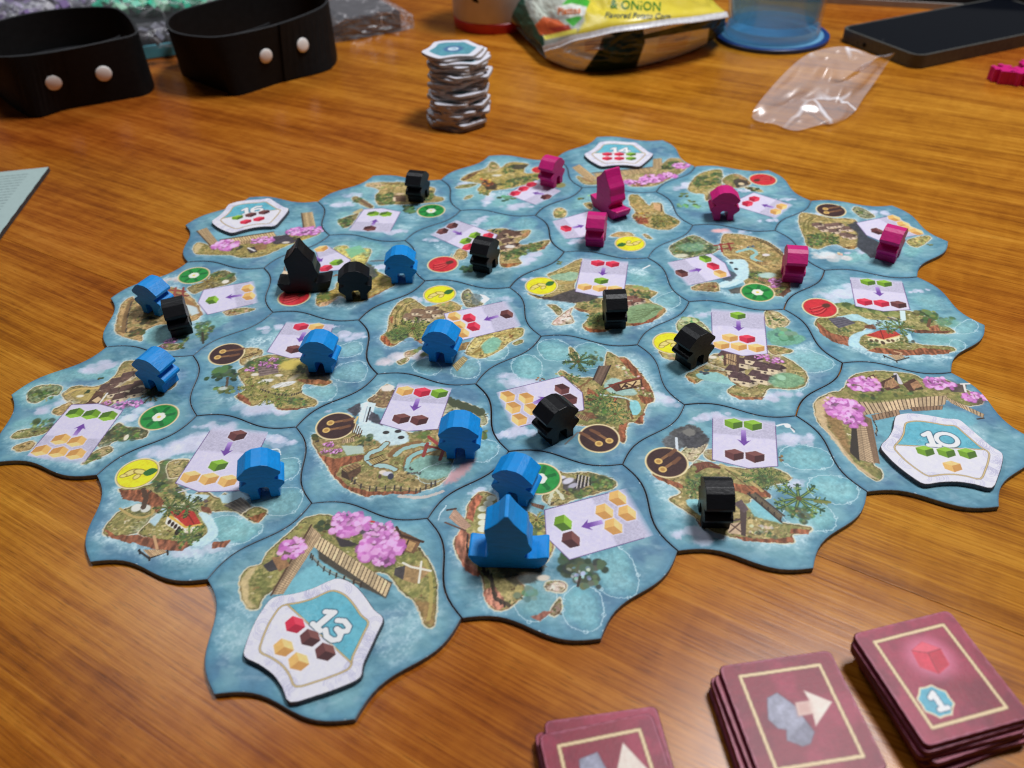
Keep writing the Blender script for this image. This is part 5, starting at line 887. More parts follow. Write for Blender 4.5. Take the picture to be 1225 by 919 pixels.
def token_print(c, nm, num, cubes, cen, ux, uy):
    c.C[:] = (214, 212, 230); c.C *= (1 + .05 * c.t1 + .04 * c.t2)[:, None]
    o = token_outline(cen, ux, uy) * 1000; m = cen * 1000; rg = c.rng
    for k in range(46):
        p = o[rg.randrange(len(o))]; p = p + (m - p) * rg.uniform(.04, .2); t0 = rg.uniform(0, 6); t = np.linspace(t0, t0 + rg.uniform(2, 3.6), 14); [c.lnm(p + (rg.uniform(1.4, 1.8) + .7 * w_) * np.c_[np.cos(t), np.sin(t)], .2, (164, 162, 186), .65) for w_ in range(3)]
    inn = m + (o - m) * .77
    lo = m + uy * 1.6; i = c.sub(inn.min(0), inn.max(0)); hy = (c.X[i] - lo[0]) * uy[0] + (c.Y[i] - lo[1]) * uy[1]
    d = c.poly_sd(inn, i, 0); al = sstep(.5 - d / .4) * sstep(.5 + hy / .4)
    c.put(i, (92, 166, 184), al, .12); c.put(i, (120, 190, 204), al * sstep((c.t3[i] + .1) / .3) * .5)
    for k in range(10):
        p = lo + ux * rg.uniform(-14, 14) + uy * rg.uniform(0, 5); t = np.linspace(0, 5, 12); al_ = .5; q = p + (2.6 - .35 * t[:, None]) * np.c_[np.cos(t), np.sin(t)]
        c.lnm(q, .16, (176, 214, 222), .35)
    c.lnm(np.concatenate([inn, inn[:1]]), .8, (118, 98, 66), .9); c.lnm(np.concatenate([inn, inn[:1]]), .42, (206, 184, 134), 1)
    hw = 18.5; L_, R_ = lo - ux * hw, lo + ux * hw
    seg = np.array([L_ + (R_ - L_) * t for t in np.linspace(0, 1, 60)])
    pol = inn; ins = [p for p in seg if inside(p, pol)]
    c.lnm(np.array([ins[0], ins[-1]]), .7, (118, 98, 66), .9); c.lnm(np.array([ins[0], ins[-1]]), .36, (206, 184, 134), 1)
    c.digits(num, m + uy * 6.6, ux, uy, 8.4)
    c.view = VIEW[nm]
    for tok in cubes.split():
        k, xy = tok.split(':'); x, y = map(float, xy.split(',')); c.cubem(c.pt(x, y), k, uy, 3.6)
TKS = [('T13', '13', '305,395 638,700 555,322 726,475 195,620 370,795', 'R:388,500 N:445,550 N:503,603 Y:345,587 Y:402,640', .2),
       ('T10', '10', '495,495 1130,530 600,325 845,335 720,692 1050,715', 'G:717,515 G:825,522 G:934,528 Y:857,594', .21),
       ('T16', '16', '335,240 890,150 445,120 735,72 500,335 785,280', 'G:515,217 N:613,197 N:711,178 R:575,248 R:672,228', .36),
       ('T14', '14', '270,207 825,207 410,92 690,98 410,303 690,303', 'R:452,202 R:549,202 G:645,202 R:452,237 R:549,237 G:645,237', .4)]
TKL = ['token 13, white bordered, on the pier tile nearest the camera', 'token 10, white bordered, at the right edge of the map', 'token 16, white bordered, at the far left corner of the map', 'token 14, white bordered, on the farthest tile behind the pink pieces']
for k, (nm, num, pts, cubes, cell) in enumerate(TKS):
    lab = TKL[k]
    cv0.view = VIEW[nm]; P = cv0.P(pts); ux, uy = frame(P[0], P[1]); cen = P.mean(0) / 1000
    body, inner = slab('number_token', token_outline(cen, ux, uy), 0.0, TK, .00035, None, M_TOKEDGE, cen); body.location = (cen[0], cen[1], ZT + .00005)
    tag(body, lab, 'token', 'number tokens on the map')
    f = printed_face('printed_face', inner, ZT + TK, cell / 1000, lambda c: token_print(c, nm, num, cubes, cen, ux, uy), body, 300 + k, org=cen)
    f.data.transform(Matrix.Translation((0, 0, -ZT)))

# ------------------------------------------------------------------ wooden pieces
def prof_mesh(name, P, depth, bev=.00045):
    """P: outline (x,z) in mm, extruded along y"""
    bm = bmesh.new(); n = len(P); A = [bm.verts.new((x * .00081, -depth / 2, z * .00081)) for x, z in P]; B = [bm.verts.new((x * .00081, depth / 2, z * .00081)) for x, z in P]
    bm.faces.new(A); bm.faces.new(B[::-1])
    for i in range(n): bm.faces.new((A[i], B[i], B[(i + 1) % n], A[(i + 1) % n]))
    bmesh.ops.recalc_face_normals(bm, faces=bm.faces[:]); bevel(bm, bev, 2, 20)
    me = bm_mesh(name, bm); return me
half = [(2.7, 0), (7.3, 0), (7.3, 4.8), (10.9, 8.0), (11.2, 9.6), (10.3, 10.7), (6.9, 12.5), (6.9, 13.0), (10.4, 15.2), (10.6, 16.9), (5.5, 21.7), (2.4, 23.0)]
HOUSE = half + [(-x, z) for x, z in half[::-1]] + [(-2.7, 6.6), (-1.7, 7.8), (1.7, 7.8), (2.7, 6.6)]
SHIP = [(-13.2, 0), (13.4, 0), (16.8, 3.4), (18.6, 7.8), (17.6, 8.6), (13.0, 7.6), (8.6, 7.2), (7.3, 8.2), (7.9, 9.6), (10.7, 12.6), (10.9, 14.0), (9.4, 17.6), (9.0, 21.5), (8.6, 23.6), (6.4, 26.2), (3.4, 30.4), (.8, 35.4), (-.8, 35.4), (-3.8, 31.4), (-7.0, 28.4), (-10.0, 26.4), (-10.3, 25.2), (-9.5, 18.0), (-9.4, 8.4), (-10.2, 7.4), (-17.6, 8.6), (-18.6, 7.8), (-16.6, 3.4)]
HM = {}; 
for cn, m in (('blue', M_BLUE), ('black', M_BLACK), ('pink', M_PINK)):
    a = prof_mesh('house_piece', HOUSE, .0108); b = prof_mesh('ship_piece', SHIP, .0110)
    a.materials.append(m); b.materials.append(m); HM[cn] = (a, b)
def piece(kind, col, mode, p0, p1, label, scale=1.0, fit=True):
    a, b = at(*p0)[:2], at(*p1)[:2]; d = b - a; L = np.linalg.norm(d); d /= L; nv = np.array([d[1], -d[0]]); mid = (a + b) / 2
    if mode == 'F': c = mid - nv * .0054 * scale; yaw = math.atan2(d[1], d[0])
    else: c = mid - nv * (.0061 if kind == 0 else .0092) * scale; yaw = math.atan2(nv[1], nv[0])
    nm = ('house_piece', 'ship_piece')[kind]; o = bpy.data.objects.new(nm, HM[col][kind]); COL.objects.link(o)
    o.location = (c[0], c[1], ZT + .0001); o.rotation_euler = (0, 0, yaw); o.scale = (scale,) * 3
    print(nm, col, mode, 'edge mm %.1f' % (L * 1000))
    return tag(o, label, ('house piece', 'ship piece')[kind], f'{col} wooden pieces')
piece(0, 'blue', 'F', (533.5, 549), (568.5, 549.5), 'blue wooden house facing front, at the red gate on the waterfall and farm tile')
piece(0, 'blue', 'F', (300.5, 599.5), (336, 593), 'blue wooden house standing beside the small red roofed house print and yellow disc')
piece(0, 'blue', 'F', (367, 445.5), (400.5, 446.5), 'blue wooden house on the tile with the small tree and brown clove disc')
piece(0, 'blue', 'F', (513.5, 432.5), (541, 435.5), 'blue wooden house beside the big palm, left of the five cube panel with yellow disc')
piece(0, 'blue', 'F', (171.5, 463.5), (198.5, 471), 'blue wooden house on the leftmost tile of the map, above the green disc')
piece(0, 'blue', 'F', (168.5, 373), (194.5, 380), 'blue wooden house touching a black house on the left edge tile')
piece(0, 'blue', 'F', (468.8, 339.8), (493.5, 338.8), 'blue wooden house right of the black house that stands beside the black ship')
piece(0, 'blue', 'F', (597, 598.5), (630, 607), 'blue wooden house directly behind the blue ship')
piece(1, 'blue', 'F', (575, 679), (643, 680.7), 'blue wooden ship with tall sail, nearest ship to the camera')
piece(0, 'black', 'S', (486.5, 241), (508.5, 243.2), 'black wooden house seen side-on near the far edge, beside a green disc')
piece(1, 'black', 'F', (341.8, 352), (391, 349), 'black wooden ship standing partly over a red disc')
piece(0, 'black', 'F', (413.8, 361.3), (441, 358.8), 'black wooden house facing front between the black ship and a blue house')
piece(0, 'black', 'S', (566, 324.5), (585.2, 328.6), 'black wooden house right of the red chili disc in the middle of the map')
piece(0, 'black', 'S', (207, 404.5), (230.6, 399), 'black wooden house leaning close to a blue house on the left edge tile')
piece(0, 'black', 'S', (725, 394.5), (747.3, 393.5), 'black wooden house side-on below the panel of two red cubes')
piece(0, 'black', 'S', (808, 431), (824.4, 442.7), 'black wooden house partly covering a yellow disc beside the village print')
piece(0, 'black', 'S', (643.7, 519), (658.4, 532.9), 'black wooden house partly covering a panel of five yellow cubes, by a brown disc')
piece(0, 'black', 'S', (842, 632.5), (869.6, 633), 'black wooden house side-on near the front right, below two brown cubes')
piece(0, 'pink', 'S', (647, 222), (661.6, 225.6), 'pink wooden house at the far edge, beside three red cubes')
piece(0, 'pink', 'F', (853.9, 264.2), (876.7, 264.2), 'pink wooden house facing front on the far right, left of two red cubes')
piece(0, 'pink', 'S', (701.5, 294.8), (720.5, 296.4), 'pink wooden house standing in front of the pink ship')
piece(1, 'pink', 'F', (711, 248), (731, 262.5), 'pink wooden ship with tall sail behind a pink house')
piece(0, 'pink', 'S', (937, 338), (958.4, 339.5), 'pink wooden house side-on at the right edge of the waterfall tile with green disc')
piece(0, 'pink', 'S', (1049.8, 310.6), (1066, 315), 'pink wooden house on the tile at the far right tip, over dark rocks')
def lying(px, rz, lab, rot):
    p = at(px[0], px[1], .0); o = bpy.data.objects.new('house_piece', HM['pink'][0]); COL.objects.link(o)
    o.rotation_euler = rot; bpy.context.view_layer.update(); o.rotation_euler.z = rz
    o.location = (p[0], p[1], 0.0054 if abs(rot[0]) > 1 else .0001); tag(o, lab, 'house piece', 'pink wooden pieces')
lying((1186, 93), .4, 'pink wooden house lying flat, leftmost of the loose ones by the phone', (math.pi / 2, 0, 0))
lying((1202, 99), 1.3, 'pink wooden house lying flat, front one of the loose ones by the phone', (math.pi / 2, 0, 0))
lying((1226, 95), 2.5, 'pink wooden house lying at the right picture edge near the phone', (math.pi / 2, 0, 0))

# ------------------------------------------------------------------ maroon card stacks
M_CARD = mat('maroon_card_edge', (.115, .013, .026), .55, .4, .3, 700)
M_CARDF = printmat('card_face', .42, .35, .16)
def rrect(c, ux, uy, w_, h_, r=.0021, n=5):
    P = []
    for sx, sy, a0 in ((1, 1, 0), (-1, 1, 90), (-1, -1, 180), (1, -1, 270)):
        for k in range(n + 1):
            a = rad(a0 + 90 * k / n); P.append((sx * (w_ / 2 - r) + r * math.cos(a), sy * (h_ / 2 - r) + r * math.sin(a)))
    P = np.array(P); Q = []
    for i in range(len(P)):
        a, b = P[i], P[(i + 1) % len(P)]; m = max(1, int(np.linalg.norm(b - a) / .004)); Q += [a + (b - a) * t / m for t in range(m)]
    Q = np.array(Q); return c + Q[:, :1] * ux + Q[:, 1:] * uy
CT = .0019
ORD = ['topmost', 'second', 'third', 'fourth', 'fifth', 'sixth', 'seventh', 'eighth', 'ninth', 'tenth', 'eleventh', 'twelfth', 'thirteenth', 'fourteenth', 'fifteenth', 'sixteenth', 'seventeenth', 'eighteenth', 'nineteenth', 'twentieth', 'twenty-first', 'twenty-second', 'twenty-third', 'twenty-fourth', 'twenty-fifth', 'twenty-sixth', 'lowest']
def card_print(kind):
    def f(c, c0, ux, uy, W, H):
        m = c0 * 1000; T = lambda *q: np.array([m + ux * x * W * 500 + uy * y * H * 500 for x, y in q])
        u = ((c.X - m[0]) * ux[0] + (c.Y - m[1]) * ux[1]) / (W * 500); v = ((c.X - m[0]) * uy[0] + (c.Y - m[1]) * uy[1]) / (H * 500)
        c.C[:] = (130, 34, 54); g = fbm(u * 1.6 + 3, v * 1.2 - 2, c.seed, 3); k = sstep((g - .42) / .25)[:, None]; c.C = c.C * (1 - .5 * k) + np.array((172., 54, 88)) * .5 * k
        g2 = fbm(u * 2.2 - 3, v * 2.6 + 5, c.seed + 2, 3); k = sstep((g2 - .5) / .2)[:, None]; c.C = c.C * (1 - .35 * k) + np.array((82., 22, 40)) * .4 * k
        c.C *= (1 + .10 * c.t2 + .10 * c.w3)[:, None]
        F = T((-.70, -.76), (.70, -.76), (.70, .76), (-.70, .76)); F = np.concatenate([F, F[:1]])
        c.lnm(F, 1.6, (120, 74, 54), .85, so=.4); c.lnm(F, .95, (218, 194, 150), 1, .06)
        k = sstep((.75 + 1.6 * c.t1 - c.edge) / .5)[:, None] * .5; c.C = c.C * (1 - k) + np.array((176., 112, 134)) * k
        if kind == 'cube':
            q = T((.06, .28))[0]; c.blm(q, 7.2, (214, 120, 150), .8, so=7); r = 5.6; h = [q + r * (math.cos(rad(a)) * ux * .95 + math.sin(rad(a)) * uy) for a in (80, 20, -40, -100, -160, 140)]; mid = q + r * (.06 * ux + .3 * uy)
            c.pgm(np.array(h), (204, 52, 76), 1, .3, 0, .1, .2); c.pgm(np.array([h[5], h[0], h[1], mid]), (222, 84, 104), 1, .3, 0, .08); c.pgm(np.array([mid, h[1], h[2], h[3]]), (184, 40, 62), 1, .3, 0, .08)
            for a_, b_ in ((h[5], mid), (h[1], mid), (h[3], mid)): c.lnm(np.array([a_, b_]), .3, (120, 24, 44), .8)
            q = T((-.36, -.40))[0]; P = np.array([q + (5.2 if k % 2 else 4.6) * (math.cos(rad(k * 22.5)) * ux + math.sin(rad(k * 22.5)) * uy) for k in range(16)])
            c.pgm(P, (222, 206, 170), 1, .3, 0, 0, .35); c.pgm(P, (84, 164, 186), 1, .3, 0, .1, -.2); c.digits('1', q, ux, uy, 5.6, .26)
        else:
            R_ = T((-.52, .0), (-.40, .34), (-.2, .40), (.02, .12), (.06, -.1), (.12, -.3), (-.02, -.46), (-.16, -.48), (-.36, -.36), (-.30, -.2), (-.42, -.16)) if kind == 'rock' else T((-.5, .1), (-.42, .5), (-.1, .55), (-.04, .3), (.06, .12), (-.02, -.1), (.08, -.3), (-.2, -.5), (-.4, -.4), (-.3, -.2), (-.5, -.1))
            c.pgm(R_, (140, 140, 158), 1, .3, .15, .2); c.pgm(R_ * .5 + R_.mean(0) * .5 + uy * 2, (160, 160, 178), .6, 2, .4, .2); c.pgm(R_[[4, 5, 6, 7, 8]], (112, 110, 128), .7, .8, .2, .2); c.lnm(np.concatenate([R_, R_[:1]]), .3, (84, 78, 96), .6)
            A = T((-.02, -.02), (.22, -.02), (.18, -.22), (.62, .12), (.24, .38), (.26, .2), (.02, .2)) if kind == 'rock' else T((.2, -.4), (.2, .1), (.06, .1), (.36, .62), (.66, .1), (.5, .1), (.48, -.4))
            c.pgm(A, (226, 214, 200), .95, .5, 0, .06); c.pgm(A[[0, 1, 5, 6]] if kind == 'rock' else A[[0, 1, 5, 6]], (186, 130, 120), .6, 2.5)
            c.lnm(np.concatenate([A, A[:1]]), .25, (150, 96, 96), .5)
    return f
def stack(name, tl, tr, bl_, z_top, kind, jit, seed, where):
    n = len(jit); zt = n * CT
    a, b, d = at(*tl, zt)[:2], at(*tr, zt)[:2], at(*bl_, zt)[:2]
    ux = (b - a) / np.linalg.norm(b - a); uy = np.array([-ux[1], ux[0]]); W = np.linalg.norm(b - a); H = abs((a - d) @ uy)
    print('card', where, W * 1000, H * 1000)
    if z_top: H = z_top
    c0 = (a + b) / 2 - uy * H / 2
    for k, (jx, jy, ja) in enumerate(jit):
        ca, sa = math.cos(ja), math.sin(ja); vx = ux * ca + uy * sa; vy = uy * ca - ux * sa; c = c0 + ux * jx * .001 + uy * jy * .001
        body, inner = slab('trade_card', rrect(c, vx, vy, W, H), 0, CT - .00006, .0004, None, M_CARD, c); body.location = (c[0], c[1], zt - (k + 1) * CT)
        lab = f'{ORD[k]} maroon square card of the {where} stack' + (', its picture side up' if k == 0 else '')
        tag(body, lab, 'card', 'maroon cards stacked on the table')
        fn = card_print(kind)
        f = printed_face('printed_face', inner, CT - .00006, (.3 if k == 0 else .8) / 1000, lambda cc, c=c, vx=vx, vy=vy: fn(cc, c, vx, vy, W, H), body, seed + k * 7, org=c, material=M_CARDF)
stack('r', (1018.8, 758), (1135, 729), (1093.5, 893), .0392, 'cube', [(0, 0, 0), (-.8, -.9, .012), (-1.2, -1.7, -.02), (1.4, -2.6, .04), (.6, -2.8, -.04), (3.0, -3.6, .08)], 500, 'right-hand')
stack('m', (859, 796.5), (993, 777), (893, 928), .0392, 'rock', [(0, 0, 0), (-1.7, -1.4, .02), (-3.2, -1.6, -.015), (-2.2, -3.0, .03), (-3.6, -2.4, -.01)], 560, 'middle')
stack('l', (645, 868), (781, 845), (690, 1000), .0392, 'rock2', [(-.3, -2.2, .03), (1.1, 1.7, -.03), (-1.4, .2, .02), (-1.9, -1.4, .0)], 620, 'left-hand')

# ------------------------------------------------------------------ tall token stack
Mstk = mat('worn_token_edge', (.42, .375, .35), .75, .25, .22, 260)
rs = random.Random(5); nst = 25; tk2 = .0021; zt = nst * tk2
top = at(541, 59, zt)[:2]; base = at(546, 146, 0)[:2]
for k in range(nst):
    f = k / (nst - 1); w_ = math.sin(f * 9) * .0016 + rs.uniform(-.0028, .0028)
    c = top * (1 - f) + base * f + np.array([w_, rs.uniform(-.0024, .0024)]) + (np.array([.0058, 0]) * math.sin(f ** .8 * math.pi) if k else 0)
    an = rs.uniform(-.5, .5) + (0 if k % 3 else 1.05) if k else .12
    ux = np.array([math.cos(an), math.sin(an)]); uy = np.array([-ux[1], ux[0]])
    body, inner = slab('number_token', token_outline(c, ux * .98, uy * .98), 0, tk2 - .00008, .0003, None, Mstk, c); body.location = (c[0], c[1], zt - (k + 1) * tk2)
    tag(body, f'{ORD[k]} white cardboard token of the tall leaning stack behind the map', 'token', 'tokens in the tall stack')
    def pt(cc, c=c, ux=ux, uy=uy):
        cc.C[:] = (206, 206, 216); o = token_outline(c, ux, uy) * 1000; m = c * 1000; i = m + (o - m) * .74; cc.pgm(i, (84, 142, 156), 1, .8, 0, .2); cc.blm(m, 7.5, (70, 106, 146), 1, so=3); cc.blm(m, 4.2, (196, 214, 226), 1, so=1)
        cc.digits('3', m, ux, uy, 5, .2, (120, 150, 180), (196, 214, 226))
    printed_face('printed_face', inner, tk2 - .00008, (.8 if k == 0 else 1.5) / 1000, pt, body, 700 + k, org=c)
# ------------------------------------------------------------------ things at the back of the table
from mathutils.bvhtree import BVHTree
def bvh_of(*objs):
    V, F = [], []
    for o in objs:
        mw = o.matrix_world if o.parent is None else o.parent.matrix_world @ o.matrix_basis; n = len(V)
        V += [mw @ v.co for v in o.data.vertices]; F += [tuple(n + i for i in p.vertices) for p in o.data.polygons]
    return BVHTree.FromPolygons(V, F)
def ray(bvh, u, v):
    d = np.array([(u - 612.5) / FPX, (v - 459.5) / FPX, 1.0]) @ RW; d = Vector(d).normalized()
    h = bvh.ray_cast(Vector((0, 0, CAMH)), d); return (h[0], h[1] if h[1].dot(d) < 0 else -h[1]) if h[0] else (None, None)
def topx(X, Y, Z):
    Q = np.stack([X, Y, Z - CAMH], -1) @ RW.T; return 612.5 + FPX * Q[..., 0] / Q[..., 2], 459.5 + FPX * Q[..., 1] / Q[..., 2]
def height_for(bu, bv, tv):
    """height at which a vertical line standing at ground pixel (bu,bv) reaches picture row tv"""
    b = at(bu, bv, 0); lo, hi = 0, .3
    for _ in range(40):
        m = (lo + hi) / 2; _, y = topx(np.array(b[0]), np.array(b[1]), np.array(m)); lo, hi = (m, hi) if y > tv else (lo, m)
    return lo

# --- black leather straps snapped into loops
M_LEATH = mat('black_leather', (.0045, .0045, .005), .65, .2, .3, 200, .5, 700)
M_LEDGE = mat('leather_cut_edge', (.022, .023, .026), .6, .3, .25, 300)
M_SNAP = mat('white_snap', (.86, .85, .83), .35, .5, .05, 200)
def strap(rim, h, label, snaps, flap, inner):
    """rim: control points (px on the rim, px on the table or None)"""
    T = np.array([at(*r, h)[:2] for r, b in rim]); B = np.array([at(*b, 0)[:2] if b else at(*r, h)[:2] for r, b in rim])
    o = T.mean(0); T = catmull(T, True, 8); B = catmull(B, True, 8)
    if np.sum(T[:, 0] * np.roll(T[:, 1], -1) - np.roll(T[:, 0], -1) * T[:, 1]) < 0: T, B = T[::-1], B[::-1]
    n = len(T); th = .0024
    def nin(C): t = np.roll(C, -1, 0) - np.roll(C, 1, 0); t /= np.linalg.norm(t, axis=1)[:, None]; return np.c_[-t[:, 1], t[:, 0]]
    root = empty('leather_strap', (o[0], o[1], 0), label=label, cat='strap', group='black straps at the back left')
    rings = []
    for k in range(7):
        f = k / 6; C = B * (1 - f) + T * f; rings.append(np.c_[C - o, np.full(n, h * f)])
    P = np.stack(rings, 1); band_o = grid_mesh('band', P, True, True)
    Ni = nin(T); Nb = nin(B)
    I = []
    for k in range(7):
        f = 1 - k / 6; C = (B + Nb * th) * (1 - f) + (T + Ni * th) * f; I.append(np.c_[C - o, np.full(n, h * f)])
    Q = np.stack(I, 1); ring = np.concatenate([P, Q], 1)
    bd = link('band', grid_mesh('band', ring, True, True), root, (M_LEATH,)); bd.data.set_sharp_from_angle(angle=rad(40))
    E = np.stack([np.c_[T - o - Ni * .0001, np.full(n, h - .0004)], np.c_[T - o + Ni * .0004, np.full(n, h + .0002)], np.c_[T - o + Ni * (th - .0004), np.full(n, h + .0002)], np.c_[T - o + Ni * (th + .0001), np.full(n, h - .0004)]], 1)
    link('cut_edge', grid_mesh('cut_edge', E, True, True), root, (M_LEDGE,))
    def layer(name, i0, i1, off, hh=1.0):
        idx = [(i0 + k) % n for k in range(i1 - i0 + 1)]; R = []
        ramp = np.array([min(1, (k + .0) / 4, 1) for k in range(len(idx))])[:, None] * np.ones(1)
        for z, s in ((.0008, 0), (h * hh, 0), (h * hh + .0002, 1), (.0008, 1)):
            f = z / h; Cc = B[idx] * (1 - f) + T[idx] * f; nn = Ni[idx]; R.append(np.c_[Cc - o + nn * (off + (-.0018 if off < 0 else .0018) * s * (0 if off < 0 else 1)) - (nn * .0 if off >= 0 else -nn * (.0016 * s)), np.full(len(idx), z)])
        return link(name, grid_mesh(name, np.stack(R, 1), False), root, (M_LEATH,))
    def near(px, tol=0):
        D = [np.hypot(*(np.array(topx(np.array(T[i][0]), np.array(T[i][1]), np.array(h))) - px)) for i in range(n)]; return int(np.argmin(D))
    a, b = near(flap[0]), near(flap[1]); a, b = (a, b) if a <= b else (b, a)
    if b - a < n / 2: layer('overlap_flap', a, b, -.0018)
    a, b = near(inner[0]), near(inner[1]); a, b = (a, b) if a <= b else (b, a)
    idx = list(range(a, b + 1)); m = len(idx); R = []
    for z in (h * .2, h * .985):
        off = np.array([.0035 + .009 * (k / max(1, m - 1)) ** 2 if topx(np.array(T[idx[-1]][0]), np.array(T[idx[-1]][1]), np.array(h))[0] > topx(np.array(T[idx[0]][0]), np.array(T[idx[0]][1]), np.array(h))[0] else .0035 + .009 * (1 - k / max(1, m - 1)) ** 2 for k in range(m)])[:, None]
        Cc = B[idx] * (1 - z / h) + T[idx] * (z / h); R.append(np.c_[Cc - o + Ni[idx] * off, np.full(m, z)]); R.append(np.c_[Cc - o + Ni[idx] * (off + .0014), np.full(m, z)])
    S = np.stack([R[0], R[2], R[3], R[1]], 1); link('inner_flap', grid_mesh('inner_flap', S, False), root, (M_LEDGE,))
    bpy.context.view_layer.update(); bv = bvh_of(*[c for c in root.children if c.name.split('.')[0] in ('band', 'overlap_flap')])
    for u, v, r in snaps:
        p, nn = ray(bv, u, v)
        if p is None: continue
        bm = bmesh.new(); bmesh.ops.create_uvsphere(bm, u_segments=24, v_segments=12, radius=r)
        for w_ in bm.verts: w_.co.z *= .27
        me = bm_mesh('snap_button', bm, True); ob = link('snap_button', me, root, (M_SNAP,)); ob.rotation_mode = 'QUATERNION'; ob.rotation_quaternion = nn.to_track_quat('Z', 'Y'); ob.location = p - Vector((o[0], o[1], 0)) + nn * .0003
    return root
h2 = height_for(284, 114, 42); h1 = height_for(176, 113, 43); print('strap heights', h1, h2)
hs = (h1 + h2) / 2
strap([((198, 26), (217, 88)), ((206, 38), (238, 99)), ((236, 44), (268, 110)), ((271, 43), (285, 115)), ((333, 29), (340, 98)), ((386, 8), (396, 82)), ((391, -6), None), ((372, -20), None), ((320, -16), None), ((258, 0), None), ((213, 13), None)], hs,
      'black leather strap loop with two white snap buttons, the right one beside the wrapped deck', [(318, 67, .0062), (362, 54, .0062)], ((333, 29), (386, 8)), ((265, 43), (330, 27)))
strap([((-30, 66), (-20, 98)), ((10, 68), (33, 139)), ((65, 62), (80, 131)), ((131, 49), (145, 120)), ((162, 41), (177, 113)), ((163, 31), None), ((150, 15), None), ((128, 8), None), ((65, 11), None), ((0, 24), None), ((-34, 45), None)], hs,
      'black leather strap loop with two white snap buttons at the left picture edge', [(64, 99, .0066), (124, 88, .0066)], ((10, 68), (70, 61)), ((110, 53), (150, 44)))

# --- phone
M_CASE = mat('phone_case', (.066, .067, .062), .45, .4, .2, 300, .15, 600)
M_GLASSB = mat('phone_screen', (.0045, .006, .010), .12, .5, .02, 50)
ph = .0115
A_, B_, C_ = at(1011, 33, ph)[:2], at(1100, 67, ph)[:2], at(1225, 41, ph)[:2]
ex = (C_ - B_) / np.linalg.norm(C_ - B_); ey = np.array([-ex[1], ex[0]]); wd = abs((A_ - B_) @ ey) + .004; ln_ = wd * 2.12; corner = B_ - ex * .002 - ey * .001
pc = corner + ex * ln_ / 2 + ey * wd / 2; print('phone', wd)
root = empty('phone', (pc[0], pc[1], 0), math.atan2(ex[1], ex[0]), label='dark smartphone in a grey case lying face up at the back right', cat='phone')
def rslab(name, L_, W_, r, z0, z1, bev, material, parent, smooth=True):
    o = rrect(np.zeros(2), np.array([1., 0]), np.array([0., 1]), L_, W_, r, 10); bm = bmesh.new(); n = len(o)
    a = [bm.verts.new((x, y, z0)) for x, y in o]; b = [bm.verts.new((x, y, z1)) for x, y in o]; bm.faces.new(a[::-1]); bm.faces.new(b)
    for i in range(n): bm.faces.new((a[i], a[(i + 1) % n], b[(i + 1) % n], b[i]))
    if bev: bevel(bm, bev, 4, 50)
    me = bm_mesh(name, bm, True); me.set_sharp_from_angle(angle=rad(30)); return link(name, me, parent, (material,))
cs = rslab('case', ln_, wd, .0105, .0004, ph, .003, M_CASE, root); rslab('screen', ln_ - .0055, wd - .0055, .0085, ph - .001, ph + .0001, .0003, M_GLASSB, root)
M_HOLE = mat('hole', (.003, .003, .003), .8, .1)
bpy.context.view_layer.update(); bv = bvh_of(cs)
for nm, u, v, r in (('audio_jack', 1034, 54, .0021), ('microphone_hole', 1026, 51, .0007)):
    p, nn = ray(bv, u, v)
    if p:
        bm = bmesh.new(); bmesh.ops.create_cone(bm, cap_ends=True, segments=20, radius1=r, radius2=r, depth=.0004); ob = link(nm, bm_mesh(nm, bm), root, (M_HOLE,))
        mw = Matrix.Translation(p + nn * .0001) @ nn.to_track_quat('Z', 'Y').to_matrix().to_4x4(); ob.matrix_basis = root.matrix_world.inverted() @ mw
p = at(1056, 48, ph); q = Matrix.Rotation(-math.atan2(ex[1], ex[0]), 2) @ Vector((p[0] - pc[0], p[1] - pc[1]))
bm = bmesh.new(); bmesh.ops.create_cone(bm, cap_ends=True, segments=16, radius1=.0013, radius2=.0013, depth=.0002); o = link('front_camera', bm_mesh('front_camera', bm), root, (M_LEDGE,)); o.location = (q[0], q[1], ph + .0002)

# --- dark case behind the phone
M_DARK = mat('dark_cover', (.010, .011, .014), .5, .4, .3, 100, .2, 300); M_PALE = mat('pale_grey_rim', (.34, .32, .30), .5, .4, .1, 100)
p0, p1 = at(925, 1, 0)[:2], at(1092, 10, 0)[:2]; e1 = (p1 - p0) / np.linalg.norm(p1 - p0); e2 = np.array([-e1[1], e1[0]]); L_, W_ = .42, .20; cc = p0 + e1 * (L_ / 2 - .01) + e2 * W_ / 2
root = empty('flat_case', (cc[0], cc[1], 0), math.atan2(e1[1], e1[0]), label='flat black case with a pale rim lying behind the phone at the top picture edge', cat='case')
rslab('base_rim', L_, W_, .008, .0003, .006, .001, M_PALE, root); rslab('lid', L_ - .003, W_ - .006, .007, .0062, .021, .002, M_DARK, root)

# --- coaster and glass
gb = at(927, 45, 0)[:2]; gl, gr = at(860, 46, .004), at(994, 41, .004); R_C = (gr[0] - gl[0]) / 2; gc = np.array([(gl[0] + gr[0]) / 2, (gl[1] + gr[1]) / 2]); print('coaster r', R_C)
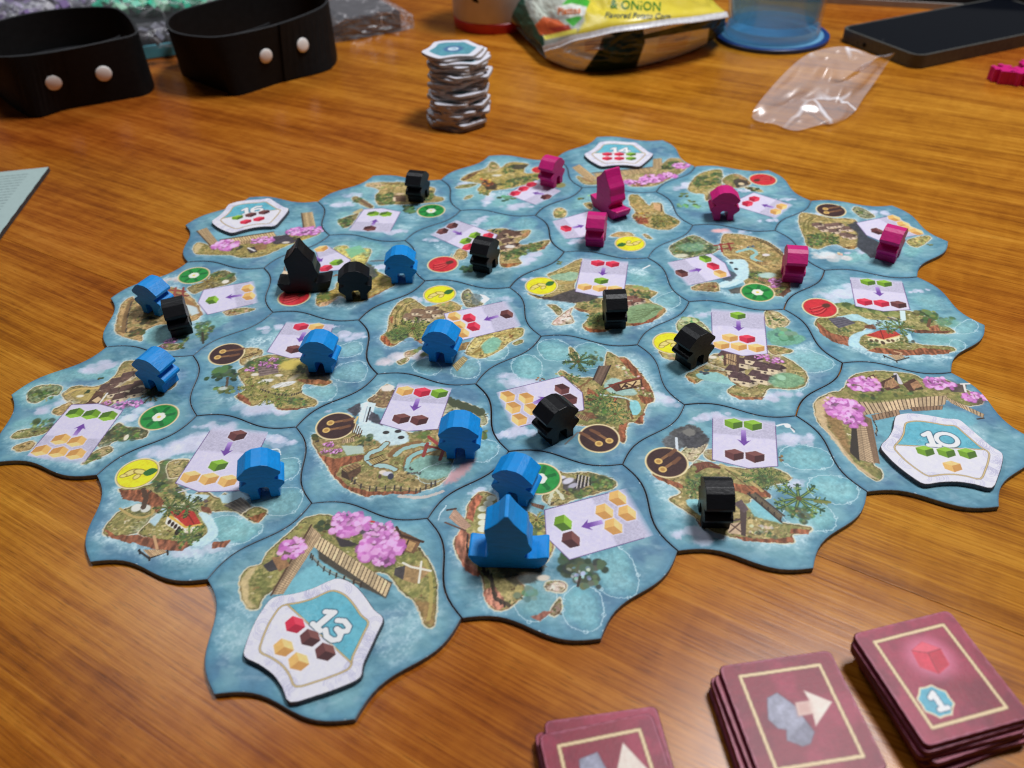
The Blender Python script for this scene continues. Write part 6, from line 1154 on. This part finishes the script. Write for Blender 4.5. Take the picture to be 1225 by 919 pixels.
# shift the centre so that the near edge of the disc falls on the photographed row 64
for _ in range(30):
    _, yy = topx(np.array(gc[0]), np.array(gc[1] - R_C), np.array(.001)); gc[1] += (yy - 64.5) * .0004
def lathe(name, prof, n=64, smooth=True):
    P = np.array([[(r * math.cos(a), r * math.sin(a), z) for r, z in prof] for a in np.linspace(0, 2 * math.pi, n, False)]); me = grid_mesh(name, P, smooth, True); me.set_sharp_from_angle(angle=rad(40)); return me
M_COAST2 = mat('coaster_top', (.16, .40, .62), .3, .5, .1, 200); M_COAST = mat('blue_coaster', (.010, .050, .22), .35, .5, .1, 200)
co = link('coaster', lathe('coaster', [(0, .0002), (R_C - .001, .0002), (R_C, .0012), (R_C, .0038), (R_C - .0012, .0046), (R_C - .004, .0046), (R_C - .005, .0036), (0, .0036)]), None, (M_COAST,), label='round dark blue coaster under the water glass', cat='coaster'); co.location = (gc[0], gc[1], 0); link('top_disc', lathe('top_disc', [(R_C - .0052, .0037), (R_C - .0056, .0043), (0, .0043)]), co, (M_COAST2,))
def glassmat(name, col, ior=1.45, rough=0.0):
    m, nt, b, L = nodes(name); b.inputs['Base Color'].default_value = (*col, 1); b.inputs['Transmission Weight'].default_value = 1; b.inputs['IOR'].default_value = ior; b.inputs['Roughness'].default_value = rough; return m
M_GLASS = glassmat('blue_tinted_glass', (.74, .92, .98)); M_WATER = glassmat('water', (.62, .88, .98), 1.333)
def milky(m, col, k):
    nt = m.node_tree; out = nt.nodes['Material Output']; b = nt.nodes['Principled BSDF']; df = N(nt, 'ShaderNodeBsdfTranslucent'); df.inputs[0].default_value = (*col, 1); dd = N(nt, 'ShaderNodeBsdfDiffuse'); dd.inputs[0].default_value = (*col, 1)
    m0 = N(nt, 'ShaderNodeMixShader'); nt.links.new(df.outputs[0], m0.inputs[1]); nt.links.new(dd.outputs[0], m0.inputs[2]); mx = N(nt, 'ShaderNodeMixShader'); mx.inputs[0].default_value = k
    nt.links.new(b.outputs[0], mx.inputs[1]); nt.links.new(m0.outputs[0], mx.inputs[2]); nt.links.new(mx.outputs[0], out.inputs['Surface'])
milky(M_WATER, (.50, .80, .95), .62)
def thin_glass(name, tint, milk, mcol):
    m, nt, b, L = nodes(name); out = nt.nodes['Material Output']; nt.nodes.remove(b)
    tr = N(nt, 'ShaderNodeBsdfTransparent'); tr.inputs[0].default_value = (*tint, 1); g = N(nt, 'ShaderNodeBsdfGlossy', Roughness=.03); t2 = N(nt, 'ShaderNodeBsdfTranslucent'); t2.inputs[0].default_value = (*mcol, 1); df = N(nt, 'ShaderNodeBsdfDiffuse'); df.inputs[0].default_value = (*mcol, 1)
    lw = N(nt, 'ShaderNodeLayerWeight', Blend=.5); pw = N(nt, 'ShaderNodeMath', operation='POWER'); L(lw.outputs['Facing'], pw.inputs[0]); pw.inputs[1].default_value = 3.5; fr = N(nt, 'ShaderNodeMath', operation='MULTIPLY_ADD'); L(pw.outputs[0], fr.inputs[0]); fr.inputs[1].default_value = .55; fr.inputs[2].default_value = .04; m0 = N(nt, 'ShaderNodeMixShader'); L(t2.outputs[0], m0.inputs[1]); L(df.outputs[0], m0.inputs[2])
    m1 = N(nt, 'ShaderNodeMixShader'); m1.inputs[0].default_value = milk; L(tr.outputs[0], m1.inputs[1]); L(m0.outputs[0], m1.inputs[2])
    m2 = N(nt, 'ShaderNodeMixShader'); L(fr.outputs[0], m2.inputs[0]); L(m1.outputs[0], m2.inputs[1]); L(g.outputs[0], m2.inputs[2]); L(m2.outputs[0], out.inputs['Surface']); return m
M_GLASS = thin_glass('blue_tinted_glass', (.92, .975, 1.0), .05, (.60, .84, .96)); M_WATER = thin_glass('water', (.72, .92, 1.0), .20, (.40, .78, .98))
rg = R_C * .84; root = empty('drinking_glass', (gc[0], gc[1], .0047), label='clear bluish drinking glass half full of water on a blue coaster', cat='glass')
link('glass_wall', lathe('glass_wall', [(0, 0), (rg * .90, 0), (rg * .95, .003), (rg * .97, .012), (rg * 1.0, .03), (rg * 1.04, .13), (rg * 1.04 - .0022, .13), (rg - .0026, .03), (rg * .97 - .003, .014), (0, .012)]), root, (M_GLASS,))
link('water', lathe('water', [(0, .0123), (rg * .97 - .0034, .0143), (rg - .003, .03), (rg - .0024, .040), (0, .040)]), root, (M_WATER,))
link('base_ring', lathe('base_ring', [(rg * .90, -.0006), (rg * .97, .0), (rg * .99, .004), (rg * .965, .008), (rg * .93, .004)]), root, (thin_glass('pale_base', (.85, .95, .99), .55, (.62, .84, .96)),))

# --- bowl with red foot, mostly hidden behind the crisps
M_WHITE = mat('white_glaze', (.62, .54, .52), .35, .5, .05, 100); M_RED = mat('red_glaze', (.50, .018, .03), .35, .5, .1, 100)
bl, br = at(551, 31, 0), at(635, 38, 0); rb = .043; bc = at(593, 42, 0)[:2] + np.array([0.0, rb])
root = empty('cup', (bc[0], bc[1], 0), label='white cup with a red foot ring half hidden behind the crisps bag', cat='cup')
link('cup_wall', lathe('cup_wall', [(rb * .985, .0101), (rb, .012), (rb * 1.06, .085), (rb * 1.06 - .003, .085), (rb - .004, .014), (0, .012)]), root, (M_WHITE,)); link('foot_ring', lathe('foot_ring', [(0, .0002), (rb * .985, .0002), (rb, .001), (rb, .0095), (rb * .985, .0101), (0, .0101)]), root, (M_RED,))
bpy.context.view_layer.update(); bv = bvh_of(*root.children)
def decal(name, pts, bvh, parent, material, off=.0003, sub=3):
    V, F = [], []; pts = np.array(pts, float); c = pts.mean(0); n = len(pts); rings = [c[None]] ; V = []; ok = True
    for s in range(1, sub + 1):
        for p in pts: V.append(c + (p - c) * s / sub)
    V = [c] + V; W = []
    for u, v in V:
        p, nn = ray(bvh, u, v)
        if p is None: return None
        W.append(p + nn * off)
    for i in range(n): F.append((0, 1 + i, 1 + (i + 1) % n))
    for s in range(sub - 1):
        for i in range(n): j = (i + 1) % n; F.append((1 + s * n + i, 1 + (s + 1) * n + i, 1 + (s + 1) * n + j, 1 + s * n + j))
    inv = parent.matrix_world.inverted(); return link(name, mesh(name, [inv @ w_ for w_ in W], F), parent, (material,))
decal('dark_print', [(564, -2), (571, -1), (573, 4), (566, 2)], bv, root, M_HOLE)

# --- bag of crisps
M_FOIL = printmat('printed_foil', .30, .5, .12)
M_SILV = mat('silver_foil', (.74, .74, .77), .32, .6, .15, 300, .3, 400)
SE = [(649.5, 57, .014), (668, 51, .022), (690, 43.5, .030), (728, 35, .038), (768, 29, .041), (815, 22.5, .040), (850, 18, .038), (869, 14.5, .036)]
CO = [(653, 70, .003), (670, 78, .0015), (690, 84, .0008), (728, 85, .0008), (772, 78, .0008), (815, 66, .001), (846, 52, .004), (866, 38, .012)]
SE = catmull(np.array([at(*q) for q in SE]), False, 8); CO = catmull(np.array([at(*q) for q in CO]), False, 8)
def along(C, u):
    t = np.clip(u, 0, 1) * (len(C) - 1); i = np.minimum(t.astype(int), len(C) - 2); f = (t - i)[..., None]; return C[i] * (1 - f) + C[i + 1] * f
FL, FR = SE[0, :2], SE[-1, :2]; BL = at(548, -34, .012)[:2]; DB = BL - FL
def bagP(u, v, top):
    """u across the bag, v from the near seal to the far end"""
    s = along(SE, u); g = s[..., :2] + DB * v[..., None] + np.array([.05, .02]) * (u * v)[..., None]; bul = np.clip(np.sin(math.pi * np.clip(u, 0, 1)), 0, 1) ** .55
    wr = .0032 * np.sin(u * 31 + 5 * np.sin(v * 9)) * (1 - v) ** 2 * bul + .009 * (fbm(u * 9, v * 7, 5) - .5) + .0036 * (fbm(u * 26, v * 14, 9) - .5)
    if top:
        z = s[..., 2] * (1 - v * .6) + .020 * bul * np.clip(np.sin(math.pi * np.clip(v, 0, 1) ** .75), 0, 1) ** .6 + wr * np.clip(v * 9, .1, 1)
        return np.stack([g[..., 0], g[..., 1], z], -1)
    c = along(CO, u); t = np.clip(v / .55, 0, 1)[..., None]; w_ = s * (1 - t) + c * t
    w_[..., 1] -= (.006 * np.sin(math.pi * t[..., 0]) * bul)
    w_ = w_ + np.stack([0 * wr, wr * .8, 0 * wr], -1) * np.sin(math.pi * t)
    k = np.clip((v - .55) / .45, 0, 1)[..., None]; far = np.concatenate([c[..., :2] + DB * .95 * k + np.array([.05, .02]) * u[..., None] * k, (c[..., 2:] * (1 - k) + .010 * k)], -1)
    return np.where(k > 0, far, w_)
root = empty('crisps_bag', (0, 0, 0), label='shiny green and yellow foil bag of onion potato crisps lying at the back', cat='crisps bag')
org = (FL + FR) / 2; root.location = (org[0], org[1], 0)
class PxCanvas(Canvas):
    def pt(s, x, y): return np.array([x, y], float)
def bag_sheet(name, top, paint, nu=230, nv=150):
    u, v = np.meshgrid(np.linspace(0, 1, nu), np.linspace(0, 1, nv) ** (1.6 if top else 1.0), indexing='ij'); P = bagP(u, v, top)
    px, py = topx(P[..., 0], P[..., 1], P[..., 2]); c = PxCanvas(px.ravel(), py.ravel(), .6, 31); c.u, c.v = u.ravel(), v.ravel(); paint(c)
    P[..., 0] -= org[0]; P[..., 1] -= org[1]; me = grid_mesh(name, P if top else P[:, ::-1], True)
    C = np.clip(lin(np.clip(c.C, 0, 255)) * 1.3, 0, .86); C = C.reshape(nu, nv, 3); C = C if top else C[:, ::-1]
    a = me.color_attributes.new('Col', 'FLOAT_COLOR', 'POINT'); a.data.foreach_set('color', np.c_[C.reshape(-1, 3), np.ones(nu * nv)].astype(np.float32).ravel())
    return link(name, me, root, (M_FOIL,))
def ptop(c):
    c.C[:] = (206, 188, 62); k = sstep((c.t3 + .1) / .3)[:, None]; c.C = c.C * (1 - .3 * k) + np.array((222., 206, 110)) * .3 * k
    c.pg('690,-30 640,-30 600,-40 560,-40 530,-40 600,10 643,60 662,58 690,40 700,25', (150, 156, 150), 1, 6); c.pg('600,-20 625,-20 628,5 634,20 650,44 652,60 636,52 620,34 604,6', (24, 62, 48), 1, 2); c.pg('560,-30 602,-30 605,4 590,-4', (170, 172, 178), 1, 2)
    c.pg('632,-20 690,-20 694,2 668,12 650,24 640,20', (176, 182, 172), 1, 5); c.pg('640,30 650,20 668,24 684,36 672,42 646,42', (186, 84, 44), 1, 2); c.pg('655,34 680,30 684,37 670,41', (150, 50, 36), 1, 2); c.pg('650,43 690,34 690,40 652,48', (226, 206, 90), 1, 2)
    c.pg('672,6 690,-12 706,2 702,10 680,8', (64, 164, 52), 1, 2); c.pg('676,24 692,18 696,22 686,32', (60, 150, 50), 1, 2); c.pg('664,8 684,4 702,8 700,18 682,21 668,18', (220, 214, 206), 1, 2)
    c.pg('700,45 760,30 800,26 860,14 866,20 800,32 700,52 660,62', (200, 196, 170), .5, 4)
    c.pg('775,-10 830,-16 850,-2 850,8 820,12 790,4', (178, 160, 52), .6, 6)
def pbot(c):
    c.C[:] = (246, 234, 226); c.pg('722,40 768,24 772,50 760,84 690,96 705,76 716,60', (18, 36, 28), 1, 1.5); c.pg('760,44 800,34 880,14 890,40 853,46 852,33 771,47', (18, 36, 28), 1, 1.5); c.pg('850,20 890,10 890,60 846,52', (18, 36, 28), 1, 1.5)
    c.pg('640,44 720,30 735,44 700,50 660,66', (250, 242, 236), .7, 5)
    for k in range(4): c.ln(f'700,{51 + k * 3.2} 721,{49 + k * 3.2}', 1.7, (120, 76, 66), .8 if k % 2 else .55)
    for k in range(6): c.ln(f'{790 - k},{43 + k * 3.6} {827 - k * 1.5},{40 + k * 3.3}', 1.3, (132, 92, 80), .55)
tp = bag_sheet('front_panel', True, ptop); bt = bag_sheet('back_panel', False, pbot)
# crimped silver seal with its saw-tooth edge
us = np.linspace(0, 1, 170); S = []; Ed = bagP(us, np.zeros_like(us), True); nrm = (FL - BL) / np.linalg.norm(FL - BL)
for k, w_ in enumerate((0, .35, .7, 1.0)):
    L2 = .0040 * w_; saw = (.0013 if k == 3 else 0) * (np.arange(170) % 2); zz = Ed[:, 2] + .0008 - .0036 * w_ + .0004 * np.sin(k * 2.1 + us * 4); S.append(np.c_[Ed[:, 0] + nrm[0] * (L2 + saw) - org[0], Ed[:, 1] + nrm[1] * (L2 + saw) - org[1], zz])
sl = grid_mesh('crimped_seal', np.stack(S, 1), False); so = link('crimped_seal', sl, root, (M_SILV,)); md = so.modifiers.new('thickness', 'SOLIDIFY'); md.thickness = .0006
bpy.context.view_layer.update(); bv = bvh_of(tp)
def letters(name, txt, p, size, ang, col, bvh, parent, shear=0., sx=1., bold=0.):
    cu = bpy.data.curves.new(name, 'FONT'); cu.body = txt; cu.size = 1; cu.shear = shear; cu.offset = bold; cu.resolution_u = 2
    ob = bpy.data.objects.new(name, cu); me = bpy.data.meshes.new_from_object(ob); bpy.data.objects.remove(ob)
    bm = bmesh.new(); bm.from_mesh(me); bmesh.ops.subdivide_edges(bm, edges=[e for e in bm.edges if e.calc_length() > .12], cuts=1); 
    ca, sa = math.cos(ang), math.sin(ang); inv = parent.matrix_world.inverted()
    for v in bm.verts:
        x, y = v.co.x * size * sx, v.co.y * size; u, w_ = p[0] + x * ca + y * sa, p[1] + x * sa - y * ca
        h, nn = ray(bvh, u, w_)
        v.co = inv @ (h + nn * .0004) if h else Vector((0, 0, -1))
    bad = [v for v in bm.verts if v.co.z < -.5]; bmesh.ops.delete(bm, geom=bad, context='VERTS')
    bm.to_mesh(me); bm.free(); return link(name, me, parent, (mat(name, lin(col) * 1.4, .35, .4, .05, 200),))
letters('flavour_lettering', '& ONION', (730, 10.0), 15, .06, (60, 110, 40), bv, root, 0, .93, .02)
letters('flavour_subtitle', 'Flavored Potato Corn', (723, 21.5), 9.6, .02, (38, 66, 76), bv, root, .25, .92, .012)
letters('brand_lettering', 'Piattos', (667, 17.5), 11, -.05, (206, 116, 62), bv, root, .1, .92, .02)

# --- crumpled clear plastic bag
def film(name, tint=(.95, .94, .96), milk=.2, crease=.6, cs=60., gl=.10, bump=.4, dcol=(.86, .83, .87)):
    """clear film: mostly transparent, a little milky, white where it is creased"""
    m, nt, b, L = nodes(name); out = nt.nodes['Material Output']; nt.nodes.remove(b)
    tr = N(nt, 'ShaderNodeBsdfTransparent'); tr.inputs[0].default_value = (*tint, 1); g = N(nt, 'ShaderNodeBsdfGlossy', Roughness=.24); df = N(nt, 'ShaderNodeBsdfDiffuse'); df.inputs[0].default_value = (*dcol, 1)
    tc = N(nt, 'ShaderNodeTexCoord'); nz = N(nt, 'ShaderNodeTexNoise', Scale=cs * .6, Detail=3.0); L(tc.outputs['Object'], nz.inputs[0])
    wp = N(nt, 'ShaderNodeVectorMath', operation='SCALE'); wp.inputs['Scale'].default_value = .014; L(nz.outputs['Color'], wp.inputs[0]); ad = N(nt, 'ShaderNodeVectorMath', operation='ADD'); L(tc.outputs['Object'], ad.inputs[0]); L(wp.outputs[0], ad.inputs[1])
    vo = N(nt, 'ShaderNodeTexVoronoi', feature='DISTANCE_TO_EDGE', Scale=cs); L(ad.outputs[0], vo.inputs['Vector'])
    def mr(f, a, c, d0, e):
        r = N(nt, 'ShaderNodeMapRange'); r.inputs['From Min'].default_value = a; r.inputs['From Max'].default_value = c; r.inputs['To Min'].default_value = d0; r.inputs['To Max'].default_value = e; L(f, r.inputs['Value']); return r.outputs[0]
    n2 = N(nt, 'ShaderNodeTexNoise', Scale=cs * .45, Detail=1.0); L(tc.outputs['Object'], n2.inputs[0])
    k = N(nt, 'ShaderNodeMath', operation='MULTIPLY'); L(mr(vo.outputs['Distance'], 0, .06, 1, 0), k.inputs[0]); L(mr(n2.outputs['Fac'], .48, .62, 0, 1), k.inputs[1])
    s = N(nt, 'ShaderNodeMath', operation='MULTIPLY_ADD'); L(k.outputs[0], s.inputs[0]); s.inputs[1].default_value = crease; s.inputs[2].default_value = milk
    bp = N(nt, 'ShaderNodeBump', Strength=bump, Distance=.003); L(nz.outputs['Fac'], bp.inputs['Height']); L(bp.outputs[0], g.inputs['Normal'])
    m1 = N(nt, 'ShaderNodeMixShader'); L(s.outputs[0], m1.inputs[0]); L(tr.outputs[0], m1.inputs[1]); L(df.outputs[0], m1.inputs[2])
    m2 = N(nt, 'ShaderNodeMixShader'); m2.inputs[0].default_value = gl; L(m1.outputs[0], m2.inputs[1]); L(g.outputs[0], m2.inputs[2]); L(m2.outputs[0], out.inputs['Surface']); return m
M_FILM = film('clear_plastic_film', (.97, .95, .97), .26, .85, 26., .07, .5)
vw = (850, 0, 3.267); OUT = [(165, 462, 2), (172, 425, 7), (230, 350, 13), (310, 265, 19), (375, 215, 23), (440, 192, 25), (520, 182, 26), (590, 198, 24), (640, 218, 23), (690, 214, 25), (722, 207, 25), (700, 235, 18), (650, 310, 9), (600, 380, 4), (560, 440, 2), (500, 478, 2), (420, 490, 2), (330, 512, 2), (250, 485, 2), (200, 478, 3)]
O3 = np.array([at(vw[0] + x / vw[2], vw[1] + y / vw[2], z / 1000) for x, y, z in OUT]); O3 = catmull(O3, True, 4); ce = O3.mean(0); n = len(O3); G = []; V = [(0, 0, .014)]; F = []; Rb = random.Random(11); rads = [.22, .42, .6, .78, .9, 1.0]; cnt = [9, 14, 20, 26, 32, n]
def fan(f, a0, k, tot):
    q = O3[int((k + a0) * n / tot) % n]; return ce + (q - ce) * f
rows = []
for r_, m_ in zip(rads, cnt):
    row = []
    for k in range(m_):
        p = fan(r_, 0, k, m_); h = p[2] + Rb.uniform(-.006, .009) * (1 - r_ ** 3)
        if r_ < 1: p = p + np.array([Rb.uniform(-.003, .003), Rb.uniform(-.003, .003), 0])
        row.append(len(V)); V.append((p[0] - ce[0], p[1] - ce[1], max(.0006, h)))
    rows.append(row)
for k in range(cnt[0]): F.append((0, rows[0][k], rows[0][(k + 1) % cnt[0]]))
for A2, B2 in zip(rows[:-1], rows[1:]):
    i = j = 0; na, nb = len(A2), len(B2)
    while i < na or j < nb:
        if (i + .5) / na <= (j + .5) / nb and i < na: F.append((A2[i % na], B2[j % nb], A2[(i + 1) % na])); i += 1
        else: F.append((A2[i % na], B2[j % nb], B2[(j + 1) % nb])); j += 1
pbm = mesh('plastic_bag', V, F, True)
pb = link('plastic_bag', pbm, None, (M_FILM,), label='small empty crumpled clear plastic bag lying in front of the phone', cat='plastic bag'); pb.location = (ce[0], ce[1], 0); md = pb.modifiers.new('smooth', 'SUBSURF'); md.levels = md.render_levels = 2

# --- cellophane wrapped deck
M_DECK = mat('dark_card_box', (.030, .032, .038), .45, .4, .3, 100); M_DECK2 = mat('brown_print_band', (.075, .045, .030), .45, .4, .3, 100)
hd = height_for(411, 50, 26); d0, d1 = at(411, 50, 0)[:2], at(481, 37, 0)[:2]; e1 = (d1 - d0) / np.linalg.norm(d1 - d0); e2 = np.array([-e1[1], e1[0]]); W_ = np.linalg.norm(d1 - d0); D_ = W_ * 1.35; cc = (d0 + d1) / 2 + e2 * D_ / 2; print('deck', W_, hd)
root = empty('wrapped_deck', (cc[0], cc[1], 0), math.atan2(e1[1], e1[0]), label='dark card deck still wrapped in crinkled clear cellophane, right of the straps', cat='card deck')
def box(name, sx, sy, z0, z1, material, parent, loc=(0, 0), bev=.0006, rz=0):
    bm = bmesh.new(); bmesh.ops.create_cube(bm, size=1.0)
    for v in bm.verts: v.co = Vector((v.co.x * sx, v.co.y * sy, z0 + (v.co.z + .5) * (z1 - z0)))
    bevel(bm, bev, 2); o = link(name, bm_mesh(name, bm), parent, (material,)); o.location = (loc[0], loc[1], 0); o.rotation_euler = (0, 0, rz); return o
box('box', W_, D_, .001, hd, M_DECK, root); box('print_band', W_ + .0004, .006, hd * .35, hd * .62, M_DECK2, root, (0, -D_ / 2 + .0028))
FW = film('cellophane', (.9, .9, .93), .12, .5, 70., .10, .8)
bm = bmesh.new(); bmesh.ops.create_cube(bm, size=1.0); bmesh.ops.subdivide_edges(bm, edges=bm.edges[:], cuts=9, use_grid_fill=True); R = random.Random(4)
for v in bm.verts:
    x, y, z = v.co; tail = max(0, abs(x) - .42) / .08
    v.co = Vector((x * (W_ + .004 + .026 * (abs(x) > .49)) + R.uniform(-1, 1) * .0007, y * (D_ + .004) * (1 - .1 * tail) + R.uniform(-1, 1) * .0012, max(.0004, .0006 + (z + .5) * (hd + .002) * (1 - .45 * tail) + R.uniform(-1, 1) * .0005)))
link('cellophane_wrap', bm_mesh('cellophane_wrap', bm, False), root, (FW,))

# --- open game box tray with bags of cubes
M_TEAL = mat('teal_box_side', (.10, .40, .48), .5, .4, .1, 100); M_TRAY = mat('dark_tray', (.020, .021, .024), .55, .4, .2, 100)
t0, t1 = at(150, 75, 0)[:2], at(212, 66, 0)[:2]; e1 = (t1 - t0) / np.linalg.norm(t1 - t0); e2 = np.array([-e1[1], e1[0]]); L_, W_ = .42, .26; ct = t1 + e1 * .09 - e1 * L_ / 2 + e2 * W_ / 2
root = empty('box_tray', (ct[0], ct[1], 0), math.atan2(e1[1], e1[0]), label='shallow dark tray with teal front edge holding bags of cubes behind the straps', cat='tray')
box('tray_floor', L_, W_ - .004, .0004, .004, M_TRAY, root)
box('front_edge', L_, .003, .0005, .0125, M_TEAL, root, (0, -W_ / 2)); box('back_edge', L_, .003, .0005, .0125, M_TEAL, root, (0, W_ / 2))
box('side_edge', .003, W_ - .0034, .0005, .0125, M_TEAL, root, (-L_ / 2, 0)); box('side_edge', .003, W_ - .0034, .0005, .0125, M_TEAL, root, (L_ / 2, 0)); box('card_insert', L_ - .012, W_ - .02, .0042, .0165, M_TRAY, root, (0, 0))
CUBC = {'green': (.03, .62, .36), 'mint': (.36, .70, .46), 'purple': (.24, .16, .36), 'orange': (.75, .40, .24), 'grey': (.16, .16, .20), 'white': (.72, .70, .74)}
def cubebag(px, size, cols, label, n, seed, hgt=.022):
    c = at(px[0], px[1], .017)[:2]; root = empty('cube_bag', (c[0], c[1], .0168), label=label, cat='plastic bag', group='plastic bags lying in the box tray'); R = random.Random(seed); ms = {}
    bmc = bmesh.new(); bmesh.ops.create_cube(bmc, size=.0085); bevel(bmc, .0006, 1); base = bm_mesh('cube', bmc); base.materials.append(None); 
    for k in cols: ms[k] = mat('cube_' + k, CUBC[k], .4, .5, .08, 100)
    for k in range(n):
        o = bpy.data.objects.new('cube', base); COL.objects.link(o); o.parent = root; o.location = (R.uniform(-.85, .85) * size[0] / 2, R.uniform(-.8, .8) * size[1] / 2, .006 + R.uniform(0, 1) * (hgt - .013)); o.rotation_euler = [R.uniform(0, 3) for _ in range(3)]
        o.material_slots[0].link = 'OBJECT'; o.material_slots[0].material = ms[R.choice(cols)]
    g = np.linspace(-1, 1, 26); X, Y = np.meshgrid(g, g, indexing='ij'); dome = np.clip((1 - np.abs(X) ** 3) * (1 - np.abs(Y) ** 3), 0, 1) ** .5
    Z = .0006 + hgt * dome * (.75 + .8 * (fbm(X * 3 + seed, Y * 3, seed, 3) - .3)); P = np.stack([X * size[0] * .56 * (1 + .05 * np.sin(Y * 7)), Y * size[1] * .56, Z], -1)
    link('film', grid_mesh('film', P, True), root, (film('bag_film', (.95, .95, .97), .05, .22, 45., .04, .5),))
cubebag((188, 48), (.055, .05), ['grey'], 'clear bag of grey pieces lying in the tray between the two straps', 8, 3, .014); cubebag((190, 14), (.14, .07), ['green', 'green', 'mint'], 'clear bag of bright green cubes in the tray behind the straps', 60, 1, .020); cubebag((120, 8), (.07, .07), ['mint', 'grey', 'white'], 'clear bag of pale mint and white cubes, left of the bright green bag', 20, 2, .018)
cubebag((58, 14), (.10, .08), ['purple', 'grey', 'white'], 'clear bag of purple cubes at the left end of the tray', 30, 4, .020); cubebag((6, 26), (.09, .07), ['purple', 'grey'], 'clear bag of dark purple cubes at the left picture edge', 22, 6, .018)
cubebag((35, 0), (.06, .06), ['orange', 'white', 'orange'], 'clear bag of orange cubes at the back left of the tray', 14, 7, .020)

# --- pale blue rules card at the left edge
M_PAPER = mat('card_core', (.05, .055, .06), .6, .3, .2, 300); tcz = .0030
q = [at(0, 206, tcz)[:2], at(58.5, 200, tcz)[:2], at(29, 240, tcz)[:2]]; e1 = (q[1] - q[0]) / np.linalg.norm(q[1] - q[0]); e2 = (q[2] - q[1]) / np.linalg.norm(q[2] - q[1])
cA = q[1]; P4 = np.array([cA, cA - e1 * .14, cA - e1 * .14 + e2 * .19, cA + e2 * .19]); P4 = P4 if np.sum(P4[:, 0] * np.roll(P4[:, 1], -1) - np.roll(P4[:, 0], -1) * P4[:, 1]) > 0 else P4[::-1]
Q = np.concatenate([[a + (b - a) * t for t in np.linspace(0, 1, 12, False)] for a, b in zip(P4, np.roll(P4, -1, 0))]); cc = P4.mean(0)
body, inner = slab('rules_card', Q, 0, tcz, .0003, None, M_PAPER, cc); body.location = (cc[0], cc[1], .0001); tag(body, 'pale blue printed rules card at the left picture edge', 'card')
def prul(c):
    c.C[:] = (158, 178, 176); c.C *= (1 + .05 * c.t1)[:, None]; A = cA * 1000; R = random.Random(2)
    for k in range(18):
        for j in range(2):
            s0 = A + e2 * (9 + k * 4.6) - e1 * (12 + j * 62); x = 0
            while x < 50:
                w_ = R.uniform(2, 7); c.lnm(np.array([s0 - e1 * x, s0 - e1 * (x + w_)]), .9, (92, 108, 110), .8); x += w_ + 1.3
printed_face('printed_face', inner, tcz, .0006, prul, body, 900, org=cc)
